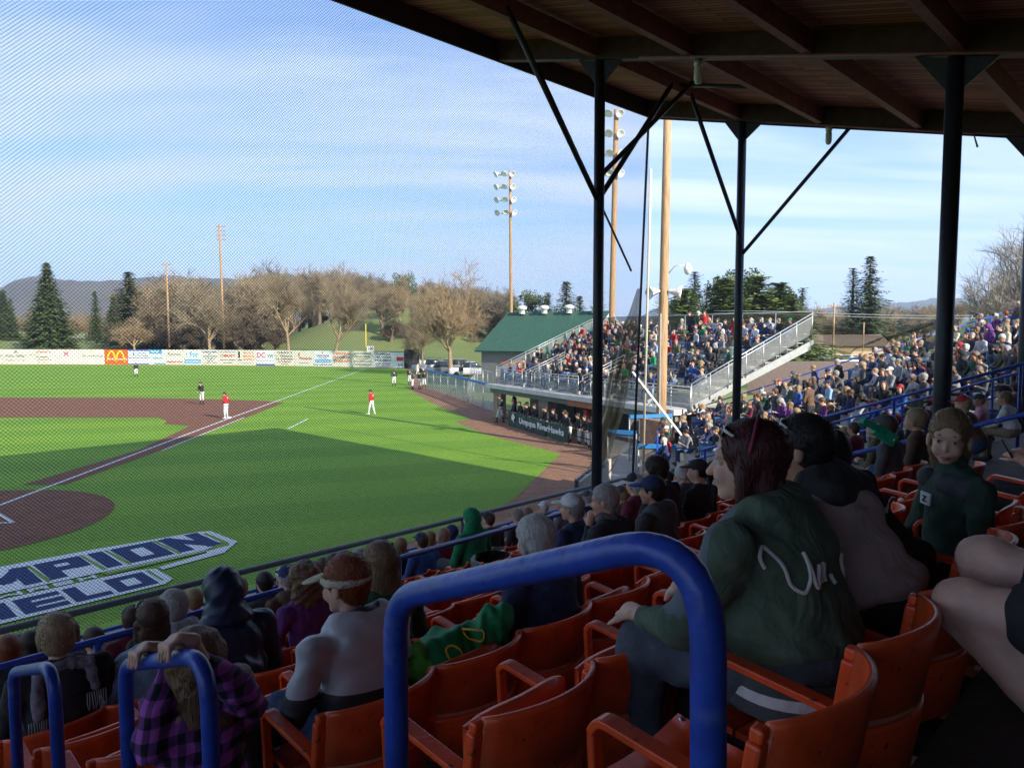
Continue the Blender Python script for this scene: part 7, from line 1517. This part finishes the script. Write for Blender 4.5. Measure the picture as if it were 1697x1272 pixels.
S('woman with brown blond hair in dark purple left of the green hood', 736, 11, 'maroon', 'black', 'long', 'sandy', pr=2)
S('person in dark hooded jacket and cap left of the bright green hood', 752, 12, 'navy', 'black', 'short', 'grey', 'hood', 'navy', pr=0)
gh = S('person in bright green hooded sweatshirt, hood up, at the end of the empty seats', 786, 9, 'green', 'grey' if False else 'charcoal', 'short', 'brown', 'hood', 'green', pr=7, sc=1.12)
S('person in black cap and dark hooded jacket right of the bright green hood', 814, 11, 'black', 'black', 'short', 'brown', 'cap', 'black', pr=7, sc=1.05)
S('grey bearded man in tan cap and dark jacket at the front rail', 862, 10, 'black', 'black', 'short', 'grey', 'cap', 'tan', pr=0)
S('brown blond woman beside the bearded man in tan cap', 874, 11, 'purple', 'black', 'long', 'sandy', pr=2)
S('elderly man in white cap leaning forward at the front rail', 912, 12, 'navy', 'black', 'short', 'white', 'cap', 'white', pr=4)
S('brown haired person in light grey hooded top near the black roof post', 936, 10, 'light grey', 'charcoal', 'bob', 'brown', pr=0)
S('man in dark grey cap and navy vest right of the black roof post', 980, 9, 'navy', 'black', 'short', 'grey', 'cap', 'charcoal', pr=0)
S('grey haired man in maroon hooded top and black cap behind the quilted boy', 1057, 6, 'maroon', 'denim', 'short', 'white', 'cap', 'black', pr=7, sc=1.05)
S('person with short white grey hair right of the quilted boy', 1140, 7, 'charcoal', 'black', 'bob', 'white', pr=3)
S('man in green cap between the grey head and the long dark hair', 1078, 11, 'dark green', 'tan', 'short', 'grey', 'cap', 'green', pr=0)
S('grey haired woman left of the green cap', 1061, 12, 'light grey', 'denim', 'bob', 'grey', pr=2)
S('long dark haired person in black right of the green cap', 1107, 10, 'black', 'black', 'long', 'dark brown', pr=2)
S('person in orange red knitted hat among dark coats right of centre', 1150, 8, 'black', 'denim', 'short', 'brown', 'beanie', 'orange', pr=3)
S('bald man with glasses in black above the orange red knitted hat', 1143, 11, 'black', 'denim', 'short', 'sandy', None, None, pr=4)
S('man in grey cap seated right of the green foam block', 1470, 3, 'charcoal', 'black', 'short', 'brown', 'cap', 'charcoal', pr=0)
S('man in olive brimmed hat left of the grey cap at right', 1447, 4, 'olive', 'tan', 'short', 'grey', 'cap', 'olive', pr=2)
S('blond woman with glasses behind the girl facing the camera', 1512, 3, 'brown', 'denim', 'bob', 'sandy', pr=2)
S('person in bright red cap seated behind the girl facing the camera', 1608, 3, 'brown', 'denim', 'short', 'sandy', 'cap', 'red', pr=4)
S('man in black cap and black jacket above the handbag near the right edge', 1668, 3, 'black', 'black', 'short', 'brown', 'cap', 'black', pr=1)
for i, (px, k, tp, lg, hr, hc_, ht, htc, pr, lb) in enumerate(((62, 12, 'navy', 'black', 'short', 'grey', 'cap', 'navy', 0, 'man in navy cap low at the front rail near the left edge'), (112, 11, 'grey', 'denim', 'long', 'brown', None, None, 0, 'brown haired woman in grey beyond the sandy curled hair'), (215, 9, 'maroon', 'black', 'short', 'brown', 'cap', 'black', 5, 'person in maroon with black cap left of the black hooded figure'), (300, 12, 'charcoal', 'black', 'short', 'grey', None, None, 2, 'grey haired man in charcoal right of the small blue rail sign'), (398, 10, 'blue', 'denim', 'bob', 'blond', None, None, 0, 'blond person in blue beyond the navy rain hood'), (470, 11, 'tan', 'tan', 'short', 'white', 'cap', 'white', 7, 'person in tan with white cap at the front pipe above the curly hair'), (560, 8, 'red', 'black', 'bob', 'dark brown', None, None, 0, 'person in red top just beyond the visor woman'), (575, 7, 'charcoal', 'denim', 'short', 'brown', 'cap', 'grey', 7, 'man in charcoal with grey cap directly behind the visor brim'))):
    S(lb, px, k, tp, lg, hr, hc_, ht, htc, pr=pr)
# remaining roofed rows at random
r = random.Random(99); cnt = 0; cand = []
for k in range(3, 13):
    for j in range(int((6.5-1.35)/SEATW), int((20.3-1.35)/SEATW)):
        s_ = SJ(j)+SEATW/2; x, y, _ = W(s_, trow(k)+.25); px = 848.5+F*x/y
        if px < 930 or px > 1720 or any((k, j+d_) in occ for d_ in (0,)): continue
        if s_ < 9.5 and px > 1180: continue
        cand.append((k, j, px, y))
r.shuffle(cand); cand = [c for c in cand if not (c[0] < 5 and c[1] < 22)][:62]; cc_ = {}
for k, j, px, y in sorted(cand, key=lambda c: (c[0], c[1])):
    cc_[k] = cc_.get(k, 0)+1; lk = rnd_look(r); occ[(k, j)] = 1
    person(W(SJ(j)+SEATW/2, trow(k)+.03, zrow(k)), ANG+r.uniform(-.2, .2), r.choice(PROTO), lk[0], PANTS[lk[1]], *lk[2:], label=f"person in {look_words(lk)}, {ORD[cc_[k]]} by roof posts, {ORD[13-k]} row from front", group='spectators under the grandstand roof', sc=r.uniform(.93, 1.04), skin=r.choice((0, 0, 1, 2)))
# ---- seats themselves
RJ = {1: (0, 9), 2: (0, 11), 3: (0, 14), 4: (-1, 17), 5: (-1, 19)}
for k in range(1, 13):
    j0, j1 = RJ.get(k, (-1 if k < 9 else 0, 21))
    for j in range(j0, j1):
        s_ = SJ(j)
        if s_ < .18*trow(k)-.6: continue
        x, y, _ = W(s_+.25, trow(k)); 
        if abs(848.5+F*x/y-848) > 1000: continue
        oc = any((k, j+d_) in occ for d_ in (0,)); up = (not oc) and (k, j) != (1, 0) and not (k in (2,) and j == 2)
        put_seat(k, j, up, k <= 6, f"{'occupied ' if oc else 'empty '}orange seat, {ORD[j-j0+1]} from the aisle in the {ORD[k]} row down from the viewer")

# ================= small things =================
# green and yellow bag with jackets on a seat of row three
bs = s_at(745, 3); ch_ = [ell((.22, .02, .55), (.17, .20, .13)), ell((.15, -.16, .60), (.12, .13, .12)), ell((.27, .16, .52), (.13, .10, .07)), ell((.10, -.22, .70), (.09, .10, .09))]
o = empty('tote_bag', W(s_at(742, 3), trow(3)+.03, zrow(3)+.27), ANG, 'green tote bag with yellow rings slumped on the seat beside the white haired woman', 'bag'); o.scale = (.86, .86, .86)
bgm = sdf_mesh('bag_cloth', ch_, .012, .04, (), wrk(.022, 13, 3)); link('bag_cloth', bgm, M('bag_green', (.010, .22, .075), .7, .2, 8, .2, 50), o)
bvb = BVHTree.FromPolygons([v.co for v in bgm.vertices], [p.vertices for p in bgm.polygons])
for cy_, cz_ in ((-.05, .66), (.10, .60)):
    pts = []
    for i in range(17):
        a_ = i*2*math.pi/16; hit = bvb.ray_cast(Vector((-.6, cy_+.035*math.cos(a_), cz_+.035*math.sin(a_))), Vector((1, 0, 0)))[0]
        if hit: pts.append(hit+Vector((-.003, 0, 0)))
    if len(pts) > 8: m_ = MB(); m_.tube(pts, .006, 5); m_.build('yellow_ring', TX['y'], o)
link('inner_bag', sdf_mesh('inner_bag', [ell((.24, .20, .50), (.12, .10, .10)), ell((.20, .24, .60), (.03, .05, .10))], .012, .03, (), wrk(.02, 17, 5)), M('lime_cloth', (.12, .50, .06), .7, .15, 8), o)
# papers on seats
for (s_, k, dx, lab) in ((SJ(2)+.25, 2, .30, 'white folded paper lying on the empty seat beside the green sweatshirt woman'), (SJ(3)+.2, 3, .28, 'white sheet of paper on the empty seat behind the white haired woman')):
    m_ = MB(); m_.box((0, 0, 0), (.20, .15, .006)); tag(m_.build('paper_sheet', MT['paper'], None, W(s_, trow(k)+dx, zrow(k)+.505), ANG+.3), lab, 'paper')
# shoe in argyle sleeve child hand omitted; trash can
tx, ty, tz = W(s_at(806, 8), trow(8)+.1, zrow(8)); o = empty('trash_can', (tx, ty, tz), 0, 'round trash can lined with a black bag among the orange seats', 'trash can')
m_ = MB(); m_.lathe([(0, 0), (.24, 0), (.29, .80), (.28, .80)], n=20); m_.build('can_body', M('can_grey', (.10, .10, .11), .5), o); m_ = MB(); m_.lathe([(.295, .62), (.305, .70), (.300, .82), (.27, .83), (.25, .6), (0, .5)], n=26); me = m_.build('bin_liner', M('liner_black', (.02, .02, .022), .22, .3, 20, .8, 25), o)
# green foam block held up behind the taupe back
fx = (1.93, 4.05, 5.20); o = empty('foam_clapper', (2.0, 4.1, 5.22), ANG, 'green foam block with a white bird head raised between the heads at right', 'foam toy')
m_ = MB(); m_.beam((.02, .10, .13), (-.10, -.06, .03), .05, .05); m_.build('foam_bar', M('foam_green', (.02, .34, .20), .8, .1, 10), o, bevel=.006); m_ = MB(); m_.beam((-.04, -.02, .06), (-.16, -.14, -.05), .06, .10); m_.build('foam_block', M('foam_green_b', (.02, .34, .20), .8, .1, 10), o, bevel=.008)
m_ = MB(); m_.add([(-.14+x*.05-.035, -.115-z*.06-.0, -.02+z*.05+.02*x) for x, z in ((0, 0), (.5, .5), (1, .4), (.8, 0), (1, -.3), (.5, -.2), (.1, -.5))], [(0, 1, 2, 3, 4, 5, 6)]); m_.build('bird_mark', MT['white'], o); o.scale = (.68,)*3
# handbag
o = empty('handbag', W(5.15, 1.62, zrow(2)+.62), ANG, 'olive patterned handbag with brown handles beside the pink top at the right edge', 'bag')
m_ = MB(); m_.prism([(-.10, -.16), (.10, -.16), (.10, .16), (-.10, .16)], -.16, .08); m_.build('bag_body', M('bag_olive_pattern', (.19, .18, .11), .6, .45, 45, 0, 60, col2=(.10, .09, .05)), o, bevel=.03); m_ = MB(); m_.tube([(-.11, .10*math.cos(t_), .07+.13*math.sin(t_)) for t_ in [i*math.pi/10 for i in range(11)]], .011, 6); m_.build('handle', M('bag_leather', (.11, .035, .02), .4), o)

# cups and a bottle left in the stands
def cup(label, x, y, z, bottle=False):
    o = empty('water_bottle' if bottle else 'paper_cup', (x, y, z), 0, label, 'bottle' if bottle else 'cup'); m_ = MB()
    if bottle: m_.lathe([(0, 0), (.034, .004), (.035, .15), (.016, .20), (.014, .215), (0, .215)], n=12); m_.build('bottle_body', M('clear_blue_plastic', (.45, .58, .68), .15, .05, 3), o); c_ = MB(); c_.lathe([(0, .235), (.016, .235), (.016, .212)], n=10); c_.build('bottle_cap', MT['blue'], o)
    else: m_.lathe([(0, 0), (.030, 0), (.042, .12), (.040, .12), (.030, .01), (0, .01)], n=14); m_.build('cup_body', MT['white'] if 'white' in label else CL['red'], o); c_ = MB(); c_.lathe([(.044, .118), (.044, .128), (0, .130)], n=14); c_.build('cup_lid', MT['white'], o)
x, y, z = W(12.4, 3.9, 0); cup('clear water bottle standing on the step beside the thick right roof post', x, y, zrow(4)+.0, True)
x, y, z = W(SJ(1)+.25, trow(1)+.55, 0); cup('white lidded paper cup on the floor before the nearest empty orange seat', x, y, zrow(1))
x, y, z = OP(.6+OD*2+.6, -.1); cup('red paper cup on the bench plank at the near end of the open stand', x, y, zo(2)+.44)
# ================= HAZE: one closed box of even thin air round everything =================
hz = MB(); hz.box((0, -200+5800/2-300, 248), (13400, 13200, 520))
hm_ = bpy.data.materials.new('haze'); hm_.use_nodes = True; t = hm_.node_tree; t.nodes.remove(t.nodes['Principled BSDF']); pv = t.nodes.new('ShaderNodeVolumePrincipled')
pv.inputs['Color'].default_value = (.62, .76, 1, 1); pv.inputs['Density'].default_value = .00018; t.links.new(pv.outputs[0], t.nodes['Material Output'].inputs['Volume'])
tag(hz.build('haze', hm_), kind='stuff')
